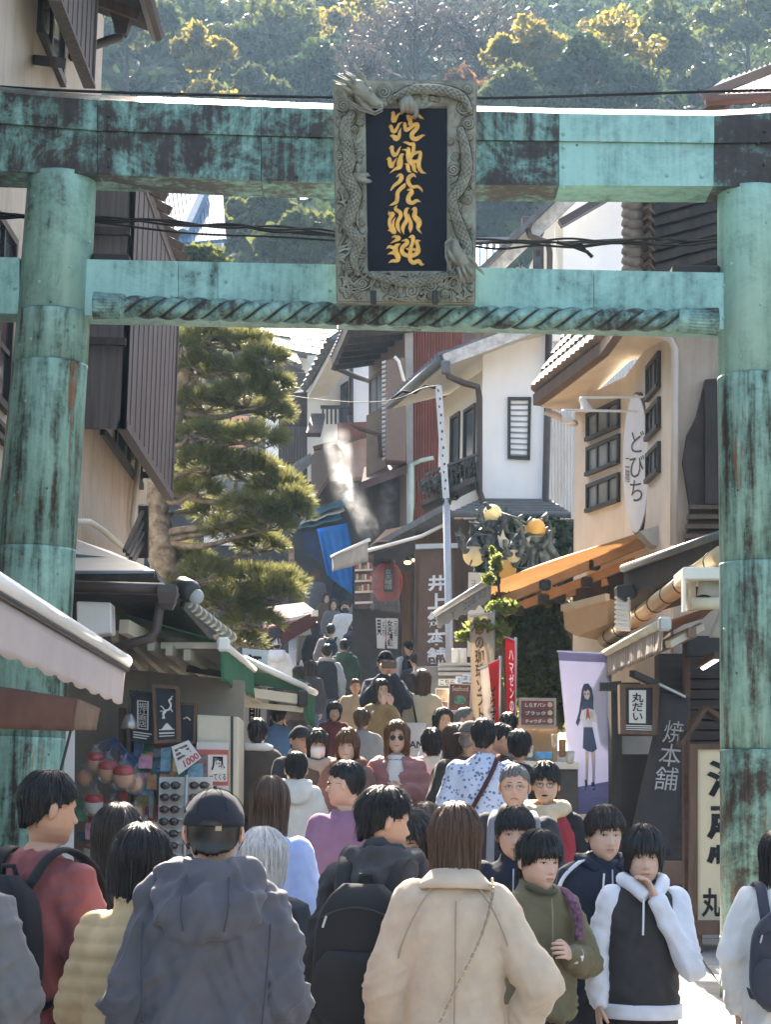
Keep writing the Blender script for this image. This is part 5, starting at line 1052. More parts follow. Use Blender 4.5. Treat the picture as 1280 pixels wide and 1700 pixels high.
MB().prism([bl(q, .3, .76) + qn(q) * .004, bl(q, .48, .66) + qn(q) * .004, bl(q, .54, .66) + qn(q) * .004, bl(q, .75, .76) + qn(q) * .004], qn(q) * .004).build('mountain_motif', pale, t)
t, q = framed('lantern_sign', 'dark wood framed box sign half hidden behind the dragon sign', 'sign', [(294, 1166), (326, 1168), (324, 1236), (296, 1234)], 15.3, .12, bwood, dpan, .14)
on(q, [(.3, .4), (.5, .35), (.7, .42)], .006, 'swirl_motif', pale, t)
lm = thing('gooseneck_lamp', P(214, 1180, 15.0), 'small metal bell lamp hanging left of the box signs', 'lamp'); c = P(214, 1205, 14.9)
MB().loft([[c + V3(r * math.cos(a), r * math.sin(a), z) for a in [2 * pi * k / 16 for k in range(16)]] for r, z in ((.012, .09), (.03, .075), (.05, .03), (.062, -.02), (.06, -.022))]).build('shade', mat('dull_chrome', (.30, .30, .29), .3, .7), lm, True); MB().tube([c + V3(0, 0, .085), c + V3(0, .02, .2), c + V3(.03, .1, .26)], .01, 6).build('stem', fdark, lm)
# sunglasses racks
rackm = mat('rack_white_board', (.52, .51, .49), .6, var=.06); lens_m = mat('sunglass_lens', (.015, .013, .015), .12, spec=.7); frm = [mat('sunglass_frame_%d' % i, c, .3, spec=.6) for i, c in enumerate(((.015, .014, .014), (.05, .025, .015), (.10, .02, .02)))]
for ri, (x0, x1, nm) in enumerate(((264, 307, 'white rack of sunglasses, left of the metal pole'), (312, 352, 'white rack of sunglasses against the beige cabinet, right of the metal pole'))):
 rk = thing('sunglasses_rack', P(x0, 1480, 15.0), nm, 'rack'); MB().slab([(x0, 1290), (x1, 1290), (x1 - 10, 1500), (x0 - 6, 1500)], 15.0, .05).build('board', rackm, rk)
 for k in range(8): MB().slab([(x0 + 2, 1318 + k * 20), (x1 - 4, 1318 + k * 20), (x1 - 4, 1320.5 + k * 20), (x0 + 2, 1320.5 + k * 20)], 14.93, .07).build('shelf_strip', galv, rk)
 for k in range(8):
  x, y = x0 + 18 - k * .8, 1304 + k * 20; w_ = 8.5
  sg = thing('sunglasses', P(x, y, 14.94), 'pair of dark sunglasses on the %s rack, %s from the top' % (('left', 'right')[ri], ('first', 'second', 'third', 'fourth', 'fifth', 'sixth', 'seventh', 'lowest')[k]), 'sunglasses', 'sunglasses on the white racks')
  for sgn in (-1, 1):
   c = P(x + sgn * w_, y, 14.92); MB().ball(c, (.030, .006, .022 + .006 * ((k + ri) % 3 == 0)), 12, 6).build('lens', lens_m, sg, True)
   MB().tube([c + V3(.034 * math.cos(a), .002, .026 * math.sin(a)) for a in np.linspace(0, 2 * pi, 13)], .004, 5).build('rim', frm[(k + ri) % 3], sg, True)
   MB().tube([c + V3(sgn * .033, 0, .012), c + V3(sgn * .036, .10, .01)], .004, 5).build('temple', frm[(k + ri) % 3], sg)
  MB().tube([P(x - 2, y - 1, 14.915), P(x + 2, y - 1, 14.915)], .004, 5).build('bridge', frm[(k + ri) % 3], sg)
tag(MB().tube([P(309, 1286, 14.9), P(304, 1500, 14.9)], .012, 8).build('rack_pole', galv, None, True, off=P(304, 1500, 14.9)), 'thin metal pole between the two racks of sunglasses', 'pole')
# bags of round masks, hanging
bag = mat('clear_plastic_bag', (.75, .76, .78), .12, spec=.6, glass=.85, alpha=.28); skinp = mat('peach_mask_plastic', (.55, .30, .19), .35, var=.1); redp = mat('red_mask_plastic', (.42, .035, .035), .3, var=.1); blueR = mat('blue_ribbon', (.05, .14, .40), .5)
for k, (x, y, r, m1) in enumerate(((204, 1290, 21, 0), (178, 1280, 19, 0), (158, 1265, 17, 0), (222, 1300, 17, 1), (155, 1335, 19, 2), (140, 1290, 15, 1), (186, 1345, 16, 2), (225, 1350, 14, 1))):
 s = 14.9 / F; c = P(x, y, 14.75 + .03 * k); t = thing('bagged_mask', c - V3(0, 0, r * s), ('round %s party mask in a clear bag, %s' % (('red and peach', 'peach', 'white and red')[m1], ('front one of the hanging cluster', 'second of the hanging cluster', 'upper left of the cluster', 'at the right of the cluster', 'lowest on the left', 'far left of the cluster', 'below the cluster, middle', 'below the cluster, right')[k])), 'mask', 'bagged party masks hanging on the stall')
 MB().ball(c, (r * s * .8, .05, r * s * .85), 14, 10).build('mask_face', skinp if m1 < 2 else rackm, t, True)
 if m1 != 1: MB().ball(c + V3(0, -.008, r * s * .42), (r * s * .84, .056, r * s * .5), 14, 8).build('mask_cap', redp, t, True)
 MB().loft([[c + V3(q * s * math.cos(a) * (1 + .06 * math.sin(5 * a + k)), .07 * math.sin(a), z * r * s) for a in [2 * pi * j / 14 for j in range(14)]] for q, z in ((r * .3, -1.1), (r * .95, -.8), (r * 1.05, 0), (r * .8, .8), (r * .2, 1.35), (r * .4, 1.7))]).build('bag', bag, t, True)
 MB().tube([c + V3(0, 0, r * s * 1.35), c + V3(.02, 0, r * s * 1.9), P(190, 1225, 15.2)], .004, 5).build('ribbon', blueR, t)
for k, (x, y, w_, h, col) in enumerate(((290, 1255, 30, 26, (.05, .09, .14)), (262, 1250, 22, 20, (.09, .12, .17)), (240, 1262, 16, 24, (.30, .26, .22)), (270, 1280, 26, 10, (.06, .10, .22)), (170, 1375, 30, 10, (.25, .03, .03)), (140, 1390, 26, 20, (.05, .10, .10)), (228, 1385, 14, 30, (.4, .25, .2)), (250, 1340, 12, 40, (.12, .12, .12)), (130, 1350, 14, 30, (.25, .2, .12)), (205, 1400, 22, 16, (.08, .16, .25)))):
 o = MB().slab([(x - w_ / 2, y - h / 2), (x + w_ / 2, y - h / 2 + 3), (x + w_ / 2 - 2, y + h / 2), (x - w_ / 2 + 1, y + h / 2 - 2)], 15.2 - .02 * k, .05).build('packaged_toy', mat('toy_pack_%d' % k, col, .3, var=.3, vs=18, spec=.6), None, bevel=.008, off=P(x, y, 15.2))
 tag(o, '%s plastic packet of small goods on the stall, %s' % (('dark blue', 'slate blue', 'tan', 'navy', 'red', 'dark teal', 'pinkish', 'grey', 'ochre', 'blue')[k], ('right of the bell lamp', 'below the box signs', 'beside the hanging masks', 'above the left sunglasses rack', 'under the masks', 'low at the left end', 'above the dark haired women', 'left of the sunglasses rack', 'at the far left end', 'lowest in the middle')[k]), 'packet', 'packets hanging on the stall')
rg_ = random.Random(8); pcs = [mat('pack_print_%d' % i, c, .3, var=.5, vs=22, spec=.6) for i, c in enumerate(((.40, .06, .05), (.06, .12, .30), (.45, .36, .10), (.50, .48, .46), (.08, .22, .14), (.42, .20, .30), (.30, .15, .06), (.10, .25, .35)))]
hp_ = []
for k in range(64):
 x = rg_.choice((rg_.uniform(124, 258), rg_.uniform(215, 262), rg_.uniform(255, 330))); y = rg_.uniform(1330, 1420) if x < 215 else rg_.uniform(1240, 1290) if x > 262 else rg_.uniform(1240, 1430); w_, h = rg_.uniform(6, 13), rg_.uniform(9, 20); a = rg_.uniform(-2, 2); Y = 15.5 - rg_.uniform(0, .5)
 o = MB().slab([(x - w_, y - h + a), (x + w_, y - h - a), (x + w_ - a, y + h), (x - w_ - a, y + h)], Y, .025).build('hanging_packet', pcs[k % 8], None, off=P(x, y, Y)); hp_.append((k % 8, y, o))
for c8, nm8 in enumerate(('red', 'navy', 'yellow', 'white', 'green', 'pink', 'brown', 'teal')):
 for r8, (_, _, o) in enumerate(sorted([q8 for q8 in hp_ if q8[0] == c8], key=lambda q8: q8[1])): tag(o, 'small %s packet on the souvenir stall wall, %s of the %s ones' % (nm8, ('topmost', 'second highest', 'third highest', 'fourth highest', 'fourth lowest', 'third lowest', 'second lowest', 'lowest')[r8], nm8), 'packet', 'small packets crowding the souvenir stall wall')
t = thing('paper_notice', P(308, 1285, 14.9), 'crumpled white price notice with red figures hung askew below the box signs', 'notice')
q = [P(284, 1240, 14.9), P(313, 1229, 14.9), P(334, 1258, 14.85), P(296, 1286, 14.85)]; plate(q, -.004, .004).build('paper', pale, t); redink = mat('red_ink', (.45, .03, .04), .6)
text_on('figures', '1000', sub(q, .3, .66, .98, .96), redink, t, .95, proud=.008, bold=.02)
for k in range(3): plate(sub(q, .12, .14 + k * .16, .8, .24 + k * .16), .004, .006).build('lettering_row', mat('brown_print', (.16, .10, .08), .7, var=.6, vs=60), t)
t = thing('poster', P(330, 1325, 15.2), 'red bordered poster with big black lettering taped on the beige cabinet', 'poster'); q = [P(326, 1232, 15.26), P(379, 1233, 15.26), P(379, 1318, 15.26), P(326, 1318, 15.26)]
plate(q, 0, .008).build('sheet', rackm, t); plate(sub(q, 0, .14, 1, .84), .008, .011).build('red_field', mat('poster_red', (.42, .10, .08), .5), t); plate(sub(q, .36, .24, .96, .76), .011, .014).build('white_field', pale, t); plate(sub(q, .05, .24, .33, .72), .011, .014).build('picture', mat('poster_photo', (.18, .14, .14), .5, var=.7, vs=26), t)
text_on('lettering', '風', sub(q, .45, .27, .9, .55), ink, t, .95, proud=.018, bold=.02); text_on('lettering', 'ってくる', sub(q, .40, .60, .94, .74), ink, t, .95, proud=.018, bold=.01)
# white shop banner with brush characters
t = thing('vertical_banner', P(425, 1240, 19.6), 'tall white banner with black brush characters standing behind the green awnings', 'banner'); q = [P(402, 1076, 19.8), P(445, 1080, 19.8), P(441, 1240, 19.8), P(403, 1240, 19.8)]
plate(q, -.01, .01).build('cloth', mat('white_cloth', (1, 1, 1)), t); text_on('lettering', '江島前与', sub(q, .2, .02, .8, 1), ink, t, .94, True, bold=.02, proud=.014)
# maroon awning further up the street
t = thing('maroon_awning', P(430, 1120, 29), 'maroon awning with a fringed edge above the upper street on the left', 'awning'); mar = mat('maroon_canvas', (.17, .035, .04), .8, var=.15, trans=.25)
q = [P(425, 1010, 31), P(505, 1000, 31), P(525, 1014, 28.5), P(440, 1050, 28.5)]; cloth_grid(t, 'canopy', q, 10, 6, mar, .02, 3)
cloth_grid(t, 'valance', [P(525, 1014, 28.5), P(464, 1042, 27.5), P(467, 1073, 27.5), P(524, 1040, 28.5)], 60, 4, mat('dark_maroon_canvas', (.07, .025, .025), .85), .01, 22, .05, seed=3); MB().beam(P(440, 1036, 28), P(520, 1020, 28.4), .05, .05).build('arm', white_metal, t); MB().box(P(523, 1018, 28.3), (.08, .08, .08)).build('bar_end_cap', white_metal, t)
# teal awnings, blue sheet, dark shop at the top left
t = thing('teal_awning', P(500, 890, 40), 'teal and cream awnings near the top of the street, left of the steam', 'awning'); tl_ = mat('teal_canvas', (.06, .17, .22), .8, trans=.3)
for k in range(3): cloth_grid(t, 'canopy', [P(505 - k * 6, 850 + k * 9, 42), P(574 - k * 5, 826 + k * 13, 41), P(578 - k * 5, 835 + k * 13, 40.5), P(503 - k * 6, 862 + k * 9, 41.3)], 8, 4, (tl_, mat('cream_canvas', (.42, .40, .34), .8, trans=.15), tl_)[k], .02, 2)
bs_ = tag(cloth_grid(None, 'blue_sheet', [P(526, 878, 38.5), P(577, 868, 38.5), P(600, 1000, 38.0), P(543, 955, 38.3)], 16, 12, mat('blue_tarpaulin', (.02, .20, .52), .45, var=.15, trans=.35, spec=.5), .06, 1.6, seed=4), 'bright blue plastic sheet hanging beside the dark shop', 'tarpaulin')
t = thing('dark_shop', P(490, 1000, 41.5), 'dark shop front near the top of the street with a navy curtain', 'shop'); MB().slab([(455, 850), (620, 850), (620, 1040), (455, 1040)], 41.6, 1).build('wall', fdark, t)
q = [P(500, 885, 40.5), P(528, 880, 40.5), P(534, 935, 40.5), P(506, 918, 40.5)]; plate(q, -.01, .01).build('curtain', mat('navy_cloth', (.03, .04, .08), .8), t); text_on('lettering', '元印島', q, pale, t, .85, True)
MB().slab([(466, 905), (488, 905), (488, 945), (466, 945)], 41.5, .1).build('lit_interior', mat('shop_goods', (.28, .18, .10), .6, var=.8, vs=8), t)
# --- bun shop (centre)
bsn = thing('bun_shop', P(650, 1130, 32.5), 'open bun shop with a brown awning, lantern and shelves below the red clad house', 'shop')
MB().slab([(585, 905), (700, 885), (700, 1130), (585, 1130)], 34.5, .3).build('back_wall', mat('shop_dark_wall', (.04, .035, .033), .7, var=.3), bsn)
MB().slab([(588, 925), (620, 920), (620, 1010), (588, 1010)], 34.2, .25).build('display_case', mat('display_case', (.10, .07, .065), .5, var=.4, vs=9), bsn)
for k in range(4): MB().slab([(589, 945 + k * 18), (619, 944 + k * 18), (619, 947 + k * 18), (589, 948 + k * 18)], 34.1, .1).build('shelf', rwhite, bsn)
rr = random.Random(2)
for k in range(18):
 x = 591 + (k % 6) * 4.6; y = 944 + (k // 6) * 18; h = rr.uniform(5, 11); MB().slab([(x, y - h), (x + 3.6, y - h), (x + 3.6, y), (x, y)], 34.08, .08).build('goods_box', mat('goods_%d' % (k % 5), ((.4, .1, .08), (.5, .45, .35), (.2, .15, .12), (.45, .3, .12), (.6, .58, .55))[k % 5], .5), bsn)
MB().slab([(666, 950), (682, 948), (682, 1110), (668, 1110)], 33.6, .2).build('door_post', bwood, bsn)
t = thing('brown_awning', P(620, 940, 31), 'brown awning with a plain beige valance over the bun shop', 'awning'); bc_ = mat('brown_canvas', (.20, .115, .065), .8, var=.15, trans=.3)
cloth_grid(t, 'canopy', [P(640, 880, 34.5), P(742, 858, 31.5), P(736, 872, 30.6), P(612, 906, 32.0)], 12, 6, bc_, .02, 3, sag=.05); MB().tube([P(612, 914, 31.9), P(700, 890, 31), P(736, 872, 30.6)], .03, 8).build('front_bar', white_metal, t, True)
cloth_grid(t, 'valance', [P(551, 926, 33.5), P(611, 898, 31.9), P(611, 932, 31.9), P(550, 950, 33.5)], 14, 4, mat('beige_canvas', (.42, .38, .33), .8, trans=.25), .03, 1.5); MB().tube([P(551, 924, 33.5), P(613, 896, 31.85)], .03, 8).build('valance_bar', white_metal, t, True)
t = thing('red_paper_lantern', P(642, 1000, 33), 'big red paper lantern with a black name panel hanging in the bun shop', 'lantern'); c = P(643, 967, 33); s = 33 / F
MB().loft([[c + V3(r * s * math.cos(a), r * s * math.sin(a), z * s) for a in [2 * pi * k / 24 for k in range(24)]] for i in range(15) for z in [-32 + i * 64 / 14] for r in [25 * math.sqrt(max(.1, 1 - (z / 36) ** 2)) * (1 + .03 * (i % 2))]]).build('paper_body', mat('red_lantern_paper', (.40, .035, .03), .6, trans=.25, var=.1), t, True)
for z in (-33, 33): MB().tube([c + V3(0, 0, z * s), c + V3(0, 0, (z + (5 if z > 0 else -5)) * s)], 12 * s, 16).build('ring', fdark, t)
q = [c + V3(-6 * s, -26 * s, 22 * s), c + V3(9 * s, -26 * s, 22 * s), c + V3(9 * s, -26 * s, -18 * s), c + V3(-6 * s, -26 * s, -18 * s)]; plate(q, -.02, .006).build('name_panel', ink, t); text_on('lettering', '女夫饅頭', q, pale, t, .85, True, proud=.01)
t = thing('plastic_curtain', P(640, 1030, 32.6), 'hanging clear vinyl sheet with brush writing around the red lantern', 'curtain'); q = [P(616, 940, 32.6), P(662, 940, 32.6), P(664, 1018, 32.6), P(614, 1012, 32.6)]; cloth_grid(t, 'vinyl', q, 10, 6, mat('clear_vinyl', (.6, .62, .64), .15, glass=.7, alpha=.22, spec=.6), .02, 2); text_on('lettering', '二年ら', sub(q, .02, .1, .4, .6), mat('grey_ink', (.09, .09, .09), .7), t, .9, True)
for x0, x1, tx, sm, lb in ((624, 640, '貝', '名物', 'narrow white paper sign with one large character in the bun shop'), (640.5, 661, '女夫饅頭', '元祖', 'wider white paper sign lettered 女夫饅頭 in the bun shop')):
 t = thing('paper_sign', P(x0, 1076, 32.2), lb, 'sign'); q = [P(x0, 1026, 32.2), P(x1, 1027, 32.2), P(x1 - 1, 1077, 32.2), P(x0 + 2, 1076, 32.2)]; plate(q, -.02, .01).build('board', pale, t)
 text_on('lettering', tx, sub(q, .04, .04, .6, .96 if len(tx) > 1 else .6), ink, t, .95, True, bold=.02, proud=.016); text_on('small_lettering', sm, sub(q, .64, .08, .96, .6), ink, t, .95, True, proud=.016)
for x, y in ((677, 934), (690, 930), (625, 908)):
 c = P(x, y, 33.2); t = thing('hanging_lamp', c, 'small lit ceiling lamp in the bun shop, %s' % ('left of the brown board' if x == 677 else 'nearest the brown board' if x == 690 else 'above the lantern'), 'lamp'); MB().ball(c, (.06, .06, .03), 10, 6).build('bulb', mat('lamp_glow', (1, .62, .25), .5, emit=2.5), t, True); MB().loft([[c + V3(r * math.cos(a), r * math.sin(a), z) for a in [2 * pi * k / 12 for k in range(12)]] for r, z in ((.03, .09), (.09, .02))]).build('shade', fdark, t)
t = thing('name_board', P(722, 1105, 30.3), 'tall brown board with white raised characters 井上総本舗 beside the steel pole', 'sign'); q = [P(699, 908, 30.4), P(753, 906, 30.4), P(757, 1106, 30.4), P(692, 1108, 30.4)]
plate(q, -.08, 0).build('board', mat('brown_sign_board', (.135, .085, .065), .65, var=.15, bump=.2), t); MB().beam(P(690, 908, 30.3), P(760, 906, 30.3), .1, .07).build('cap_rail', galv, t); MB().beam(P(688, 1112, 30.3), P(760, 1110, 30.3), .12, .08).build('base_rail', galv, t)
for k, ch in enumerate('井上総本舗'): text_on('character', ch, sub(q, .24, .24 + k * .15, .76, .375 + k * .15), mat('white_letter', (.72, .74, .78), .5), t, .98, ext=.02, bold=.035, proud=.012)
t = thing('steel_pole', V3(P(752, 1110, 29).x, 29, G(29)), 'leaning galvanised steel pole with a perforated top in front of the white house', 'pole'); a, b, c = P(728, 640, 29.4), P(741, 830, 29.2), V3(P(753, 1110, 29).x, 29, G(29))
MB().tube([b, c], [.052, .058], 12).build('pole', galv, t, True); MB().beam(a, b, .085, .05).build('perforated_post', mat('pale_galvanised', (.5, .5, .49), .5, .3), t)
for k in range(13): MB().box(a.lerp(b, (k + .7) / 14) + V3(-.01 + .02 * (k % 2), -.035, 0), (.022, .02, .035)).build('slot', fdark, t)
MB().tube([b + V3(-.07, 0, -.02), b + V3(.07, 0, -.02)], .05, 8).build('clamp', iron, t); MB().tube([P(650, 663, 29.4), P(668, 650, 29.4), P(690, 652, 29.4), P(705, 640, 29.4), P(728, 645, 29.4)], .02, 6).build('wire_loop', blk, t, True)
# menu boards and odds and ends by the low wall
t = thing('low_wall', P(740, 1140, 25.2) - V3(0, 0, .5), 'low grey stepped wall below the brown name board', 'wall'); MB().slab([(688, 1108), (800, 1106), (800, 1240), (688, 1240)], 26.0, .4).build('wall', mat('grey_block', (.25, .245, .235), .8, var=.15, bump=.3), t)
for k in range(3): MB().slab([(728, 1100 + k * 8), (790, 1100 + k * 8), (790, 1105 + k * 8), (728, 1105 + k * 8)], 25.9 - .05 * k, .15).build('step', mat('pale_step', (.45, .44, .42), .7), t)
def poster(name, label, q, Y, base, cat='board'):
 t = thing(name, P(*q[3], Y), label, cat); qq = [P(x, y, Y) for x, y in q]; plate(qq, -.03, .0).build('board', base, t); return t, qq
t, q = poster('menu_board', 'menu board with beige food pictures, left of the taller one', [(723, 1142), (747, 1143), (744, 1206), (721, 1206)], 24.5, rwhite)
for k, c in enumerate(((.45, .32, .2), (.25, .10, .05), (.4, .2, .1))): plate(sub(q, .1, .04 + k * .32, .9, .33 + k * .32), 0, .006).build('picture', mat('menu_photo_%d' % k, c, .4, var=.7, vs=16), t)
t, q = poster('menu_board', 'taller menu board with a green bowl picture above a pink one', [(746, 1134), (783, 1136), (780, 1215), (742, 1215)], 24.3, rwhite)
plate(sub(q, .04, .02, .96, .55), 0, .006).build('picture', mat('menu_photo_red', (.16, .07, .06), .4, var=.5, vs=12), t); c = bl(q, .5, .34) + qn(q) * .01; MB().ball(c, (.075, .012, .055), 14, 8).build('bowl', mat('menu_bowl_green', (.10, .28, .22), .4, var=.6, vs=30), t, True); text_on('lettering', 'Seafood', sub(q, .1, .05, .9, .16), pale, t, .9, proud=.01)
plate(sub(q, .04, .58, .96, .98), 0, .006).build('picture', mat('menu_photo_pink', (.5, .25, .32), .4, var=.5, vs=14), t)
t, q = poster('small_sign', 'small white sign reading こちら on the low wall', [(728, 1127), (757, 1127), (757, 1138), (728, 1138)], 24.9, pale, 'sign'); text_on('lettering', 'こちら', q, ink, t, (.8, .75), bold=.01)
for k, (x, y) in enumerate(((757, 1123), (768, 1119), (778, 1120))): t, q = poster('paper_notice', 'pale blue paper notice above the menu boards, %s' % ('left one', 'middle one', 'right one')[k], [(x, y), (x + 10, y), (x + 10, y + 13), (x, y + 13)], 25.0 + .02 * k, mat('pale_blue_paper', (.45, .55, .68), .6), 'notice'); text_on('lettering', '店', q, ink, t, .6)
for k, x in enumerate((757, 768)):
 o = MB().loft([[P(x + r * math.cos(a), y, 26.5 + .1 * math.sin(a)) for a in [2 * pi * j / 14 for j in range(14)]] for r, y in ((6.5, 1076), (7, 1080), (7.5, 1112))]).build('white_bucket', white_metal, None, True, off=P(x, 1112, 26.5)); tag(o, 'white plastic bin beside the steel pole, %s of two' % ('left' if k == 0 else 'right'), 'bin')
t, q = poster('info_poster', 'large white notice with a small column of text behind the left globe lamp', [(778, 950), (820, 952), (818, 1090), (776, 1090)], 27.4, pale, 'notice'); text_on('lettering', 'コタツリン', sub(q, .1, .08, .3, .4), ink, t, .9, True); text_on('lettering', 'マリン', sub(q, .45, .04, .6, .25), ink, t, .9, True)
# --- flags and banners right of centre
def flag(name, label, q, Y, m, txt, tm_, tq=(.1, .05, .9, .95), pole=True, mirror=False, wave=.03, seed=0, bold=.02):
 t = thing(name, P(*q[3], Y), label, 'banner'); qq = [P(x, y, Y) for x, y in q]; cloth_grid(t, 'cloth', qq, 12, 14, m, wave, 1.3, seed=seed)
 if txt: text_on('lettering', txt, sub(qq, *tq), tm_, t, .95, True, bold=bold, mirror=mirror, proud=wave * 1.0 + .012)
 if pole: a = P(q[1][0] + 2, q[1][1] - 6, Y + .03); MB().tube([a, V3(a.x, a.y, G(Y))], .012, 8).build('pole', galv, t, True); MB().tube([P(q[0][0] - 2, q[0][1] - 1, Y + .03), P(q[1][0] + 2, q[1][1] - 1, Y + .03)], .009, 6).build('cross_rod', galv, t)
 return t, qq
beigec = mat('beige_flag_cloth', (.58, .50, .40), .8, var=.06, trans=.4)
flag('tall_banner', 'tall beige banner with brown lettering under the orange awning', [(779, 1022), (819, 1018), (818, 1205), (785, 1205)], 20.8, beigec, 'あの珈琲ソフト', mat('brown_letter', (.17, .085, .05), .8), (.18, .04, .62, .98), bold=.03)
redc = mat('red_flag_cloth', (.46, .035, .035), .8, var=.08, trans=.4)
t, q = flag('flag_banner', 'white and red banner with black brush lettering, left of the narrow red one', [(797, 1110), (829, 1095), (828, 1215), (806, 1215)], 19.6, mat('white_flag_cloth', (.66, .60, .55), .8, trans=.4), 'しらす', ink, (.42, .2, .82, .9), seed=2)
qr_ = sub(q, .45, .0, 1, 1); mbx = MB(); MB().prism([bl(q, .42, 0) + qn(q) * .034, bl(q, 1, 0) + qn(q) * .034, bl(q, 1, 1) + qn(q) * .034, bl(q, .78, 1) + qn(q) * .034], qn(q) * .003).build('red_field', redc, t)
flag('flag_banner', 'narrow bright red banner with white lettering', [(839, 1058), (855, 1064), (856, 1215), (842, 1215)], 19.4, redc, 'ハマゼンの丼', mat('white_letter', (1, 1, 1)), (.3, .1, .85, .95), seed=3)
bn = mat('lavender_banner_cloth', (.55, .55, .68), .75, var=.04, trans=.35)
t, q = flag('tall_banner', 'pale lavender banner printed with a schoolgirl figure, below the beige planter box', [(927, 1082), (1012, 1086), (1013, 1350), (953, 1352)], 18.0, bn, None, None, wave=.0, pole=True)
vio = mat('violet_print', (.33, .30, .52), .7, var=.1, trans=.3)
def prnt(name, pts, m, h=.004): MB().prism([bl(q, u, v) + qn(q) * (.004 + h) for u, v in pts], qn(q) * .002).build(name, m, t)
prnt('printed_band', [(0, 0), (1, 0), (1, .055), (0, .055)], vio); prnt('printed_band', [(.0, .84), (1, .80), (1, 1), (0, 1)], vio)
hairp = mat('print_hair', (.05, .07, .12), .7); skp = mat('print_skin', (.62, .50, .46), .7); wtp = mat('print_white', (.66, .66, .70), .7); nvp = mat('print_navy', (.06, .085, .16), .7); rdp = mat('print_red', (.45, .09, .09), .7)
prnt('printed_hair', [(.42, .23), (.47, .195), (.56, .19), (.63, .22), (.66, .28), (.64, .36), (.58, .38), (.5, .34), (.42, .38), (.28, .46), (.24, .44), (.33, .37), (.38, .30)], hairp, .001)
prnt('printed_face', [(.46, .235), (.53, .225), (.58, .24), (.58, .27), (.54, .295), (.48, .285), (.455, .26)], skp, .004); prnt('printed_fringe', [(.44, .245), (.47, .205), (.55, .2), (.6, .22), (.6, .25), (.55, .228), (.5, .245), (.47, .235)], hairp, .006)
for u in (.485, .545): prnt('printed_eye', [(u - .012, .252), (u + .012, .252), (u + .012, .264), (u - .012, .264)], nvp, .006)
prnt('printed_blouse', [(.44, .31), (.6, .31), (.73, .40), (.72, .44), (.62, .43), (.60, .47), (.42, .47), (.38, .44), (.34, .41)], wtp, .003); prnt('printed_collar', [(.43, .305), (.61, .305), (.66, .355), (.53, .345), (.40, .36)], nvp, .005); prnt('printed_scarf', [(.5, .345), (.54, .345), (.57, .42), (.52, .40), (.47, .42)], rdp, .006)
prnt('printed_hand', [(.56, .37), (.62, .365), (.63, .40), (.58, .41)], skp, .006); prnt('printed_skirt', [(.41, .465), (.61, .465), (.70, .60), (.6, .62), (.48, .615), (.36, .595)], nvp, .004)
prnt('printed_leg', [(.42, .61), (.51, .615), (.47, .72), (.43, .83), (.38, .83), (.40, .72)], skp, .003); prnt('printed_leg', [(.54, .615), (.66, .615), (.64, .72), (.60, .845), (.54, .845), (.57, .72)], skp, .0035)
prnt('printed_shoe', [(.36, .79), (.42, .79), (.42, .84), (.36, .86)], hairp, .005); prnt('printed_shoe', [(.52, .81), (.6, .80), (.62, .85), (.54, .86)], hairp, .0055)
text_on('lettering', '2023.12', sub(q, .2, .83, .98, .90), mat('pale_violet_print', (.36, .34, .55), .7), t, .95, mirror=True, proud=.012, bold=.02); text_on('lettering', '一乳倉く', sub(q, .3, .012, .8, .045), mat('pale_violet_print', (1, 1, 1)), t, .95, mirror=True, proud=.012)
# food stand behind the crowd
t = thing('price_board', P(893, 1205, 17.5), 'three row brown price board for food on a transparent stand', 'sign'); rows_ = ('しらすパン', 'ブラック', 'チャウダー'); bb = [mat('price_board_red', (.20, .05, .035), .5), mat('price_board_dark', (.13, .045, .035), .5), mat('price_board_brown', (.18, .06, .04), .5)]
for k in range(3):
 q = [P(866, 1163 + k * 13.6, 17.5), P(920, 1164 + k * 13.4, 17.5), P(920, 1176 + k * 13.4, 17.5), P(866, 1176 + k * 13.6, 17.5)]; plate(q, -.02, .0).build('price_row', bb[k], t); text_on('lettering', rows_[k], sub(q, .1, .25, .76, .85), mat('white_letter', (1, 1, 1)), t, (.95, .9), bold=.015)
 c = bl(q, .88, .5) + qn(q) * .003; MB().tube([c, c + qn(q) * .006], .022, 14).build('price_disc', mat('pale_disc', (.55, .42, .36), .5), t)
MB().slab([(862, 1158), (924, 1159), (924, 1210), (862, 1210)], 17.56, .012).build('acrylic_back', mat('cream_acrylic', (.45, .40, .35), .3), t)
t = thing('food_counter', P(900, 1340, 17.2), 'food counter with trays, cups and a cardboard box behind the flower shirt man', 'counter'); MB().slab([(850, 1270), (960, 1275), (960, 1420), (850, 1420)], 17.3, .8).build('counter', mat('dark_counter', (.10, .09, .085), .6, var=.2), t); MB().slab([(845, 1262), (962, 1266), (962, 1277), (845, 1275)], 17.2, .9).build('counter_top', rwhite, t)
t = thing('cardboard_box', P(888, 1240, 17.6), 'tan cardboard box under the price board', 'box'); MB().slab([(850, 1204), (926, 1206), (926, 1264), (850, 1264)], 17.6, .3).build('carton', mat('cardboard', (.34, .21, .11), .8, var=.12), t); MB().slab([(884, 1200), (890, 1200), (890, 1212), (884, 1212)], 17.59, .01).build('tape', pale, t)
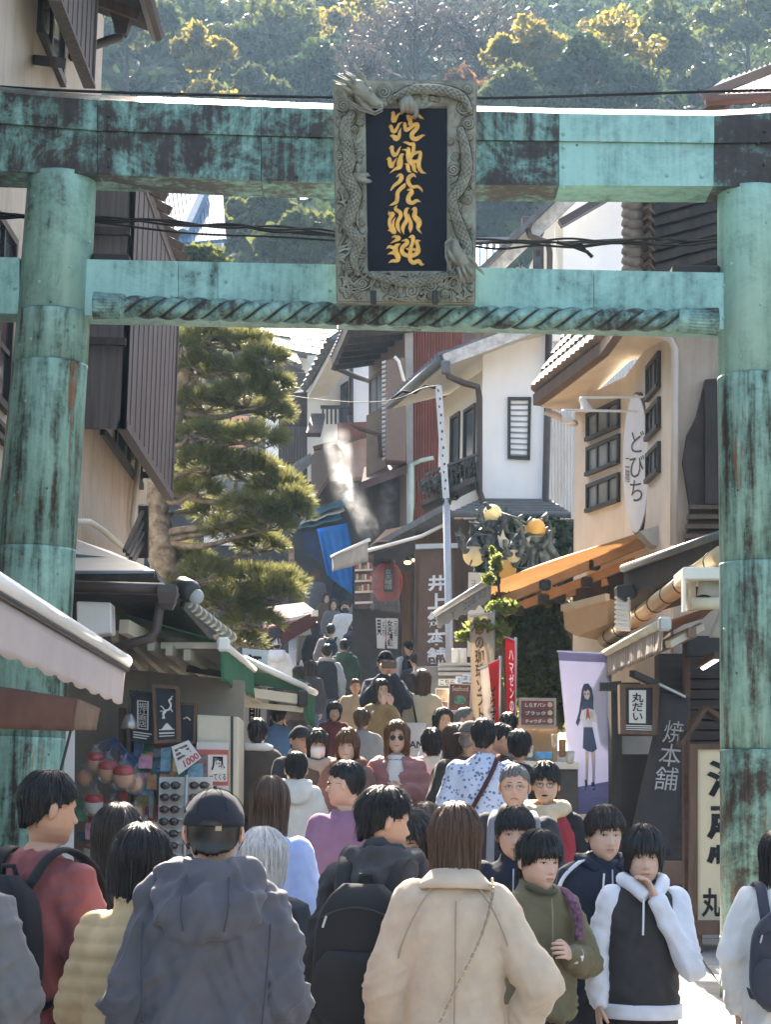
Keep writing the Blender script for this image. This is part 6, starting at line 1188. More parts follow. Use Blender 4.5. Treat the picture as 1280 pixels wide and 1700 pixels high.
for k, (x, y, w_, h, c, n) in enumerate(((905, 1252, 30, 8, (.10, .35, .65), 'blue lit tray of cups on the food counter'), (935, 1240, 12, 26, (.30, .16, .07), 'brown paper sack on the counter edge'), (880, 1245, 14, 16, (.55, .52, .46), 'small pale tub on the counter'), (948, 1255, 14, 18, (.5, .48, .44), 'stack of white trays at the end of the counter'), (922, 1228, 10, 20, (.6, .45, .3), 'tan paper cup on the counter'))):
 o = MB().slab([(x - w_ / 2, y - h / 2), (x + w_ / 2, y - h / 2), (x + w_ / 2 - 2, y + h / 2 + 4), (x - w_ / 2 + 2, y + h / 2 + 4)], 17.1 - .04 * k, .12).build(('tray', 'paper_sack', 'tub', 'tray_stack', 'paper_cup')[k], mat('counter_item_%d' % k, c, .5, var=.3, vs=20), None, bevel=.01, off=P(x, y, 17)); tag(o, n, ('tray', 'bag', 'tub', 'tray', 'cup')[k])
# --- orange awning
oa = thing('orange_awning', P(1100, 930, 20.4), 'sun lit orange awning with a grey lettered valance on the cream building', 'awning'); orc = mat('orange_canvas', (.68, .50, .31), .75, var=.08, trans=.48, vs=2); grv = mat('grey_valance_cloth', (.40, .39, .39), .8, var=.06, trans=.3)
fN, fF, wN, wF = P(816, 966, 21.4), P(724, 1022, 23.6), P(1104, 872, 20.0), P(1000, 935, 23.0)
cloth_grid(oa, 'canopy', [fF, fN, wN, wF], 24, 10, orc, .02, 4, sag=.08)
for k, (a, b) in enumerate((((828, 1000), (1085, 895)), ((835, 1018), (1060, 930)), ((800, 1030), (1010, 965)))): MB().beam(P(*a, 21.6 + .5 * k), P(*b, 20.6 + .7 * k), .06, .085).build('folding_arm', mat('tan_enamel', (.42, .26, .15), .5), oa); [MB().box(P(lerp(a[0], b[0], u), lerp(a[1], b[1], u) + 3, 21.0 + .5 * k), (.12, .12, .11)).build('arm_joint', fdark, oa, bevel=.02) for u in (.3, .62)]
MB().tube([fN + V3(0, 0, .02), fF + V3(0, 0, .02)], .04, 10).build('front_bar', galv, oa, True); MB().box(P(820, 964, 21.3), (.14, .12, .10)).build('bar_end_cap', fdark, oa, bevel=.02)
q = [fF, fN, P(814, 1000, 21.4), P(727, 1046, 23.6)]; cloth_grid(oa, 'valance', q, 40, 5, grv, .015, 6, .03, seed=9); dk_ = mat('dark_print', (.13, .13, .14), .7); text_on('lettering', '江の島', sub(q, .55, .3, .8, .8), dk_, oa, .9, proud=.03, bold=.02); text_on('lettering', '本店', sub(q, .82, .2, .98, .7), dk_, oa, .9, proud=.03); text_on('lettering', 'Y', sub(q, .3, .35, .44, .85), dk_, oa, .8, proud=.03)
MB().slab([(1062, 882), (1112, 866), (1110, 908), (1085, 905)], 19.9, .3).build('wall_cassette', galv, oa); MB().slab([(958, 965), (1120, 930), (1120, 1010), (1000, 1015), (958, 1000)], 22.0, .5).build('under_panel', dwood, oa)
pb = thing('planter_box', P(980, 1055, 19.2), 'beige trapezoid box with a sloped front under the orange awning', 'box'); f = [P(935, 1012, 19.2), P(1008, 993, 18.6), P(1010, 1036, 18.8), P(957, 1056, 19.3), P(938, 1045, 19.4)]; MB().prism(f, (.25, .4, 0)).build('box', mat('tan_box_paint', (.42, .29, .17), .55, var=.08, dirt=.15), pb); MB().beam(P(935, 1010, 19.15), P(1009, 991, 18.55), .05, .06).build('rim', mat('tan_rim', (.5, .38, .24), .5), pb)
# --- right front shop
rs_ = thing('dried_fish_shop', P(1120, 1620, 16), 'dark timber shop front with a striped awning, behind the right gate pillar', 'shop')
MB().slab([(1095, 1085), (1330, 1085), (1330, 1700), (1095, 1700)], 17.4, .3).build('back_wall', mat('dark_board_wall', (.055, .04, .034), .7, var=.4, vs=3, bump=.4, stretch=(.6, 1, 6)), rs_)
for k in range(9): MB().slab([(1140, 1112 + k * 17), (1330, 1112 + k * 17), (1330, 1126 + k * 17), (1140, 1126 + k * 17)], 17.3, .1).build('wall_board', mat('dark_board_wall', (1, 1, 1)), rs_)
MB().slab([(1015, 1132), (1032, 1130), (1036, 1500), (1018, 1500)], 17.0, .25).build('post', dwood, rs_); MB().slab([(1138, 1060), (1147, 1060), (1147, 1240), (1138, 1240)], 16.6, .15).build('post', bwood, rs_); MB().slab([(996, 1133), (1064, 1133), (1064, 1146), (996, 1146)], 16.6, .12).build('sign_bracket', fdark, rs_)
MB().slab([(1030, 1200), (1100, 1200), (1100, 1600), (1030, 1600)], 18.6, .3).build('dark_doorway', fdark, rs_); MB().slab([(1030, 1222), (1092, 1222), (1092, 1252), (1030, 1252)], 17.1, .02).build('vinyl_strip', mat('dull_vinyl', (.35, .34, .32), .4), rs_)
MB().beam(P(1140, 1073, 16.5), P(1260, 1073, 16.5), .12, .16).build('beam', fdark, rs_); MB().beam(P(1050, 1118, 16.2), P(1140, 1158, 17.0), .05, .05).build('brace', fdark, rs_); MB().beam(P(1095, 1136, 16.3), P(1138, 1157, 16.6), .015, .02).build('metal_edge', galv, rs_)
MB().tube([P(1168, 1108, 16.2), P(1190, 1094, 15.8)], .022, 8).build('fluorescent_tube', mat('lamp_tube', (.9, .95, 1), .4, emit=1.5), rs_); MB().beam(P(1160, 1105, 16.25), P(1192, 1088, 15.75), .06, .05).build('lamp_fitting', bwood, rs_)
e = [P(1036, 945, 17.5), P(1200, 888, 15.4), P(1215, 935, 15.8), P(1052, 985, 18.0)]; MB().hexa(e + [p - V3(0, 0, .22) for p in e]).build('eave', dwood, rs_); MB().tube([P(1035, 944, 17.45), P(1200, 887, 15.35)], .035, 10).build('gutter', gutl, rs_, True); MB().hexa([P(1060, 985, 17.6), P(1200, 930, 15.8), P(1200, 960, 15.9), P(1070, 1018, 17.7)] + [p + V3(0, .1, 0) for p in (P(1060, 985, 17.6), P(1200, 930, 15.8), P(1200, 960, 15.9), P(1070, 1018, 17.7))]).build('fascia', dwood, rs_)
MB().slab([(1024, 972), (1052, 968), (1058, 990), (1040, 1000), (1026, 990)], 17.2, .2).build('gutter_hopper', fdark, rs_, bevel=.01)
mb = MB(); [mb.tube([P(1022 + 3 * (k % 2), 992 + k * 4, 17.3), P(1046, 994 + k * 4, 17.2)], .015, 6) for k in range(14)]; mb.build('coiled_cord', rwhite, rs_)['kind'] = 'stuff'
# roller awning with bamboo coloured roll
ra = thing('striped_awning', P(1100, 1100, 14.6), 'pale pinstriped valance awning with a rolled bamboo blind above the shop signs', 'awning')
def stripes():
 m, N = newmat('pinstripe_canvas'); tc = N('ShaderNodeTexCoord').outputs['Object']; sx = N('ShaderNodeSeparateXYZ', {0: tc}).outputs[1]
 w_ = N.math('SINE', N.math('MULTIPLY', sx, 120)); c = N.mix(N.ramp(w_, [(.35, 0), (.65, 1)]), (.24, .20, .175), (.58, .52, .46)); b_ = N('ShaderNodeBsdfPrincipled', {'Base Color': c, 'Roughness': .8}); tr = N('ShaderNodeBsdfTranslucent', {'Color': c})
 N('ShaderNodeOutputMaterial', {0: N('ShaderNodeMixShader', {0: .25, 1: b_.outputs[0], 2: tr.outputs[0]}).outputs[0]}); return m
n0, n1 = P(1102, 1034, 14.5), P(952, 1113, 21.0); MB().tube([n0, n1], .035, 10).build('front_bar', mat('cream_enamel', (.60, .55, .42), .4), ra, True); MB().box(P(1104, 1036, 14.45), (.09, .08, .10)).build('bar_end_cap', galv, ra, bevel=.015)
cloth_grid(ra, 'valance', [n1, n0, P(1098, 1084, 14.5), P(956, 1150, 21.0)], 60, 5, stripes(), .02, 12, .02, seed=11)
cloth_grid(ra, 'canopy', [n1, n0, P(1215, 1000, 15.0), P(1040, 1085, 21.5)], 14, 6, mat('rust_canvas', (.28, .15, .09), .8, trans=.3), .02, 3)
bam = mat('bamboo_blind', (.52, .40, .25), .55, var=.15, vs=12, stretch=(1, 8, 1)); r0, r1 = P(1200, 922, 14.6), P(1006, 1062, 19.5); MB().tube([r0, r1], .075, 12).build('rolled_blind', bam, ra, True)
for k in range(9): u = .06 + k * .11; c = r0.lerp(r1, u); d = (r1 - r0).normalized(); MB().tube([c - d * .012, c + d * .012], .081, 12).build('blind_cord', fdark, ra)
MB().beam(P(1150, 1050, 14.8), P(1040, 1100, 19), .06, .07).build('folding_arm', mat('dull_brown_arm', (.22, .15, .11), .6), ra); MB().beam(P(1110, 1070, 14.7), P(1165, 1040, 15), .05, .05).build('folding_arm', beige_metal, ra)
wb = thing('awning_cassette', P(1160, 1010, 14.9), 'white awning cassette with cream rolled canvas, tight against the right pillar', 'awning'); MB().slab([(1135, 941), (1230, 941), (1230, 961), (1135, 961)], 14.6, .5).build('cassette', white_metal, wb, bevel=.008); MB().slab([(1135, 961), (1139, 961), (1139, 1015), (1135, 1015)], 14.6, .1).build('side_plate', white_metal, wb); MB().slab([(1144, 962), (1156, 962), (1156, 1012), (1144, 1012)], 14.8, .15).build('bracket', beige_metal, wb); MB().tube([P(1150, 1002, 14.7), P(1230, 1002, 14.7)], .045, 10).build('roller', mat('cream_enamel', (1, 1, 1)), wb, True); cloth_grid(wb, 'canvas', [P(1162, 962, 14.75), P(1225, 962, 14.75), P(1225, 990, 14.7), P(1158, 988, 14.7)], 8, 4, mat('cream_canvas', (1, 1, 1)), .02, 2); cloth_grid(wb, 'hanging_flap', [P(1196, 1012, 14.8), P(1230, 1012, 14.8), P(1230, 1060, 14.8), P(1178, 1058, 14.8)], 6, 4, mat('cream_canvas', (1, 1, 1)), .02, 2)
# hanging box sign, slanted cloth, small gable, big signboard
t, q = framed('lantern_sign', 'wood framed hanging sign reading 丸だい below the pinstriped awning', 'sign', [(1029, 1136), (1094, 1136), (1092, 1220), (1030, 1218)], 16.0, .14, bwood, dpan, .15); plate(sub(q, .24, .12, .68, .78), 0, .008).build('name_plate', pale, t); text_on('lettering', '丸だい', sub(q, .30, .16, .62, .74), ink, t, .95, True, bold=.02, proud=.014)
for k in range(3): plate(sub(q, .15, .82 + k * .04, .85, .84 + k * .04), 0, .005).build('wave_motif', pale, t)
t = thing('slanted_cloth_sign', P(1060, 1420, 16.2), 'dark grey cloth banner with white brush writing hanging at a slant', 'banner'); q = [P(1100, 1150, 16.6), P(1146, 1158, 16.6), P(1118, 1420, 16.2), P(1040, 1420, 16.2)]; cloth_grid(t, 'cloth', q, 12, 12, mat('charcoal_cloth', (.055, .048, .047), .8, var=.15), .02, 2); text_on('lettering', '焼本舗', sub(q, .28, .16, .92, .62), mat('grey_white_paint', (.45, .44, .43), .7), t, .95, True, bold=.0, proud=.035)
t = thing('shelf_gable', P(1150, 1245, 16.0), 'little wooden gable roof fixed to the post beside the signboard', 'roof'); MB().beam(P(1128, 1238, 16.0), P(1170, 1176, 16.0), .25, .035).build('roof_board', bwood, t); MB().beam(P(1170, 1176, 16.0), P(1230, 1215, 16.0), .25, .035).build('roof_board', bwood, t); MB().slab([(1130, 1215), (1142, 1212), (1142, 1240), (1130, 1240)], 15.95, .1).build('bracket', fdark, t)
t = thing('signboard', P(1170, 1640, 15.2), 'cream signboard with bold black characters 海産物 on a wooden stand, half behind the right pillar', 'sign'); q = [P(1158, 1244, 15.2), P(1262, 1244, 15.2), P(1262, 1532, 15.2), P(1158, 1532, 15.2)]; plate(q, -.05, 0).build('panel', mat('cream_sign_panel', (.66, .56, .38), .6, var=.06), t)
for u, v, x, y in ((-.12, -.03, -.0, 1.03), (1.0, -.03, 1.12, 1.03)): plate(sub(q, u, v, x, y), -.06, .03).build('frame_post', bwood, t)
plate(sub(q, 0, -.03, 1, -.0), -.05, .025).build('frame_rail', bwood, t)
for k, ch in enumerate('海産物'): text_on('character', ch, sub(q, .14, .06 + .245 * k, .94, .28 + .245 * k), ink, t, .98, bold=.03)
text_on('character', '丸だい', sub(q, .06, .80, .98, .97), ink, t, .98, bold=.03)
MB().slab([(1136, 1236), (1158, 1236), (1158, 1616), (1138, 1612)], 15.3, .12).build('carved_post', mat('red_brown_post', (.085, .045, .032), .6, var=.5, vs=14, bump=.5), t); MB().slab([(1150, 1530), (1265, 1530), (1265, 1552), (1150, 1552)], 15.0, .35).build('stand_top', bwood, t)
for x in (1160, 1250): MB().beam(P(x, 1552, 15.05), P(x + 2, 1645, 15.05), .05).build('stand_leg', bwood, t)
for k, (x, y, w_, h, c) in enumerate(((1115, 1450, 50, 40, (.20, .13, .09)), (1100, 1500, 60, 30, (.03, .05, .10)), (1125, 1540, 34, 40, (.24, .20, .16)), (1120, 1600, 60, 18, (.5, .48, .44)))):
 o = MB().slab([(x - w_ / 2, y - h / 2), (x + w_ / 2, y - h / 2), (x + w_ / 2, y + h / 2), (x - w_ / 2, y + h / 2)], 16.1 - .1 * k, .3).build('crate', mat('crate_%d' % k, c, .7, var=.2), None, bevel=.01, off=P(x, y, 16)); tag(o, ('brown carton', 'dark blue crate', 'tan carton', 'pale low slab crate')[k] + ' stacked in the dried fish shop behind the boys', 'crate')
# --- oval sign on the cream building
ov = thing('oval_sign', P(1058, 890, 20.6), 'tall white oval sign with black brush writing どびち projecting from the cream building', 'sign'); q = [P(1036, 651, 21.3), P(1080, 651, 20.5), P(1080, 888, 20.5), P(1036, 888, 21.3)]
nn = qn(q); pts = [bl(q, .5 + .5 * math.cos(a), .5 + .5 * math.sin(a)) for a in [2 * pi * k / 48 for k in range(48)]]; MB().prism(pts, nn * -.09).build('board_edge', mat('brown_sign_edge', (.07, .05, .04), .6), ov)
MB().prism([bl(q, .5 + .475 * math.cos(a), .5 + .485 * math.sin(a)) + nn * .002 for a in [2 * pi * k / 48 for k in range(48)]], nn * .012).build('board_face', mat('sign_white_panel', (.64, .66, .69), .6, var=.07, bump=.1), ov)
text_on('lettering', 'どびち', sub(q, .28, .26, .86, .78), mat('faded_black_paint', (.05, .05, .055), .7), ov, .95, True, bold=.0, proud=.018); text_on('lettering', '二階', sub(q, .12, .46, .3, .64), mat('grey_ink', (1, 1, 1)), ov, .95, True, proud=.018)
MB().tube([P(1074, 652, 20.6), P(1090, 662, 20.6)], .02, 6).build('bracket', fdark, ov)
for k, (a, b, lb) in enumerate((((1075, 659), (965, 660), 'upper white arm lamp reaching out from the oval sign'), ((1060, 683), (935, 681), 'lower white arm lamp, nearest the eave corner'))):
 t = thing('arm_lamp', P(*a, 20.7), lb, 'lamp'); MB().tube([P(*a, 20.7), P(*b, 20.9)], .014, 6).build('arm', white_metal, t); c = P(b[0] + 6, b[1] + 12, 20.9); MB().loft([[c + V3(r * math.cos(a_) + dx, r * math.sin(a_) * .9, z) for a_ in [2 * pi * j / 14 for j in range(14)]] for r, z, dx in ((.02, .08, -.03), (.04, .05, -.02), (.045, .01, 0), (.07, -.06, .03), (.066, -.065, .03))]).build('lamp_head', white_metal, t, True)
# ================================================================ people
ZR = [-.118, -.1165, -.105, -.085, -.06, -.03, 0, .03, .06, .09, .11, .1175]
XW = [.012, .018, .034, .053, .066, .073, .0765, .0765, .072, .056, .030, 0]
YB = [.055, .055, .056, .058, .066, .083, .096, .100, .094, .072, .045, 0]
YF = [.066, .072, .080, .086, .092, .093, .090, .091, .083, .062, .036, 0]
def g2(x, z, cx, cz, sx, sz): return math.exp(-((x - cx) / sx) ** 2 - ((z - cz) / sz) ** 2)
def bumps(x, z):
 ax = abs(x)
 b = .021 * math.exp(-(x / .0112) ** 2) * float(np.interp(z, [-.05, -.046, -.038, -.03, -.015, 0, .02], [0, .15, .95, 1, .55, .25, 0]))
 b += .007 * g2(ax, z, .0135, -.0385, .006, .006) - .008 * g2(ax, z, .031, .001, .016, .010) + .004 * g2(ax, z, .03, .021, .02, .006)
 b += .0055 * math.exp(-(x / .021) ** 2) * (math.exp(-((z + .0595) / .0048) ** 2) + math.exp(-((z + .0705) / .0055) ** 2)) - .003 * g2(ax, z, 0, -.065, .022, .002)
 return b + .004 * g2(ax, z, 0, -.099, .02, .012) - .003 * g2(ax, z, 0, -.082, .02, .006) + .003 * g2(ax, z, .046, -.02, .018, .018)
def yface(x, z):
 xw = float(np.interp(z, ZR, XW)); yf = float(np.interp(z, ZR, YF)); c = min(.995, abs(x) / max(xw, .01))
 return -(yf * math.sqrt(1 - c * c) ** .75 + bumps(x, z))
def head_geo(mb, T, nc, nr):
 zs = [.1172, .114] + list(np.linspace(.108, -.116, nr)); rings = []
 ang = [pi * (abs(t) ** 1.35) * (1 if t > 0 else -1) for t in np.linspace(-1, 1, nc + 1)[:-1]]
 for z in zs:
  xw, yb, yf = (float(np.interp(z, ZR, q)) for q in (XW, YB, YF)); r = []
  for a in ang:
   x = xw * math.sin(a); c = math.cos(a)
   if c > 0: y = -yf * c ** .75 - bumps(x, z) * min(1, c * 1.6)
   else: y = yb * -c
   r.append(Vector((x, y, z)))
  rings.append(r)
 for z, rx, ry, yo in ((-.122, .046, .052, .006), (-.135, .050, .054, .014), (-.165, .052, .054, .022), (-.20, .058, .056, .028), (-.235, .085, .066, .03), (-.26, .12, .075, .03)):
  rings.append([Vector((rx * math.sin(a), yo - ry * math.cos(a), z)) for a in ang])
 mb.loft([[T(p) for p in r] for r in rings])
 for s in (-1, 1):
  rg = []
  for i in range(9):
   t = pi * (i + .3) / 8.6; zz = -.006 - .032 * math.cos(t); rr = math.sin(t)
   rg.append([T(Vector((s * (.077 + .006 * rr + .009 * math.cos(a) * rr + .005 * rr * max(0, math.sin(a))), .014 + .004 * math.cos(t) + .017 * rr * math.sin(a), zz))) for a in [2 * pi * k / 10 for k in range(10)]])
  mb.loft(rg)
HAIR = {   # z of the hair edge at 0, 35, 65, 95, 130, 180 degrees from the front; thickness top / edge
 'short': ((.062, .058, .030, .006, -.050, -.072), .016, .005), 'crew': ((.068, .062, .040, .014, -.045, -.065), .011, .004), 'spiky': ((.062, .055, .030, .008, -.055, -.080), .020, .006),
 'mop': ((.044, .034, .004, -.020, -.066, -.090), .020, .011), 'bowl': ((.032, .024, -.030, -.058, -.080, -.095), .022, .014), 'wavy': ((.052, .036, .012, -.008, -.062, -.086), .025, .013),
 'bob': ((.062, .050, -.055, -.135, -.150, -.150), .024, .020), 'longbob': ((.066, .055, -.07, -.185, -.205, -.20), .028, .028), 'long': ((.066, .055, -.08, -.27, -.36, -.37), .026, .024), 'fringe_bob': ((.036, .028, -.040, -.095, -.110, -.115), .026, .018), 'grey_bob': ((.055, .040, -.050, -.105, -.120, -.130), .026, .016),
 'balding': ((.085, .080, .040, .008, -.050, -.070), .006, .005), 'under_hat': ((.045, .04, .02, -.004, -.055, -.075), -.008, .006)}
HA = [0, 35, 65, 95, 130, 180]
def hair_build(parent, T, style, m, near, seed):
 ed, t0, t1 = HAIR[style]; rr = random.Random(seed); nc, nr = (72, 26) if near else (32, 14); ofs = rr.uniform(0, 50)
 def pos(a, v, lift=0, ja=0):
  aa = abs((a + pi) % (2 * pi) - pi); ze = float(np.interp(math.degrees(aa), HA, ed)) + .016 * noise.noise((a * 4, ofs, .3)) + .012 * noise.noise((a * 13, ofs, 2.3)); z = .1175 + (ze - .1175) * (1 - math.cos(v * pi / 2)) if v < .7 else .1175 + (ze - .1175) * lerp(1 - math.cos(.35 * pi), 1, (v - .7) / .3)
  th = lerp(t0, t1, v ** 1.5) + lift; th *= 1 + .30 * noise.noise((math.cos(a) * 7, math.sin(a) * 7 + ofs, z * 9)) + .16 * noise.noise((a * 22, ofs, z * 14)); zc_ = max(z, -.118)
  xw, yb, yf = (float(np.interp(zc_, ZR, q)) for q in (XW, YB, YF))
  if z < .0: k = min(1, -z / .05); xw = max(xw, lerp(xw, .072 - .02 * max(0, -z - .16) / .2, k)); yb = max(yb, lerp(yb, .088 + .035 * max(0, -z - .12) / .2, k))
  ww = min(1, max(0, (z - .085) / .03)); s, c = math.sin(a), math.cos(a); y = -yf * abs(c) ** .8 if c > 0 else -yb * c
  n = Vector((s * (1 - ww * .6), -c * (1 - ww * .6), .25 + ww)).normalized()
  return Vector((xw * s, y, z)) + n * th
 mb = MB(); rings = []
 for i in range(nr + 1):
  v = i / nr; rings.append([T(pos(2 * pi * j / nc, max(.02, v))) for j in range(nc)])
 inner = [T(pos(2 * pi * j / nc, 1, -t1 - .006)) for j in range(nc)]
 top = MB(); mb.loft(rings + [inner, [T(Vector((0, 0, .02))) for j in range(nc)]])
 o = mb.build('hair', m, parent, True)
 if style != 'under_hat':
  st = MB(); n = (150, 300, 950)[near]
  for k in range(n):
   a = rr.uniform(0, 2 * pi); v0 = rr.uniform(.02, .6); v1 = min(1.0, v0 + rr.uniform(.3, .7)); da = rr.gauss(0, .10); w_ = rr.uniform(.0012, .003) * (2.4, 1.35, 1)[near]; L = []; lift0 = rr.uniform(.0, .004); flip = rr.uniform(0, .012) if style in ('spiky', 'wavy', 'mop', 'short') else rr.uniform(0, .005)
   if style == 'spiky': flip *= 2.2
   q = []
   for i in range(7):
    u = i / 6; v = lerp(v0, v1, u); q.append((T(pos(a + da * u, v, lift0 * math.sin(pi * min(1, u * 1.2)) + .0015 + flip * u * u)), w_ * (1 - u ** 3) * min(1, .4 + u * 2)))
   if v1 >= .97: q.append((T(pos(a + da * 1.1, 1, flip * 1.2)) + Vector((0, 0, -rr.uniform(.004, .018))), .0005))
   for i, (p, ww) in enumerate(q):
    t = (q[min(i + 1, len(q) - 1)][0] - q[max(0, i - 1)][0]).normalized(); s = t.cross(p - T(Vector((0, 0, 0)))); s = s.normalized() * ww if s.length > 1e-6 else Vector((ww, 0, 0)); nn = s.cross(t).normalized() * ww * .6
    L.append([p - s, p + nn, p + s])
   st.loft(L)
  for k in range(0 if not near else 150 if style in ('bowl', 'mop', 'wavy', 'fringe_bob', 'short', 'spiky') else 60):
   a = rr.gauss(0, .75) if k % 3 else rr.uniform(0, 2 * pi); w_ = rr.uniform(.003, .0065); da = rr.gauss(0, .16); ext = rr.uniform(.0, .013) * (1.2 if t1 > .01 else .45); L = []; lf = rr.uniform(.001, .005)
   q = [(T(pos(a + da * u * .5, lerp(.45, 1, u), lf)), w_ * (.6 + .4 * u)) for u in (0, .35, .7, 1)]; e_ = T(pos(a + da, 1, lf * .6)); dn = (q[3][0] - q[2][0]).normalized(); q.append((e_ + dn * ext * .6 + Vector((0, 0, -ext * .4)), w_ * .5)); q.append((e_ + dn * ext * .8 + Vector((0, 0, -ext * .9)), .0004))
   for i, (p, ww) in enumerate(q):
    t = (q[min(i + 1, len(q) - 1)][0] - q[max(0, i - 1)][0]).normalized(); s = t.cross(p - T(Vector((0, 0, 0)))); s = s.normalized() * ww if s.length > 1e-6 else Vector((ww, 0, 0)); nn = s.cross(t).normalized() * ww * .5
    L.append([p - s, p + nn, p + s])
   st.loft(L)
  for k in range(90 * (near > 0)):                      # stray hairs that catch the light
   a = rr.uniform(0, 2 * pi); v = rr.uniform(.15, .95); p0 = T(pos(a, v)); dv = (p0 - T(Vector((0, .01, -.02)))).normalized(); tg = (T(pos(a, min(1, v + .06))) - p0); tg = tg.normalized() if tg.length > 1e-6 else Vector((0, 0, -1)); l_ = rr.uniform(.012, .04)
   p1 = p0 + (tg + dv * rr.uniform(.1, .7)) * l_ * .5; st.tube([p0, p1, p1 + (tg - dv * rr.uniform(-.3, .4)) * l_ * .5], [.0008, .0007, .0003], 3)
  so = st.build('hair_strands', m, o, True); so['kind'] = 'stuff'
 return o
def hand_geo(mb, W, d, pn, k=1.0, curl=.35, side=1):
 """palm and five fingers; d = direction of the fingers, pn = palm normal"""
 d = d.normalized(); s = d.cross(pn).normalized() * side; pn = s.cross(d).normalized() * side; Q = lambda u, v, w_: W + (d * u + s * v + pn * w_) * k
 mb.loft([[Q(u, hw * math.cos(a), ht * math.sin(a)) for a in [2 * pi * j / 10 for j in range(10)]] for u, hw, ht in ((-.03, .024, .019), (.0, .026, .017), (.03, .036, .016), (.06, .041, .014), (.085, .040, .011), (.094, .03, .006))])
 for v, L, r in ((-.030, .066, .0085), (-.010, .074, .009), (.011, .070, .0088), (.030, .055, .0078)):
  pts = [Q(.06, v, 0)]; a = .08; p = (.085, 0.0); pts.append(Q(p[0], v * 1.02, 0))
  for i, f in enumerate((.45, .32, .23)): a += curl * (1 + .3 * i); p = (p[0] + L * f * math.cos(a), p[1] + L * f * math.sin(a)); pts.append(Q(p[0], v * (1.05 + .04 * i), p[1]))
  mb.tube(pts, [r * k, r * 1.05 * k, r * k, r * .92 * k, r * .6 * k], 7)
 mb.tube([Q(.015, -.024, .002), Q(.04, -.044, .010), Q(.065, -.054, .020), Q(.088, -.052, .032)], [.013 * k, .0115 * k, .010 * k, .006 * k], 7)
SKIN = [mat('skin_%d' % i, c, .5, var=.06, vs=25, sss=.18, spec=.35) for i, c in enumerate(((.52, .315, .215), (.58, .37, .27), (.46, .27, .18)))]
def hairm(n, c, r=.38): return mat('hair_' + n, c, r, var=.25, vs=40, stretch=(3, 3, .4), spec=.55, trans=.12)
HM = {'black': hairm('black', (.012, .010, .010)), 'dark': hairm('dark_brown', (.028, .018, .014)), 'brown': hairm('brown', (.085, .042, .024)), 'red': hairm('chestnut', (.14, .058, .024)), 'white': hairm('white', (.66, .63, .60), .45), 'grey': hairm('grey', (.17, .16, .155), .45)}
def fab(n, c, rough=.85, bump=.12, bs=90, **k): return mat('cloth_' + n, c, rough, var=k.pop('var', .08), vs=k.pop('vs', 14), bump=bump, bs=bs, sheen=k.pop('sheen', .5), spec=.12, **k)
eyew = mat('eye_white', (.62, .60, .57), .3); lipm = mat('lips', (.40, .18, .14), .5); browm = mat('eyebrow', (.022, .016, .013), .8); irism = mat('iris', (.012, .009, .008), .15); dkp = fab('dark_trousers', (.030, .031, .036)); jean = fab('blue_denim', (.075, .10, .155)); khaki = fab('khaki_trousers', (.20, .17, .13)); shoem = mat('dark_shoe', (.03, .03, .03), .5); shoew = mat('white_shoe', (.65, .65, .64), .5)
ARM = {'hang': ((.214, .02, 1.125), (.226, -.035, .885)), 'pocket': ((.265, .06, 1.13), (.205, -.09, .95)), 'akimbo': ((.335, .07, 1.13), (.245, -.05, .93)), 'photo': ((.20, -.13, 1.20), (.055, -.25, 1.47)), 'chin': ((.20, -.19, 1.12), (.035, -.165, 1.40)), 'chest': ((.24, -.05, 1.14), (.09, -.215, 1.20)), 'mouth': ((.19, -.14, 1.18), (.05, -.20, 1.43)), 'bag': ((.235, .01, 1.12), (.25, -.06, .87)), 'front': ((.24, -.02, 1.13), (.13, -.20, 1.05))}
PERSON = {}
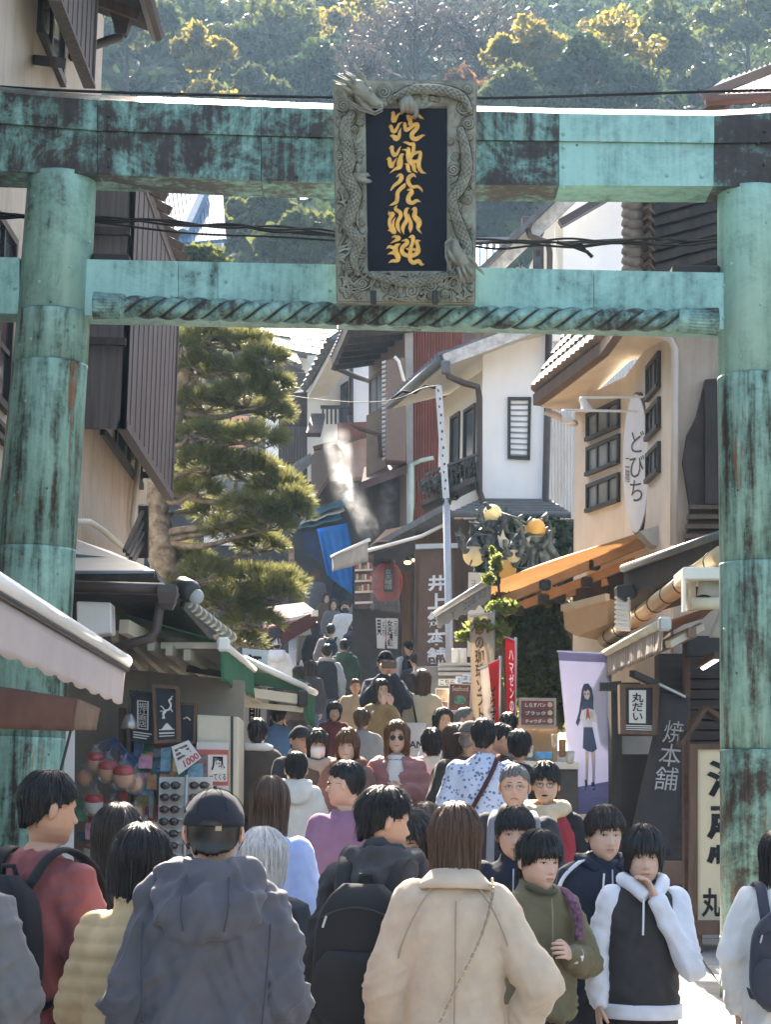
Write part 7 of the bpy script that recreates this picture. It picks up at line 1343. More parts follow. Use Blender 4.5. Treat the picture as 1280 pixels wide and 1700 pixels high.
def person(key, label, px, py, d, yaw=0, hy=0, nod=0, tilt=0, hair='short', hc='black', skin=0, fem=False, top=('jacket', fab('black', (.02, .02, .021))), sleeve=None, bulk=.02, hem=.84, arms=('hang', 'hang'), short=False, legs=dkp, shoe=shoem, hood=0, collar=0, quilt=0, wide=1.0, hs=.96, near=None, glasses=None, hat=None, mask=False, scarf=None, inner=None, lips=True, folds=.009, group=None, hood_m=None, lean=0, smile=0, mouth_open=0):
 base = P(px, py, d); g = G(d); h = base.z - g; k = h / 1.72; near = near if near is not None else (2 if d < 8.2 else 1 if d < 15.5 else 0)
 ox, oy = base.x, d; RZ = Matrix.Rotation(R(yaw), 3, 'Z'); off = Vector((ox, oy, g)); kb = k
 def T(p): return off + RZ @ (Vector(p) * kb)
 HR = Matrix.Rotation(R(hy), 3, 'Z') @ Matrix.Rotation(R(nod), 3, 'X') @ Matrix.Rotation(R(tilt), 3, 'Y'); hk = hs * (k ** -.35); hc0 = Vector((0, -.012, 1.72 - .1175 * hk))
 vr = random.Random(int(px * 13 + py)); fx_, fz_, bw_, mw_ = vr.uniform(.93, 1.06), vr.uniform(.96, 1.05), vr.uniform(.6, 1.25), vr.uniform(.82, 1.12)
 def TH(p): return T(hc0 + HR @ (Vector((p[0] * fx_, p[1], p[2] * fz_)) * hk))
 fm_ = .90 if fem else 1.0; fm_ *= wide; vx = .0105 if d < 8.2 else .0135 if d < 11.6 else .022 if d < 16 else .034
 SH = [Vector((s * .172 * fm_, 0.005, 1.385)) for s in (-1, 1)]; EL = []; WR = []
 for s, an in zip((-1, 1), arms):
  e, w_ = ARM[an] if isinstance(an, str) else an; EL.append(Vector((s * (e[0] * lerp(1, fm_, .8) + bulk * .55), e[1], e[2]))); WR.append(Vector((s * w_[0] * (lerp(1, fm_, .8) if abs(w_[0]) > .1 else 1), w_[1], w_[2])))
 # body: one continuous surface (head, neck, trunk, limbs, hands)
 b = MB(); prof = [(.86, .150, .10), (.95, .155, .105), (1.08, .14, .095), (1.22, .155, .10), (1.33, .165, .095), (1.40, .14, .08), (1.45, .07, .06)]
 b.loft([[T((rx * fm_ * math.cos(a), ry * math.sin(a) + .01, z)) for a in [2 * pi * j / 14 for j in range(14)]] for z, rx, ry in prof])
 for i, s in enumerate((-1, 1)):
  b.cap_(T(SH[i]), T(EL[i]), .048 * kb, .040 * kb, 10); b.cap_(T(EL[i]), T(WR[i]), .040 * kb, .027 * kb, 10)
  b.cap_(T((s * .085, .01, .9)), T((s * .09, 0, .48)), .075 * kb, .05 * kb, 10); b.cap_(T((s * .09, 0, .48)), T((s * .095, .015, .08)), .05 * kb, .035 * kb, 10); b.cap_(T((s * .095, .02, .04)), T((s * .10, -.11, .03)), .035 * kb, .03 * kb, 8)
 me0, co = grow(b, .03 if short is False else .018, 2); mbb = MB(); mbb.v = [tuple(q) for q in co]; mbb.f = [tuple(p.vertices) for p in me0.polygons]; mbb.mi = [0] * len(mbb.f); bpy.data.meshes.remove(me0)
 head_geo(mbb, TH, 48 if near else 28, 44 if near else 24)
 for i, s in enumerate((-1, 1)):
  dd = (WR[i] - EL[i]).normalized(); an = arms[i]; pn = Vector((-s, 0, 0))
  if an in ('pocket', 'akimbo'): continue
  if an == 'photo': dd = Vector((-s * .35, .0, 1)); pn = Vector((0, 1, 0))
  if an in ('chin', 'mouth'): dd = Vector((-s * .25, .12, 1)); pn = Vector((0, 1, .1))
  if an in ('chest', 'front'): dd = Vector((-s * 1, -.1, .15)); pn = Vector((0, 1, 0))
  hand_geo(mbb, T(WR[i] + dd.normalized() * .012), RZ @ dd, RZ @ pn, kb * 1.02, .38 if an != 'bag' else .8, s)
 me = mbb.build('person', SKIN[skin], None, True, off=off); me.name = 'person'; OFF[me.name] = off; root = me; tag(root, label, 'person', group)
 # clothes
 kind, tm = top; mb = MB(); bb = bulk; pr = [(hem, .165, .118), (.95, .168, .12), (1.08, .158, .112), (1.22, .172, .117), (1.33, .180, .110), (1.405, .150, .090), (1.45, .088, .072), (1.475, .068, .062)]
 if hem < .7: pr = [(hem, .215, .165), (.75, .195, .15)] + pr[1:]
 pr = sorted([q for q in pr if q[0] >= hem]); bb = bulk * .72
 if kind == 'puffer': pr = [(z, rx + (.012 if z < 1.35 else 0), ry + (.018 if z < 1.35 else 0)) for z, rx, ry in pr]
 mb.loft([[T(((rx * fm_ + bb * (1 if z < 1.43 else .5)) * math.copysign(abs(math.cos(a)) ** .85, math.cos(a)), (ry + bb * (1 if z < 1.43 else .5)) * math.sin(a) + .008, z)) for a in [2 * pi * j / 20 for j in range(20)]] for z, rx, ry in pr])
 sl = MB() if sleeve else mb
 for i in range(2):
  e = SH[i].lerp(EL[i], .82) if short else EL[i]; sl.cap_(T(SH[i] - Vector((math.copysign(.02, SH[i].x), 0, .01))), T(e), (.060 + bb * .9) * kb, ((.062 if short else .050) + bb * .85) * kb, 14)
  if not short: sl.cap_(T(EL[i]), T(WR[i] - (WR[i] - EL[i]).normalized() * .012), (.050 + bb * .85) * kb, (.036 + bb * .6) * kb, 14)
 hd = MB()
 if hood:
  hb = .034 * hood; hd.tube([T(q) for q in spline([(-.05, -.085, 1.425), (-.10, -.03, 1.465), (-.105, .055, 1.475), (0, .115, 1.465), (.105, .055, 1.475), (.10, -.03, 1.465), (.05, -.085, 1.425)], 4)], (hb + bb * .35) * kb, 10)
  hd.loft([[T((rx * hood ** .5 * math.cos(a), yo + ry * math.sin(a), z)) for a in [2 * pi * j / 20 for j in range(20)]] for z, rx, ry, yo in ((1.285, .05, .03, .12 + bb), (1.30, .10, .05, .125 + bb), (1.35, .15, .065, .12 + bb), (1.41, .165, .08, .095 + bb), (1.46, .15, .09, .07), (1.505, .115, .075, .055))])
 if collar: mb.loft([[T((r * math.cos(a), .015 + r * .95 * math.sin(a) - (.0), z + .02 * math.sin(a))) for a in [2 * pi * j / 20 for j in range(20)]] for z, r in ((1.42, .088 + bb * .3), (1.46, .074 + bb * .2), (1.46 + .05 * collar, .071 + bb * .2), (1.465 + .05 * collar, .055))])
 def finish(mbx, name, m, qa, fd, parent):
  me_, co = grow(mbx, vx, 2); n = len(co); nv = np.empty(n * 3); me_.vertices.foreach_get('normal', nv); nv = nv.reshape(-1, 3); sd_ = px * .37
  loc = (co - np.array(off)) / kb; RI = np.array(RZ); loc = loc @ RI; disp = np.zeros(n)
  for i in range(n):
   p = loc[i]; f = noise.noise((p[0] * 7 + sd_, p[1] * 7, p[2] * 4.2 + p[0] * 3)); f2 = noise.noise((p[0] * 17 + sd_, p[1] * 17 + 5, p[2] * 9 - abs(p[0]) * 9)); f3 = 1 - abs(noise.noise((p[0] * 5 + 9, p[1] * 5 + sd_, p[2] * 13 + p[0] * 7))) * 2.4
   f4 = 1 - abs(noise.noise((p[0] * 6.5 + sd_, p[1] * 6.5 + 3, p[2] * 8 + abs(p[0]) * 14))) * 3; cr = math.exp(-((p[2] - 1.12) / .07) ** 2) * (abs(p[0]) > .16) + .8 * math.exp(-((p[2] - .93) / .06) ** 2) + .5 * (p[2] < 1.0); f5 = 1 - abs(noise.noise((p[0] * 9 + sd_, p[1] * 9, p[2] * 26 + p[0] * 16))) * 3.2; disp[i] = fd * (max(0, f5) * cr * .9 + f * 1.0 + f2 * .6 + max(0, f3) * .8 + max(0, f4) * .9 - .5) + .0022 * noise.noise((p[0] * 34 + sd_, p[1] * 34, p[2] * 22 + p[0] * 12)) * (fd > .004)
  if qa: ph = loc[:, 2] / qa + .03 * np.sin(loc[:, 0] * 23 + sd_); disp += (np.abs(np.sin(ph * pi)) ** .38 - .8) * min(.016, qa * .26)
  co = co + nv * (disp * kb)[:, None] - np.array(off); me_.vertices.foreach_set('co', co.ravel()); me_.materials.clear(); me_.materials.append(m); me_.polygons.foreach_set('use_smooth', [True] * len(me_.polygons)); me_.update(); me_.name = name
  return put(name, me_, parent, off)
 tops = finish(mb, kind, tm, quilt, folds, root)
 if hood: finish(hd, 'hood', hood_m or tm, 0, folds * .8, tops)
 if sleeve: finish(sl, 'sleeves', sleeve, 0, folds, tops)
 lg = MB()
 for s in (-1, 1):
  lg.cap_(T((s * .085, .01, .90)), T((s * .095, -.005, .48)), .092 * kb, .068 * kb, 12); lg.cap_(T((s * .095, -.005, .48)), T((s * .10, .015, .10)), .068 * kb, .060 * kb, 12)
  sh_ = MB(); sh_.loft([[T((s * .10 + hw * math.cos(a), y, max(.0, .045 * hz + hz * .05 * math.sin(a)))) for a in [2 * pi * j / 12 for j in range(12)]] for y, hw, hz in ((.075, .02, .8), (.06, .036, 1.2), (.0, .04, 1.1), (-.08, .046, .8), (-.14, .042, .6), (-.17, .02, .5))]); sh_.build('shoe', shoe, root, True)
 lg.loft([[T((rx * fm_ * math.cos(a), ry * math.sin(a) + .01, z)) for a in [2 * pi * j / 16 for j in range(16)]] for z, rx, ry in ((.80, .14, .10), (.88, .165, .118), (.98, .155, .112))]); finish(lg, 'trousers', legs, 0, folds * .8, root)
 if inner: inn = MB(); inn.loft([[T((r * math.cos(a), -.02 + r * 1.0 * math.sin(a), z)) for a in [2 * pi * j / 16 for j in range(16)]] for z, r in ((1.36, .085), (1.42, .082), (1.465, .068), (1.475, .058))]); inn.build('inner_shirt', inner, root, True); MB().loft([[T((sx * w_, -.125 - bb + yy, z)) for sx, yy in ((-1, .03), (-.5, .0), (0, -.006), (.5, .0), (1, .03), (0, .04))] for z, w_ in ((1.02, .07), (1.2, .075), (1.36, .065), (1.43, .05))]).build('shirt_front', inner, root, True)
 # hair, hat, face
 front = math.cos(R(yaw + hy)) > -.35
 if hair: hair_build(root, TH, hair, HM[hc], near, int(px * 7 + py))
 if front and near is not None:
  res = 1
  def strip(name, pts, ws, m, lift=.0016):
   mbs = MB(); rg = []
   for i, (x, z) in enumerate(pts):
    w_ = ws[i]; rg.append([TH((x, yface(x, zz) - l, zz)) for zz, l in ((z - w_, lift * .3), (z, lift * 1.8), (z + w_, lift * .3), (z, -.004))])
   return mbs.loft(rg).build(name, m, root, True)
  for s in (-1, 1):
   strip('eyebrow', [(s * x, z) for x, z in ((.014, .0225), (.022, .0255), (.034, .0265), (.044, .0225))], [.0016 * bw_, .0028 * bw_, .0026 * bw_, .0008], browm)
   ex = .031
   e = strip('eye', [(s * (ex + x), .001 + z) for x, z in ((-.0155, -.0015), (-.010, 0), (0, .0006), (.010, .0004), (.0155, .001))], [.0005, .0032, .0042, .0034, .0005], eyew, .0012)
   mbi = MB(); c = (s * ex, .0012); r_ = .0048; mbi.loft([[TH((c[0] + q * r_ * math.cos(a), yface(c[0], c[1]) - l, c[1] + q * r_ * .86 * math.sin(a))) for a in [2 * pi * j / 12 for j in range(12)]] for q, l in ((1, .0005), (.9, .0034), (.3, .0040))]); mbi.build('iris', irism, e, True)
   strip('eyelid', [(s * (ex + x), z) for x, z in ((-.0165, -.0005), (-.009, .0046), (0, .0060), (.010, .0050), (.018, .0015))], [.0004, .0011, .0014, .0013, .0004], browm, .0026)
  if not mask:
   wl = .021 * mw_
   lp = strip('mouth', [(x * wl, -.0652 + (abs(x) ** 2) * .004 * smile) for x in (-1, -.6, -.25, 0, .25, .6, 1)], [.0008, .0042, .006, .0062, .006, .0042, .0008], lipm, .0010)
   strip('mouth_line', [(x * wl, -.0648 + (abs(x) ** 2) * .004 * smile) for x in (-1, -.5, 0, .5, 1)], [.0006, .0010 + .005 * mouth_open, .0011 + .007 * mouth_open, .0010 + .005 * mouth_open, .0006], browm, .0024)
 if mask:
  mk = MB(); rg = []
  for z, e in ((-.012, .004), (-.03, .012), (-.055, .014), (-.085, .010), (-.112, .004)): rg.append([TH((x, min(yface(x * .98, max(z, -.1)) - e, -.02), z)) for x in np.linspace(-.062, .062, 13)] + [TH((x, yface(x * .98, max(z, -.1)) + .012, z)) for x in np.linspace(.058, -.058, 13)])
  mk.loft(rg).build('face_mask', mask, root, True)
  for s in (-1, 1): MB().tube([TH((s * .060, -.045, -.03)), TH((s * .076, -.01, -.005)), TH((s * .08, .02, .01))], .0016, 5).build('ear_loop', mask, root)
 if glasses:
  gm_, lens_ = glasses
  for s in (-1, 1):
   yy = yface(s * .031, 0) - .012; MB().tube([TH((s * .031 + .0205 * math.cos(a), yy + .004 * math.cos(a) * s, -.004 + .015 * math.sin(a))) for a in np.linspace(0, 2 * pi, 17)], (.0013 if gm_ is blackp else .0007) * (1.5 if lens_ else 1), 6).build('glasses_rim', gm_, root)
   if lens_: MB().tube([TH((s * .031, yy + .001, -.004)), TH((s * .031, yy - .001, -.004))], .0215 * kb, 14).build('glasses_lens', lens_, root)
   MB().tube([TH((s * .051, yy + .004, .001)), TH((s * .074, -.03, .004)), TH((s * .080, .012, .002))], .0015, 5).build('glasses_temple', gm_, root)
  MB().tube([TH((-.011, yface(.031, 0) - .014, 0)), TH((0, yface(.031, 0) - .017, .002)), TH((.011, yface(.031, 0) - .014, 0))], .0013, 5).build('glasses_bridge', gm_, root)
 if hat:
  hk_, hm_ = hat; mbh = MB(); rg = []; low = {'cap': .028, 'beanie': -.01, 'brim': .04}[hk_]
  for z in list(np.linspace(.1172, low, 9)) + [low - .002]:
   xw, yb, yf = (float(np.interp(z, ZR, q)) for q in (XW, YB, YF)); o_ = .016 if z >= low else .004; ww = min(1, max(0, (z - .085) / .03))
   rg.append([TH(Vector((xw * math.sin(a), -yf * abs(math.cos(a)) ** .8 if math.cos(a) > 0 else -yb * math.cos(a), z - (.012 if hk_ == 'cap' else 0) * (math.cos(a) < 0) * (1 - ww))) + TH_off(a, ww, o_)) for a in [2 * pi * j / 36 for j in range(36)]])
  ho = mbh.loft(rg).build(hk_ if hk_ != 'brim' else 'hat', hm_, root, True)
  if hk_ == 'cap':
   v = MB(); rg = []
   for t in np.linspace(-1, 1, 13): a = t * 1.05; r0 = Vector((.078 * math.sin(a) * 1.1, -.092 * math.cos(a) - .012, .034)); r1 = Vector((.080 * math.sin(a) * 1.1, -.098 * math.cos(a) - .012 - .062 * math.cos(t * 1.45), .022 - .012 * t * t)); rg.append([TH(r0 + Vector((0, 0, .004))), TH(r1 + Vector((0, 0, .003))), TH(r1), TH(r0)])
   v.loft(rg).build('cap_peak', hm_, ho, True); MB().ball(TH((0, 0, .135)), .007 * kb, 8, 6).build('cap_button', hm_, ho)
   for j in range(6):
    a = pi / 6 + j * pi / 3; MB().tube([TH(Vector((x * math.sin(a), -x * 1.12 * math.cos(a), z))) for x, z in ((.01, .1345), (.035, .128), (.066, .108), (.083, .085), (.0905, .055))], .0013, 5).build('cap_seam', hm_, ho)
  if hk_ == 'brim':
   MB().loft([[TH((r * .92 * math.cos(a), r * 1.08 * math.sin(a), z)) for a in [2 * pi * j / 32 for j in range(32)]] for r, z in ((.088, .047), (.135, .030), (.136, .026), (.088, .040))]).build('hat_brim', hm_, ho, True)
 if scarf:
  mbs = MB(); mbs.tube([T(q) for q in spline([(.0, -.10, 1.44), (.085, -.06, 1.46), (.10, .04, 1.475), (0, .10, 1.48), (-.10, .04, 1.475), (-.085, -.06, 1.46), (-.0, -.115, 1.43)], 4)], .045 * kb, 10); mbs.tube([T((.03, -.11, 1.43)), T((.06, -.16, 1.3)), T((.065, -.165, 1.12))], [.045 * kb, .04 * kb, .035 * kb], 10, sy=.5)
  finish(mbs, 'scarf', scarf, 0, .008, root)
 PERSON[key] = (root, T, TH, off, kb, RZ); return root
def TH_off(a, ww, o_): return Vector((math.sin(a) * (1 - ww * .6), -math.cos(a) * (1 - ww * .6), .3 + ww)).normalized() * o_
# ---------------------------------------------------------------- who stands where
HANG, AK, PK = 'hang', 'akimbo', 'pocket'
wire_m = mat('thin_metal_rim', (.10, .09, .08), .3, .6); blackp = mat('black_plastic_rim', (.01, .01, .01), .3); shade_l = mat('dark_lens', (.02, .014, .012), .35, spec=.3)
person('A', 'person in a dull red T-shirt with a black backpack, looking away to the right', 78, 1285, 6.7, 150, -28, 4, hair='short', skin=2, top=('t_shirt', fab('dull_red', (.225, .082, .084), trans=.0)), bulk=.016, short=True, folds=.014, wide=.9)
person('B', 'woman with long dark hair seen from behind, next to the red T-shirt', 195, 1343, 7.3, 172, hair='long', hc='dark', fem=True, top=('jacket', fab('black_floral', (.028, .024, .026), var=.6, vs=30)), bulk=.03)
person('C', 'woman in a mustard quilted puffer jacket with short black hair, from behind', 234, 1376, 6.35, 172, hair='grey_bob', hc='black', fem=True, top=('puffer', fab('mustard', (.49, .355, .20), .6, bump=.06, bs=30)), bulk=.024, folds=.0025, quilt=.056, hem=.72, collar=1)
person('D', 'man in a dark cap and thick navy grey hooded puffer coat, seen from behind', 356, 1318, 6.1, 180, hair='under_hat', top=('puffer', fab('slate_navy', (.083, .081, .092), .7, bump=.08, bs=40)), bulk=.055, hem=.62, hood=1.1, hat=('cap', fab('dark_navy_cap', (.022, .023, .03))), folds=.019, wide=1.0, arms=(((.198, .03, 1.12), (.19, -.06, .93)), ((.198, .03, 1.12), (.19, -.06, .93))))
person('E', 'person with smooth white hair half hidden behind the navy puffer coat', 436, 1384, 7.8, 168, hair='grey_bob', hc='white', fem=True, top=('jacket', fab('charcoal', (.045, .047, .052))), bulk=.04)
person('F', 'woman with long brown hair in a light blue sweater, seen from behind', 447, 1296, 9.6, 168, hair='long', hc='brown', fem=True, top=('sweater', fab('light_blue', (.32, .39, .60))), bulk=.045, hem=.8)
person('G', 'man in glasses and a plum sweater turned to the left', 577, 1265, 10.5, 215, 38, hair='crew', skin=0, top=('sweater', fab('plum', (.20, .105, .155))), bulk=.03, glasses=(blackp, None))
person('H', 'man with spiky black hair in a black jacket and black backpack, profile to the right', 637, 1312, 7.4, 166, -52, 6, hair='spiky', skin=0, top=('jacket', fab('soft_black', (.045, .046, .048))), bulk=.04, hood=.9, collar=1.2, folds=.015, wide=.92)
person('I', 'dark haired woman with lowered eyes, her face just right of the man with spiky hair', 690, 1352, 8.3, -28, 0, 22, hair='bob', hc='dark', fem=True, top=('coat', fab('dark_red', (.12, .035, .035))), bulk=.03)
person('I2', 'woman with brown hair and a cream top, right behind the one with lowered eyes', 706, 1340, 9.4, 175, hair='longbob', hc='brown', fem=True, top=('sweater', fab('cream', (.52, .46, .38))), bulk=.03)
person('J', 'woman with brown hair in a beige wool coat with a thin chain strap, from behind', 757, 1340, 6.95, 180, 4, hair='bob', hc='brown', fem=True, top=('coat', fab('beige_wool', (.47, .375, .28), .95, bump=.2, bs=220, sheen=.4)), bulk=.042, hem=.48, arms=(((.30, .07, 1.12), (.235, -.05, .92)), ((.235, .03, 1.10), (.24, -.02, .86))), collar=.0, folds=.008, wide=1.0)
person('K', 'boy with a black mop of hair in an olive bomber jacket, hand on his chest', 893, 1386, 8.8, 24, 10, 6, hair='mop', skin=1, hs=1.03, top=('bomber_jacket', fab('olive', (.14, .12, .07), .6)), bulk=.035, collar=.7, arms=(HANG, ((.24, -.04, 1.10), (.07, -.215, 1.16))), folds=.014)
person('L', 'boy with a black fringe and a navy jacket behind the olive bomber boy', 856, 1345, 9.5, -6, 4, hair='mop', skin=0, hs=1.03, top=('jacket', fab('ink_navy', (.024, .027, .038))), bulk=.035, collar=1)
person('M', 'man with thin glasses and grey cropped hair in a dark jacket with grey straps', 855, 1272, 11.0, -4, hair='crew', hc='grey', skin=0, top=('jacket', fab('black_grey', (.034, .034, .038))), bulk=.035, collar=.8, glasses=(wire_m, None), smile=-1.4)
person('N', 'man in black glasses with open mouth, black and red jacket over a white shirt', 907, 1270, 11.5, -8, 0, hair='wavy', skin=0, top=('jacket', fab('crimson', (.26, .035, .045))), sleeve=fab('black_sleeve', (.022, .022, .025)), bulk=.035, scarf=fab('sand_fleece', (.47, .38, .26)), inner=fab('white_tee', (.68, .68, .68)), glasses=(blackp, None), mouth_open=.7)
person('O', 'boy with brown lit wavy hair in a navy track jacket with white shoulder stripes', 1003, 1344, 9.4, 10, 2, 2, hair='wavy', hc='dark', skin=1, hs=1.03, top=('track_jacket', fab('track_navy', (.026, .030, .046), .6)), bulk=.035, hood=.6, hem=.8)
person('P', 'boy with bowl cut hair in a black and white hoodie, chin resting in his hand', 1068, 1378, 9.0, 6, -6, 4, hair='bowl', skin=1, hs=1.06, top=('vest', fab('washed_black', (.045, .042, .042))), sleeve=fab('white_sleeve', (.62, .63, .67)), bulk=.024, hem=.86, arms=(HANG, ((.19, -.16, 1.06), (.035, -.155, 1.385))), hood=0, scarf=None, wide=1.0)
person('Q', 'woman with long black hair and a white jacket at the right edge of the frame', 1296, 1384, 8.9, 172, hair='long', fem=True, top=('jacket', fab('off_white', (.62, .61, .58))), bulk=.05, hem=.78, legs=jean)
person('R', 'person in a grey jacket cut by the left edge of the frame', -92, 1335, 6.0, 176, hair='short', top=('jacket', fab('warm_grey', (.13, .125, .125), .6)), bulk=.06, folds=.013)
person('S', 'man in a brown jacket with a white hood collar beside the beige cabinet', 428, 1196, 16.2, 184, hair='mop', top=('jacket', fab('mud_brown', (.075, .058, .046))), bulk=.045, scarf=fab('white_fleece', (.62, .61, .60)))
person('T', 'smiling man in a dark cap behind the child in the cream hoodie', 497, 1206, 15.6, 35, hair='under_hat', skin=0, hat=('cap', fab('grey_black_cap', (.03, .03, .033))), top=('jacket', fab('dark_grey', (.05, .05, .055))), bulk=.04, collar=.8, smile=2)
person('U', 'woman in a white face mask and a pale scarf, middle of the crowd', 528, 1214, 15.2, 4, hair='fringe_bob', hc='dark', skin=1, fem=True, mask=mat('white_mask', (.70, .70, .70), .8), scarf=fab('greige_knit', (.36, .31, .28)), top=('coat', fab('grey_brown', (.12, .09, .08))), bulk=.04, hem=.6)
person('V', 'child in a cream hoodie seen from behind below the masked woman', 492, 1252, 14.6, 186, hair='short', hs=1.05, top=('hoodie', fab('ivory', (.56, .53, .47))), bulk=.04, hood=.8)
person('W', 'woman with a chestnut fringe and a thick brown scarf, right of the masked woman', 578, 1215, 14.9, -10, hair='fringe_bob', hc='red', skin=1, fem=True, scarf=fab('brick_knit', (.17, .085, .07)), top=('coat', fab('rose_brown', (.18, .10, .085))), bulk=.04, hem=.55)
person('X', 'woman in sunglasses and a dusty pink puffer coat with long hair glowing at the edges', 660, 1200, 15.0, -6, 4, hair='long', hc='red', skin=1, fem=True, glasses=(blackp, shade_l), top=('puffer', fab('dusty_pink', (.27, .125, .12), .55)), quilt=.085, bulk=.05, hem=.66, inner=fab('white_knit', (.6, .58, .56)), arms=(HANG, 'chest'), collar=.6)
person('Y', 'person with curly black hair and a cream hoodie, right of the pink puffer coat', 718, 1214, 15.4, 178, hair='wavy', top=('hoodie', fab('oatmeal', (.54, .47, .38))), bulk=.045, hood=.7)
person('Z1', 'woman with auburn hair in a long dark brown coat looking right', 758, 1204, 14.5, 120, -30, hair='bob', hc='brown', skin=1, fem=True, top=('coat', fab('bitter_brown', (.052, .040, .038))), bulk=.05, hem=.5)
person('Z2', 'man in a grey brimmed hat and dark jacket left of the flower shirt', 782, 1199, 14.3, 168, -20, hair='under_hat', hc='grey', hat=('brim', fab('felt_grey', (.10, .095, .09))), top=('jacket', fab('dark_olive', (.045, .042, .038))), bulk=.045)
fl = newmat('cloth_blue_flowers'); MFL, N_ = fl
tc_ = N_('ShaderNodeTexCoord').outputs['Object']; vo = N_('ShaderNodeTexVoronoi', {'Vector': tc_, 'Scale': 34}).outputs[0]; nz_ = N_('ShaderNodeTexNoise', {'Vector': tc_, 'Scale': 42, 'Detail': 4}).outputs[0]
c_ = N_.mix(N_.ramp(N_.math('MULTIPLY', vo, nz_), [(.12, 0), (.2, 1)]), (.10, .13, .22), (.45, .51, .64)); b__ = N_('ShaderNodeBsdfPrincipled', {'Base Color': c_, 'Roughness': .8}); N_('ShaderNodeOutputMaterial', {0: b__.outputs[0]})
person('AA', 'man in a pale blue flower print shirt with a dark red shoulder strap, from behind', 803, 1197, 14.0, 180, hair='short', top=('shirt', MFL), bulk=.045, hem=.78, collar=.6, wide=1.05)
person('AB', 'dark haired man looking down between the flower shirt and the black shirt', 830, 1203, 15.2, 110, 0, 26, hair='short', top=('jacket', fab('brown_black', (.045, .036, .034))), bulk=.035)
person('AC', 'man in a black shirt from behind, nearest the food counter', 863, 1214, 14.8, 172, hair='mop', top=('shirt', fab('jet', (.02, .02, .023))), bulk=.035, wide=1.05)
person('AD', 'balding man in glasses above the flower shirt, looking right', 771, 1175, 17.2, 75, hair='balding', hc='grey', skin=0, glasses=(wire_m, None), top=('coat', fab('stone', (.16, .14, .12))), bulk=.04)
person('AE', 'man in a cap and navy jacket raising a phone to take a picture', 640, 1083, 21.0, 8, hair='under_hat', hat=('cap', fab('black_cap', (.025, .025, .027))), skin=0, top=('jacket', fab('petrol_navy', (.035, .04, .055))), bulk=.028, collar=.7, arms=('photo', 'photo'))
person('AF', 'girl with dark hair in an olive tan coat lifting her hands to her mouth', 632, 1130, 20.4, 22, hair='long', hc='dark', skin=1, fem=True, top=('coat', fab('olive_tan', (.25, .185, .10))), bulk=.028, hem=.72, arms=('mouth', 'mouth'), legs=jean)
person('AG', 'woman with long brown hair in a cream knit carrying a white tote bag', 701, 1115, 21.2, 182, hair='long', hc='brown', fem=True, top=('sweater', fab('cream_knit', (.47, .41, .30))), bulk=.05)
person('AH', 'man in a black vest over a grey hoodie walking uphill with a plastic bag', 543, 1071, 31.0, 180, hair='short', top=('vest', fab('vest_black', (.028, .03, .036))), sleeve=fab('heather_grey', (.30, .31, .34)), bulk=.04, scarf=fab('grey_hood', (.34, .35, .37)), arms=('bag', HANG), legs=jean)
person('AI', 'man in a dark grey jacket and white shoes walking uphill, centre of the upper street', 603, 1013, 37.6, 178, hair='short', top=('jacket', fab('graphite', (.045, .046, .05))), bulk=.06, shoe=shoew, wide=1.1)
person('AJ', 'man in a white sweater and black face mask coming down the upper street', 573, 1000, 38.6, 4, hair='short', mask=mat('black_mask', (.02, .02, .022), .8), top=('sweater', fab('white_sweat', (.64, .63, .61))), bulk=.05)
person('AK', 'woman with long dark hair in a grey cardigan beside the white sweater', 553, 996, 39.2, 12, hair='long', hc='dark', skin=1, fem=True, top=('cardigan', fab('mid_grey', (.15, .14, .14))), bulk=.045)
person('AL', 'woman with hair glowing orange in a long grey coat high up the street', 526, 948, 41.0, 150, -20, hair='long', hc='red', fem=True, top=('coat', fab('slate_coat', (.10, .095, .095))), bulk=.05, hem=.5)
person('AM', 'person in black in front of the blue plastic sheet', 568, 948, 41.0, 40, hair='short', top=('jacket', fab('coal', (.022, .022, .025))), bulk=.04)
person('AN', 'person in pale denim with a white mask near the top of the street', 518, 919, 43.2, -25, hair='short', mask=MC['white_mask'], skin=1, top=('jacket', fab('pale_denim', (.20, .26, .36))), bulk=.04)
person('AO', 'person in a bright green jacket and dark cap near the top of the street', 481, 922, 43.4, 70, hair='under_hat', hat=('cap', MC['cloth_black_cap']), mask=MC['white_mask'], top=('jacket', fab('lime_green', (.20, .42, .05))), bulk=.04)
person('AP', 'person in a tan jacket with a navy backpack climbing the street', 549, 1037, 36.4, 182, hair='short', top=('jacket', fab('tan_light', (.40, .34, .28))), bulk=.05)
person('AQ', 'person in a black coat left of the tan jacket, climbing the street', 524, 1034, 37.2, 184, hair='bob', fem=True, top=('coat', fab('black_coat', (.024, .023, .025))), bulk=.05)
person('AR', 'person in a white hooded jacket behind the green awnings', 460, 1060, 33.6, 180, hair='short', hat=('beanie', fab('white_hood', (.62, .62, .62))), top=('jacket', fab('bright_white', (.66, .66, .66))), bulk=.065, hood=1.0)
person('AS', 'person in a dark vest with pale sleeves and a headband by the bun shop', 680, 1064, 32.6, 205, 0, 15, hair='short', top=('vest', fab('night_vest', (.03, .032, .038))), sleeve=fab('ice_grey', (.42, .46, .52)), bulk=.04)
person('AT', 'dark haired person just above the far end of the green awning', 496, 1106, 27.2, 175, hair='bob', fem=True, top=('coat', fab('umber', (.06, .05, .045))), bulk=.04)
person('AU', 'person in black bending beside the white sweater on the upper street', 690, 1085, 30.5, 190, 0, 20, hair='mop', top=('jacket', fab('off_black', (.03, .03, .032))), bulk=.04)
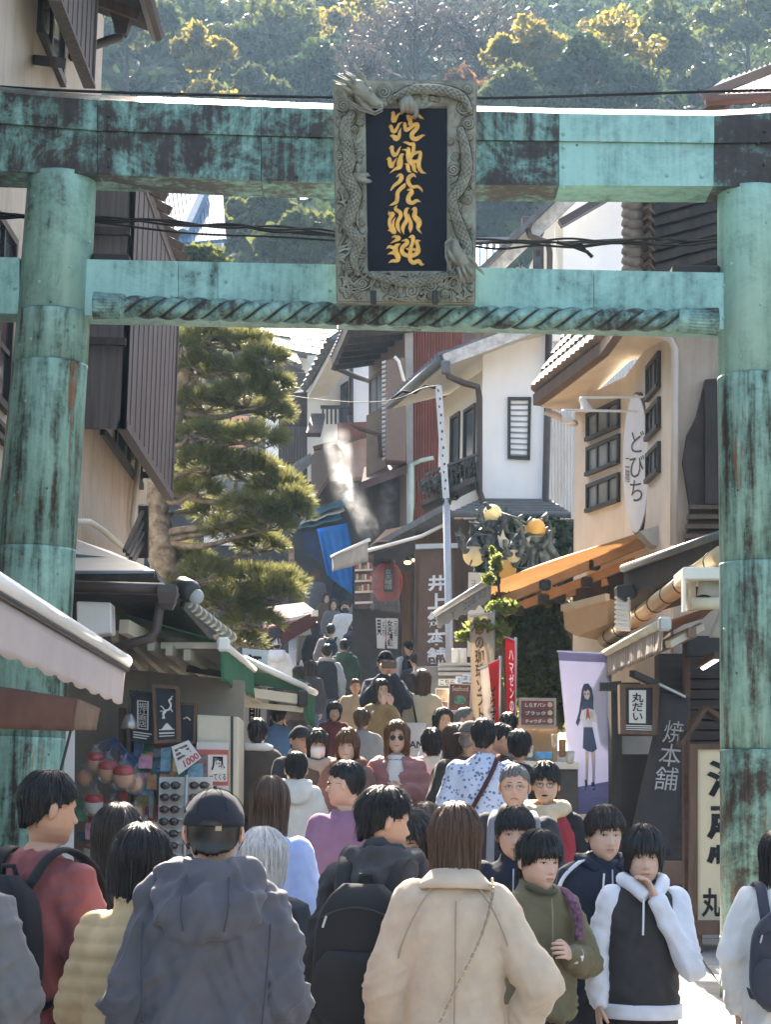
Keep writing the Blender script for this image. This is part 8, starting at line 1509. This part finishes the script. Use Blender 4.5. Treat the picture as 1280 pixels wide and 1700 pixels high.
cols_ = {'charcoal': (.05, .05, .055), 'brown': (.12, .075, .05), 'navy': (.035, .042, .07), 'grey': (.20, .20, .21), 'cream': (.50, .45, .37), 'dark green': (.04, .07, .05), 'maroon': (.14, .04, .045), 'white': (.6, .6, .6), 'blue': (.10, .17, .30), 'tan': (.33, .25, .17)}
for i_, (px_, py_, d_, yw_, cn_, hr_, fm2, wh_) in enumerate(((590, 1030, 37.0, 182, 'navy', 'short', False, 'just left of the dark grey jacket'), (541, 986, 40.0, 20, 'brown', 'bob', True, 'behind the grey cardigan'), (503, 1003, 39.4, 170, 'cream', 'short', False, 'beside the maroon awning'), (468, 962, 42.2, 30, 'charcoal', 'mop', False, 'left of the long grey coat'), (597, 984, 40.4, 10, 'grey', 'bob', True, 'at the foot of the blue sheet'), (622, 1022, 37.4, 186, 'brown', 'longbob', True, 'by the paper signs of the bun shop'), (572, 1062, 32.5, 176, 'dark green', 'short', False, 'right of the black vest'), (515, 1098, 28.6, 184, 'charcoal', 'bob', True, 'above the end of the green awning'),
 (590, 1128, 25.2, 10, 'tan', 'short', False, 'left of the olive tan coat'), (668, 1142, 21.8, 175, 'navy', 'short', False, 'between the raised phone and the tote bag'), (555, 1168, 21.0, 5, 'maroon', 'fringe_bob', True, 'below the plastic bag'), (601, 1178, 18.6, 178, 'grey', 'mop', False, 'left of the pink puffer coat'), (735, 1178, 18.2, 20, 'white', 'longbob', True, 'below the menu boards'), (462, 1172, 19.2, 170, 'blue', 'short', False, 'behind the dark capped man'), (645, 1046, 34.5, 5, 'charcoal', 'wavy', False, 'above the raised phone'), (845, 1184, 17.4, 190, 'grey', 'short', False, 'under the red banner'))):
 person('X%d' % i_, '%s in a %s top %s' % ('woman' if fm2 else 'man', cn_, wh_), px_, py_, d_, yw_, hair=hr_, hc=('black', 'dark', 'brown')[i_ % 3], skin=i_ % 3, fem=fm2, top=('jacket', fab('stroll_' + cn_.replace(' ', '_'), cols_[cn_])), bulk=.04 + .005 * (i_ % 3), collar=.6 * (i_ % 2), hood=.8 * (i_ % 3 == 0), legs=(dkp, jean, khaki)[i_ % 3])
# ---------------------------------------------------------------- what they wear and carry
def backpack(key, label, m, w=.30, h=.44, dp=.15, zc=1.17, y0=.15, straps=True):
 root, T, TH, off, kb, RZ = PERSON[key]; t = thing('backpack', T((0, y0, zc - h / 2)), label, 'backpack'); mb = MB(); rg = []
 for i in range(13):
  u = i / 12; z = zc - h / 2 + h * u; s = (1 - abs(2 * u - 1) ** 4 * .55) * (1 - .12 * u); e = .55
  rg.append([T((w / 2 * s * math.copysign(abs(math.cos(a)) ** e, math.cos(a)), y0 + dp * .45 + dp / 2 * s * (1 + .15 * (1 - u)) * math.copysign(abs(math.sin(a)) ** e, math.sin(a)) + .01 * noise.noise((a * 2, u * 5, zc)), z)) for a in [2 * pi * k / 28 for k in range(28)]])
 body = mb.loft(rg).build('pack', m, t, True)
 mb = MB(); mb.loft([[T((w * .42 * s * math.copysign(abs(math.cos(a)) ** .5, math.cos(a)), y0 + dp * .95 + .03 * s * math.sin(a), zc - h * .46 + h * .5 * u)) for a in [2 * pi * k / 24 for k in range(24)]] for u in np.linspace(0, 1, 7) for s in [1 - abs(2 * u - 1) ** 4 * .3]]); mb.build('pocket', m, t, True)
 MB().tube([T((x * w * .36, y0 + dp * .98 + .004, zc - h * .04 + h * .30 + h * .08 * (1 - x * x))) for x in np.linspace(-1, 1, 13)], .005 * kb, 6).build('zip', iron, t, True); MB().tube([T((w * .30, y0 + dp + .004, zc + h * .28)), T((w * .33, y0 + dp + .01, zc + h * .20))], .004, 5).build('zip_pull', galv, t)
 MB().tube([T((-.03, y0 + .02, zc + h * .47)), T((-.02, y0 + .03, zc + h * .56)), T((.02, y0 + .03, zc + h * .56)), T((.03, y0 + .02, zc + h * .47))], .009, 6).build('grab_handle', m, t, True)
 if straps:
  for s in (-1, 1): MB().tube([T(q) for q in spline([(s * .08, y0 + .03, zc + h * .42), (s * .10, y0 - .05, 1.46), (s * .115, .0, 1.475), (s * .125, -.12, 1.40), (s * .13, -.165, 1.25), (s * .165, -.10, 1.08), (s * .13, y0, zc - h * .38)], 5)], .028 * kb, 8, sy=.35).build('shoulder_strap', m, t, True)
 return t
backpack('A', 'black backpack on the red T-shirt man', fab('pack_black', (.02, .021, .024), .6), w=.33, h=.46, y0=.14)
backpack('H', 'big black backpack on the man with spiky hair', fab('pack_soot', (.026, .027, .029), .7), w=.36, h=.50, y0=.20, zc=1.14)
backpack('Q', 'charcoal backpack on the white jacket at the right edge', fab('pack_charcoal', (.05, .05, .062), .6), w=.34, h=.46, y0=.17, zc=1.12)
backpack('AP', 'navy backpack on the tan jacket up the street', fab('pack_navy', (.03, .04, .065), .7), y0=.16, zc=1.2)
def on_person(key, name, pts, r, m, n=8, sy=1.0): root, T, TH, off, kb, RZ = PERSON[key]; return MB().tube([T(q) for q in spline(pts, 5)], r * kb, n, sy=sy).build(name, m, root, True)
# chain strap across the beige coat: links
root, T, TH, off, kb, RZ = PERSON['J']; ch = [Vector(q) for q in spline([T(q) for q in ((-.13, .02, 1.475), (-.125, .13, 1.42), (-.08, .185, 1.27), (.02, .20, 1.06), (.12, .22, .84), (.20, .20, .62))], 10)]
chain_m = mat('chain_metal', (.30, .24, .17), .3, .7); mb = MB(); acc = 0
for i in range(len(ch) - 1):
 a, b = ch[i], ch[i + 1]; n_ = max(1, int((b - a).length / .016))
 for j in range(n_): c = a.lerp(b, (j + .5) / n_); d = (b - a).normalized() * .0085; mb.tube([c - d, c + d], [.0035 if (i + j) % 2 else .0055] * 2, 5)
mb.build('chain_strap', chain_m, root)['kind'] = 'stuff'
seam = fab('beige_seam', (.30, .235, .17)); 
for s in (-1, 1): on_person('J', 'sleeve_seam', [(s * .075, .10, 1.455), (s * .135, .135, 1.36), (s * .185, .115, 1.24), (s * .20, .06, 1.14)], .0035, seam, 5)
on_person('J', 'back_seam', [(0, .150, 1.40), (0, .185, 1.2), (0, .18, 1.0), (0, .20, .7)], .003, seam, 5)
for key in 'PO': pass
root, T, TH, off, kb, RZ = PERSON['P']; hm2 = MC['cloth_white_sleeve']
on_person('P', 'hood', [(-.02, -.15, 1.40), (-.075, -.09, 1.455), (-.095, .03, 1.48), (0, .10, 1.47), (.095, .03, 1.48), (.075, -.09, 1.455), (.02, -.155, 1.40)], .034, hm2, 10); on_person('P', 'drawstring', [(-.035, -.165, 1.40), (-.04, -.185, 1.33), (-.042, -.185, 1.22)], .005, hm2, 6)
MB().loft([[T((.182 * math.cos(a) * 1.10, .010 + .142 * math.sin(a) * 1.10, z)) for a in [2 * pi * j / 28 for j in range(28)]] for z in (.815, .835, .865, .885)]).build('hem_band', hm2, root, True)
for s, lb in ((-1, 0), (1, 1)):
 for j in range(3): on_person('O', 'shoulder_stripe', [(s * (.085), .0 - .022 * (j - 1), 1.478), (s * .155, -.03 - .022 * (j - 1) - .035, 1.452), (s * .225, -.055 - .018 * (j - 1), 1.375), (s * .262, -.045 - .016 * (j - 1), 1.25), (s * .283, -.035 - .016 * (j - 1), 1.13)], .006, MC['cloth_white_sleeve'], 5)
on_person('O', 'drawstring', [(-.04, -.15, 1.41), (-.05, -.168, 1.33), (-.05, -.17, 1.22)], .005, rwhite, 6); on_person('O', 'zip', [(0, -.155, 1.43), (0, -.168, 1.25), (0, -.165, .9)], .004, galv, 5)
on_person('K', 'zip', [(0, -.15, 1.42), (0, -.163, 1.25), (0, -.16, .9)], .004, mat('brass_zip', (.25, .2, .12), .4, .6), 5); on_person('K', 'patterned_strap', [(.09, .05, 1.47), (.12, -.07, 1.45), (.135, -.155, 1.36), (.14, -.175, 1.22)], .03, fab('floral_strap', (.12, .06, .09), var=.8, vs=60), 8, .4); on_person('K', 'collar_rib', [(-.07, -.02, 1.47), (-.05, -.10, 1.455), (0, -.125, 1.445), (.05, -.10, 1.455), (.07, -.02, 1.47)], .014, fab('olive_rib', (.075, .068, .045)), 8)
on_person('K', 'white_cuff', [(.115, -.205, 1.15), (.085, -.212, 1.155)], .042, MC['cloth_white_tee'], 12)
for s in (-1, 1): on_person('M', 'grey_strap', [(s * .10, .02, 1.475), (s * .12, -.10, 1.42), (s * .125, -.155, 1.28), (s * .125, -.155, 1.08)], .022, fab('strap_grey', (.16, .16, .17)), 8, .4)
on_person('M', 'shirt_collar', [(-.06, -.05, 1.47), (-.03, -.12, 1.42), (0, -.14, 1.39), (.03, -.12, 1.42), (.06, -.05, 1.47)], .014, fab('grey_shirt', (.2, .2, .22)), 8)
on_person('L', 'zip', [(0, -.15, 1.43), (0, -.165, 1.25), (0, -.16, .9)], .004, galv, 5)
on_person('AA', 'shoulder_strap', [(-.09, -.1, 1.46), (-.10, .05, 1.49), (-.04, .165, 1.35), (.08, .185, 1.13), (.19, .13, .95)], .016, fab('strap_dark_red', (.07, .03, .03)), 8, .4)
on_person('C', 'dark_strap', [(-.06, .03, 1.49), (-.075, .15, 1.38), (-.06, .185, 1.2), (.02, .19, 1.0), (.13, .17, .85)], .022, fab('strap_navy', (.04, .045, .06)), 8, .4)
MB().loft([[PERSON['D'][2]((.004 + .034 * math.cos(a), .100 + z * .02 + .010 * math.sin(a) * 0 + e, .018 + .020 * math.sin(a))) for a in [pi * k / 12 for k in range(13)]] for e, z in ((.0, 0), (.017, 0))]).build('cap_opening', HM['dark'], PERSON['D'][0], True)
MB().box(PERSON['D'][2]((-.022, .112, .012)), (.018, .006, .016)).build('cap_buckle', chain_m, PERSON['D'][0])
for s in (-1, 1): MB().tube([PERSON['D'][2]((s * .083, .03, .004)), PERSON['D'][2]((s * .088, .025, -.03)), PERSON['D'][2]((s * .074, -.02, -.055))], .0016, 5).build('mask_loop', ink, PERSON['D'][0])
# things in their hands
def bag_at(name, label, cat, key, c, w, h, dp, m, handle=True, txt=None, hl=.22):
 root, T, TH, off, kb, RZ = PERSON[key]; t = thing(name, T((c[0], c[1], c[2] - h)), label, cat); rg = []
 for u in np.linspace(0, 1, 8):
  s = .82 + .3 * math.sin(pi * min(1, u * 1.1)) * (1 - u * .5); rg.append([T((c[0] + w / 2 * s * math.copysign(abs(math.cos(a)) ** .6, math.cos(a)) + .01 * noise.noise((a, u * 4, w)), c[1] + dp / 2 * s * (1 - u * .6) * math.sin(a), c[2] - h * (1 - u))) for a in [2 * pi * k / 20 for k in range(20)]])
 MB().loft(rg).build('bag_body', m, t, True)
 if handle:
  for y in (-.01, .012): MB().tube([T((c[0] - w * .3, c[1] + y, c[2] - .01)), T((c[0] - .03, c[1] + y, c[2] + hl * .8)), T((c[0] + .03, c[1] + y, c[2] + hl * .8)), T((c[0] + w * .3, c[1] + y, c[2] - .01))], .009, 6).build('handle', m, t, True)
 if txt: q = [T((c[0] + s * w * .4, c[1] + dp * .62, z)) for s, z in ((1, c[2] - h * .5), (-1, c[2] - h * .5), (-1, c[2] - h * .75), (1, c[2] - h * .75))]; text_on('lettering', txt, q, ink, t, .8, bold=.02, proud=.012)
 return t
bag_at('plastic_bag', 'white plastic shopping bag carried by the man in the black vest', 'bag', 'AH', (-.27, -.05, .80), .34, .42, .16, mat('white_plastic', (.60, .56, .50), .4, trans=.3), True, None, .10)
bag_at('tote_bag', 'white canvas tote bag lettered VAN on the shoulder of the cream knit woman', 'bag', 'AG', (.10, .19, 1.12), .36, .40, .08, mat('white_canvas_bag', (.62, .61, .62), .8), False, 'VAN'); root, T, TH, off, kb, RZ = PERSON['AG']; on_person('AG', 'bag_strap', [(.06, .19, 1.10), (.11, .14, 1.36), (.13, .03, 1.475), (.15, -.1, 1.36)], .018, fab('strap_black', (.02, .02, .02)), 6, .4)
bag_at('handbag', 'black handbag on the arm of the pink puffer woman', 'bag', 'X', (.27, -.12, 1.06), .30, .24, .14, mat('black_leather', (.02, .02, .022), .35, spec=.6), True, None, .16)
bag_at('shopping_bag', 'small pale blue gift bag in the hand of the dark brown coat woman', 'bag', 'Z1', (.25, -.05, .84), .18, .24, .09, mat('pale_blue_bag', (.40, .47, .6), .6), True, None, .08)
root, T, TH, off, kb, RZ = PERSON['AE']; c = T((0, -.29, 1.575)); t = tag(MB().box(c, (.155 * kb, .012, .075 * kb)).build('phone', mat('tan_phone_case', (.10, .06, .035), .3), None, bevel=.006, off=c), 'tan phone held up sideways by the man in the cap', 'phone')

sD = fab('slate_seam', (.05, .052, .066))
for q_ in ([(-.055, .10, 1.52), (-.065, .165, 1.46), (-.07, .235, 1.39), (-.06, .24, 1.32)], [(.055, .10, 1.52), (.065, .165, 1.46), (.07, .235, 1.39), (.06, .24, 1.32)], [(-.19, .14, 1.34), (-.185, .165, 1.2), (-.175, .17, 1.05)], [(.19, .14, 1.34), (.185, .165, 1.2), (.175, .17, 1.05)]): on_person('D', 'stitched_seam', q_, .0035, sD, 5)

root, T, TH, off, kb, RZ = PERSON['J']; MB().loft([[T((r * math.cos(a) * 1.05, .018 + r * .95 * math.sin(a), z + .012 * math.sin(a))) for a in [2 * pi * j / 28 for j in range(28)]] for z, r in ((1.455, .078), (1.495, .076), (1.50, .082), (1.46, .118), (1.435, .132), (1.432, .126), (1.46, .085))]).build('coat_collar', MC['cloth_beige_wool'], root, True)
# ================================================================ the air between here and the hill
hz_m = bpy.data.materials.new('haze'); hz_m.use_nodes = True; hz_m.node_tree.nodes.clear(); N = NT(hz_m)
v = N('ShaderNodeVolumePrincipled', {'Color': (.45, .70, 1, 1), 'Density': .00038, 'Anisotropy': .25}); o = N('ShaderNodeOutputMaterial'); N.l.new(v.outputs[0], o.inputs['Volume'])
hz = MB().box((0, 118, 58), (660, 372, 118.4)).build('haze', hz_m, None, off=Vector((0, 0, 0))); tag(hz, kind='stuff')
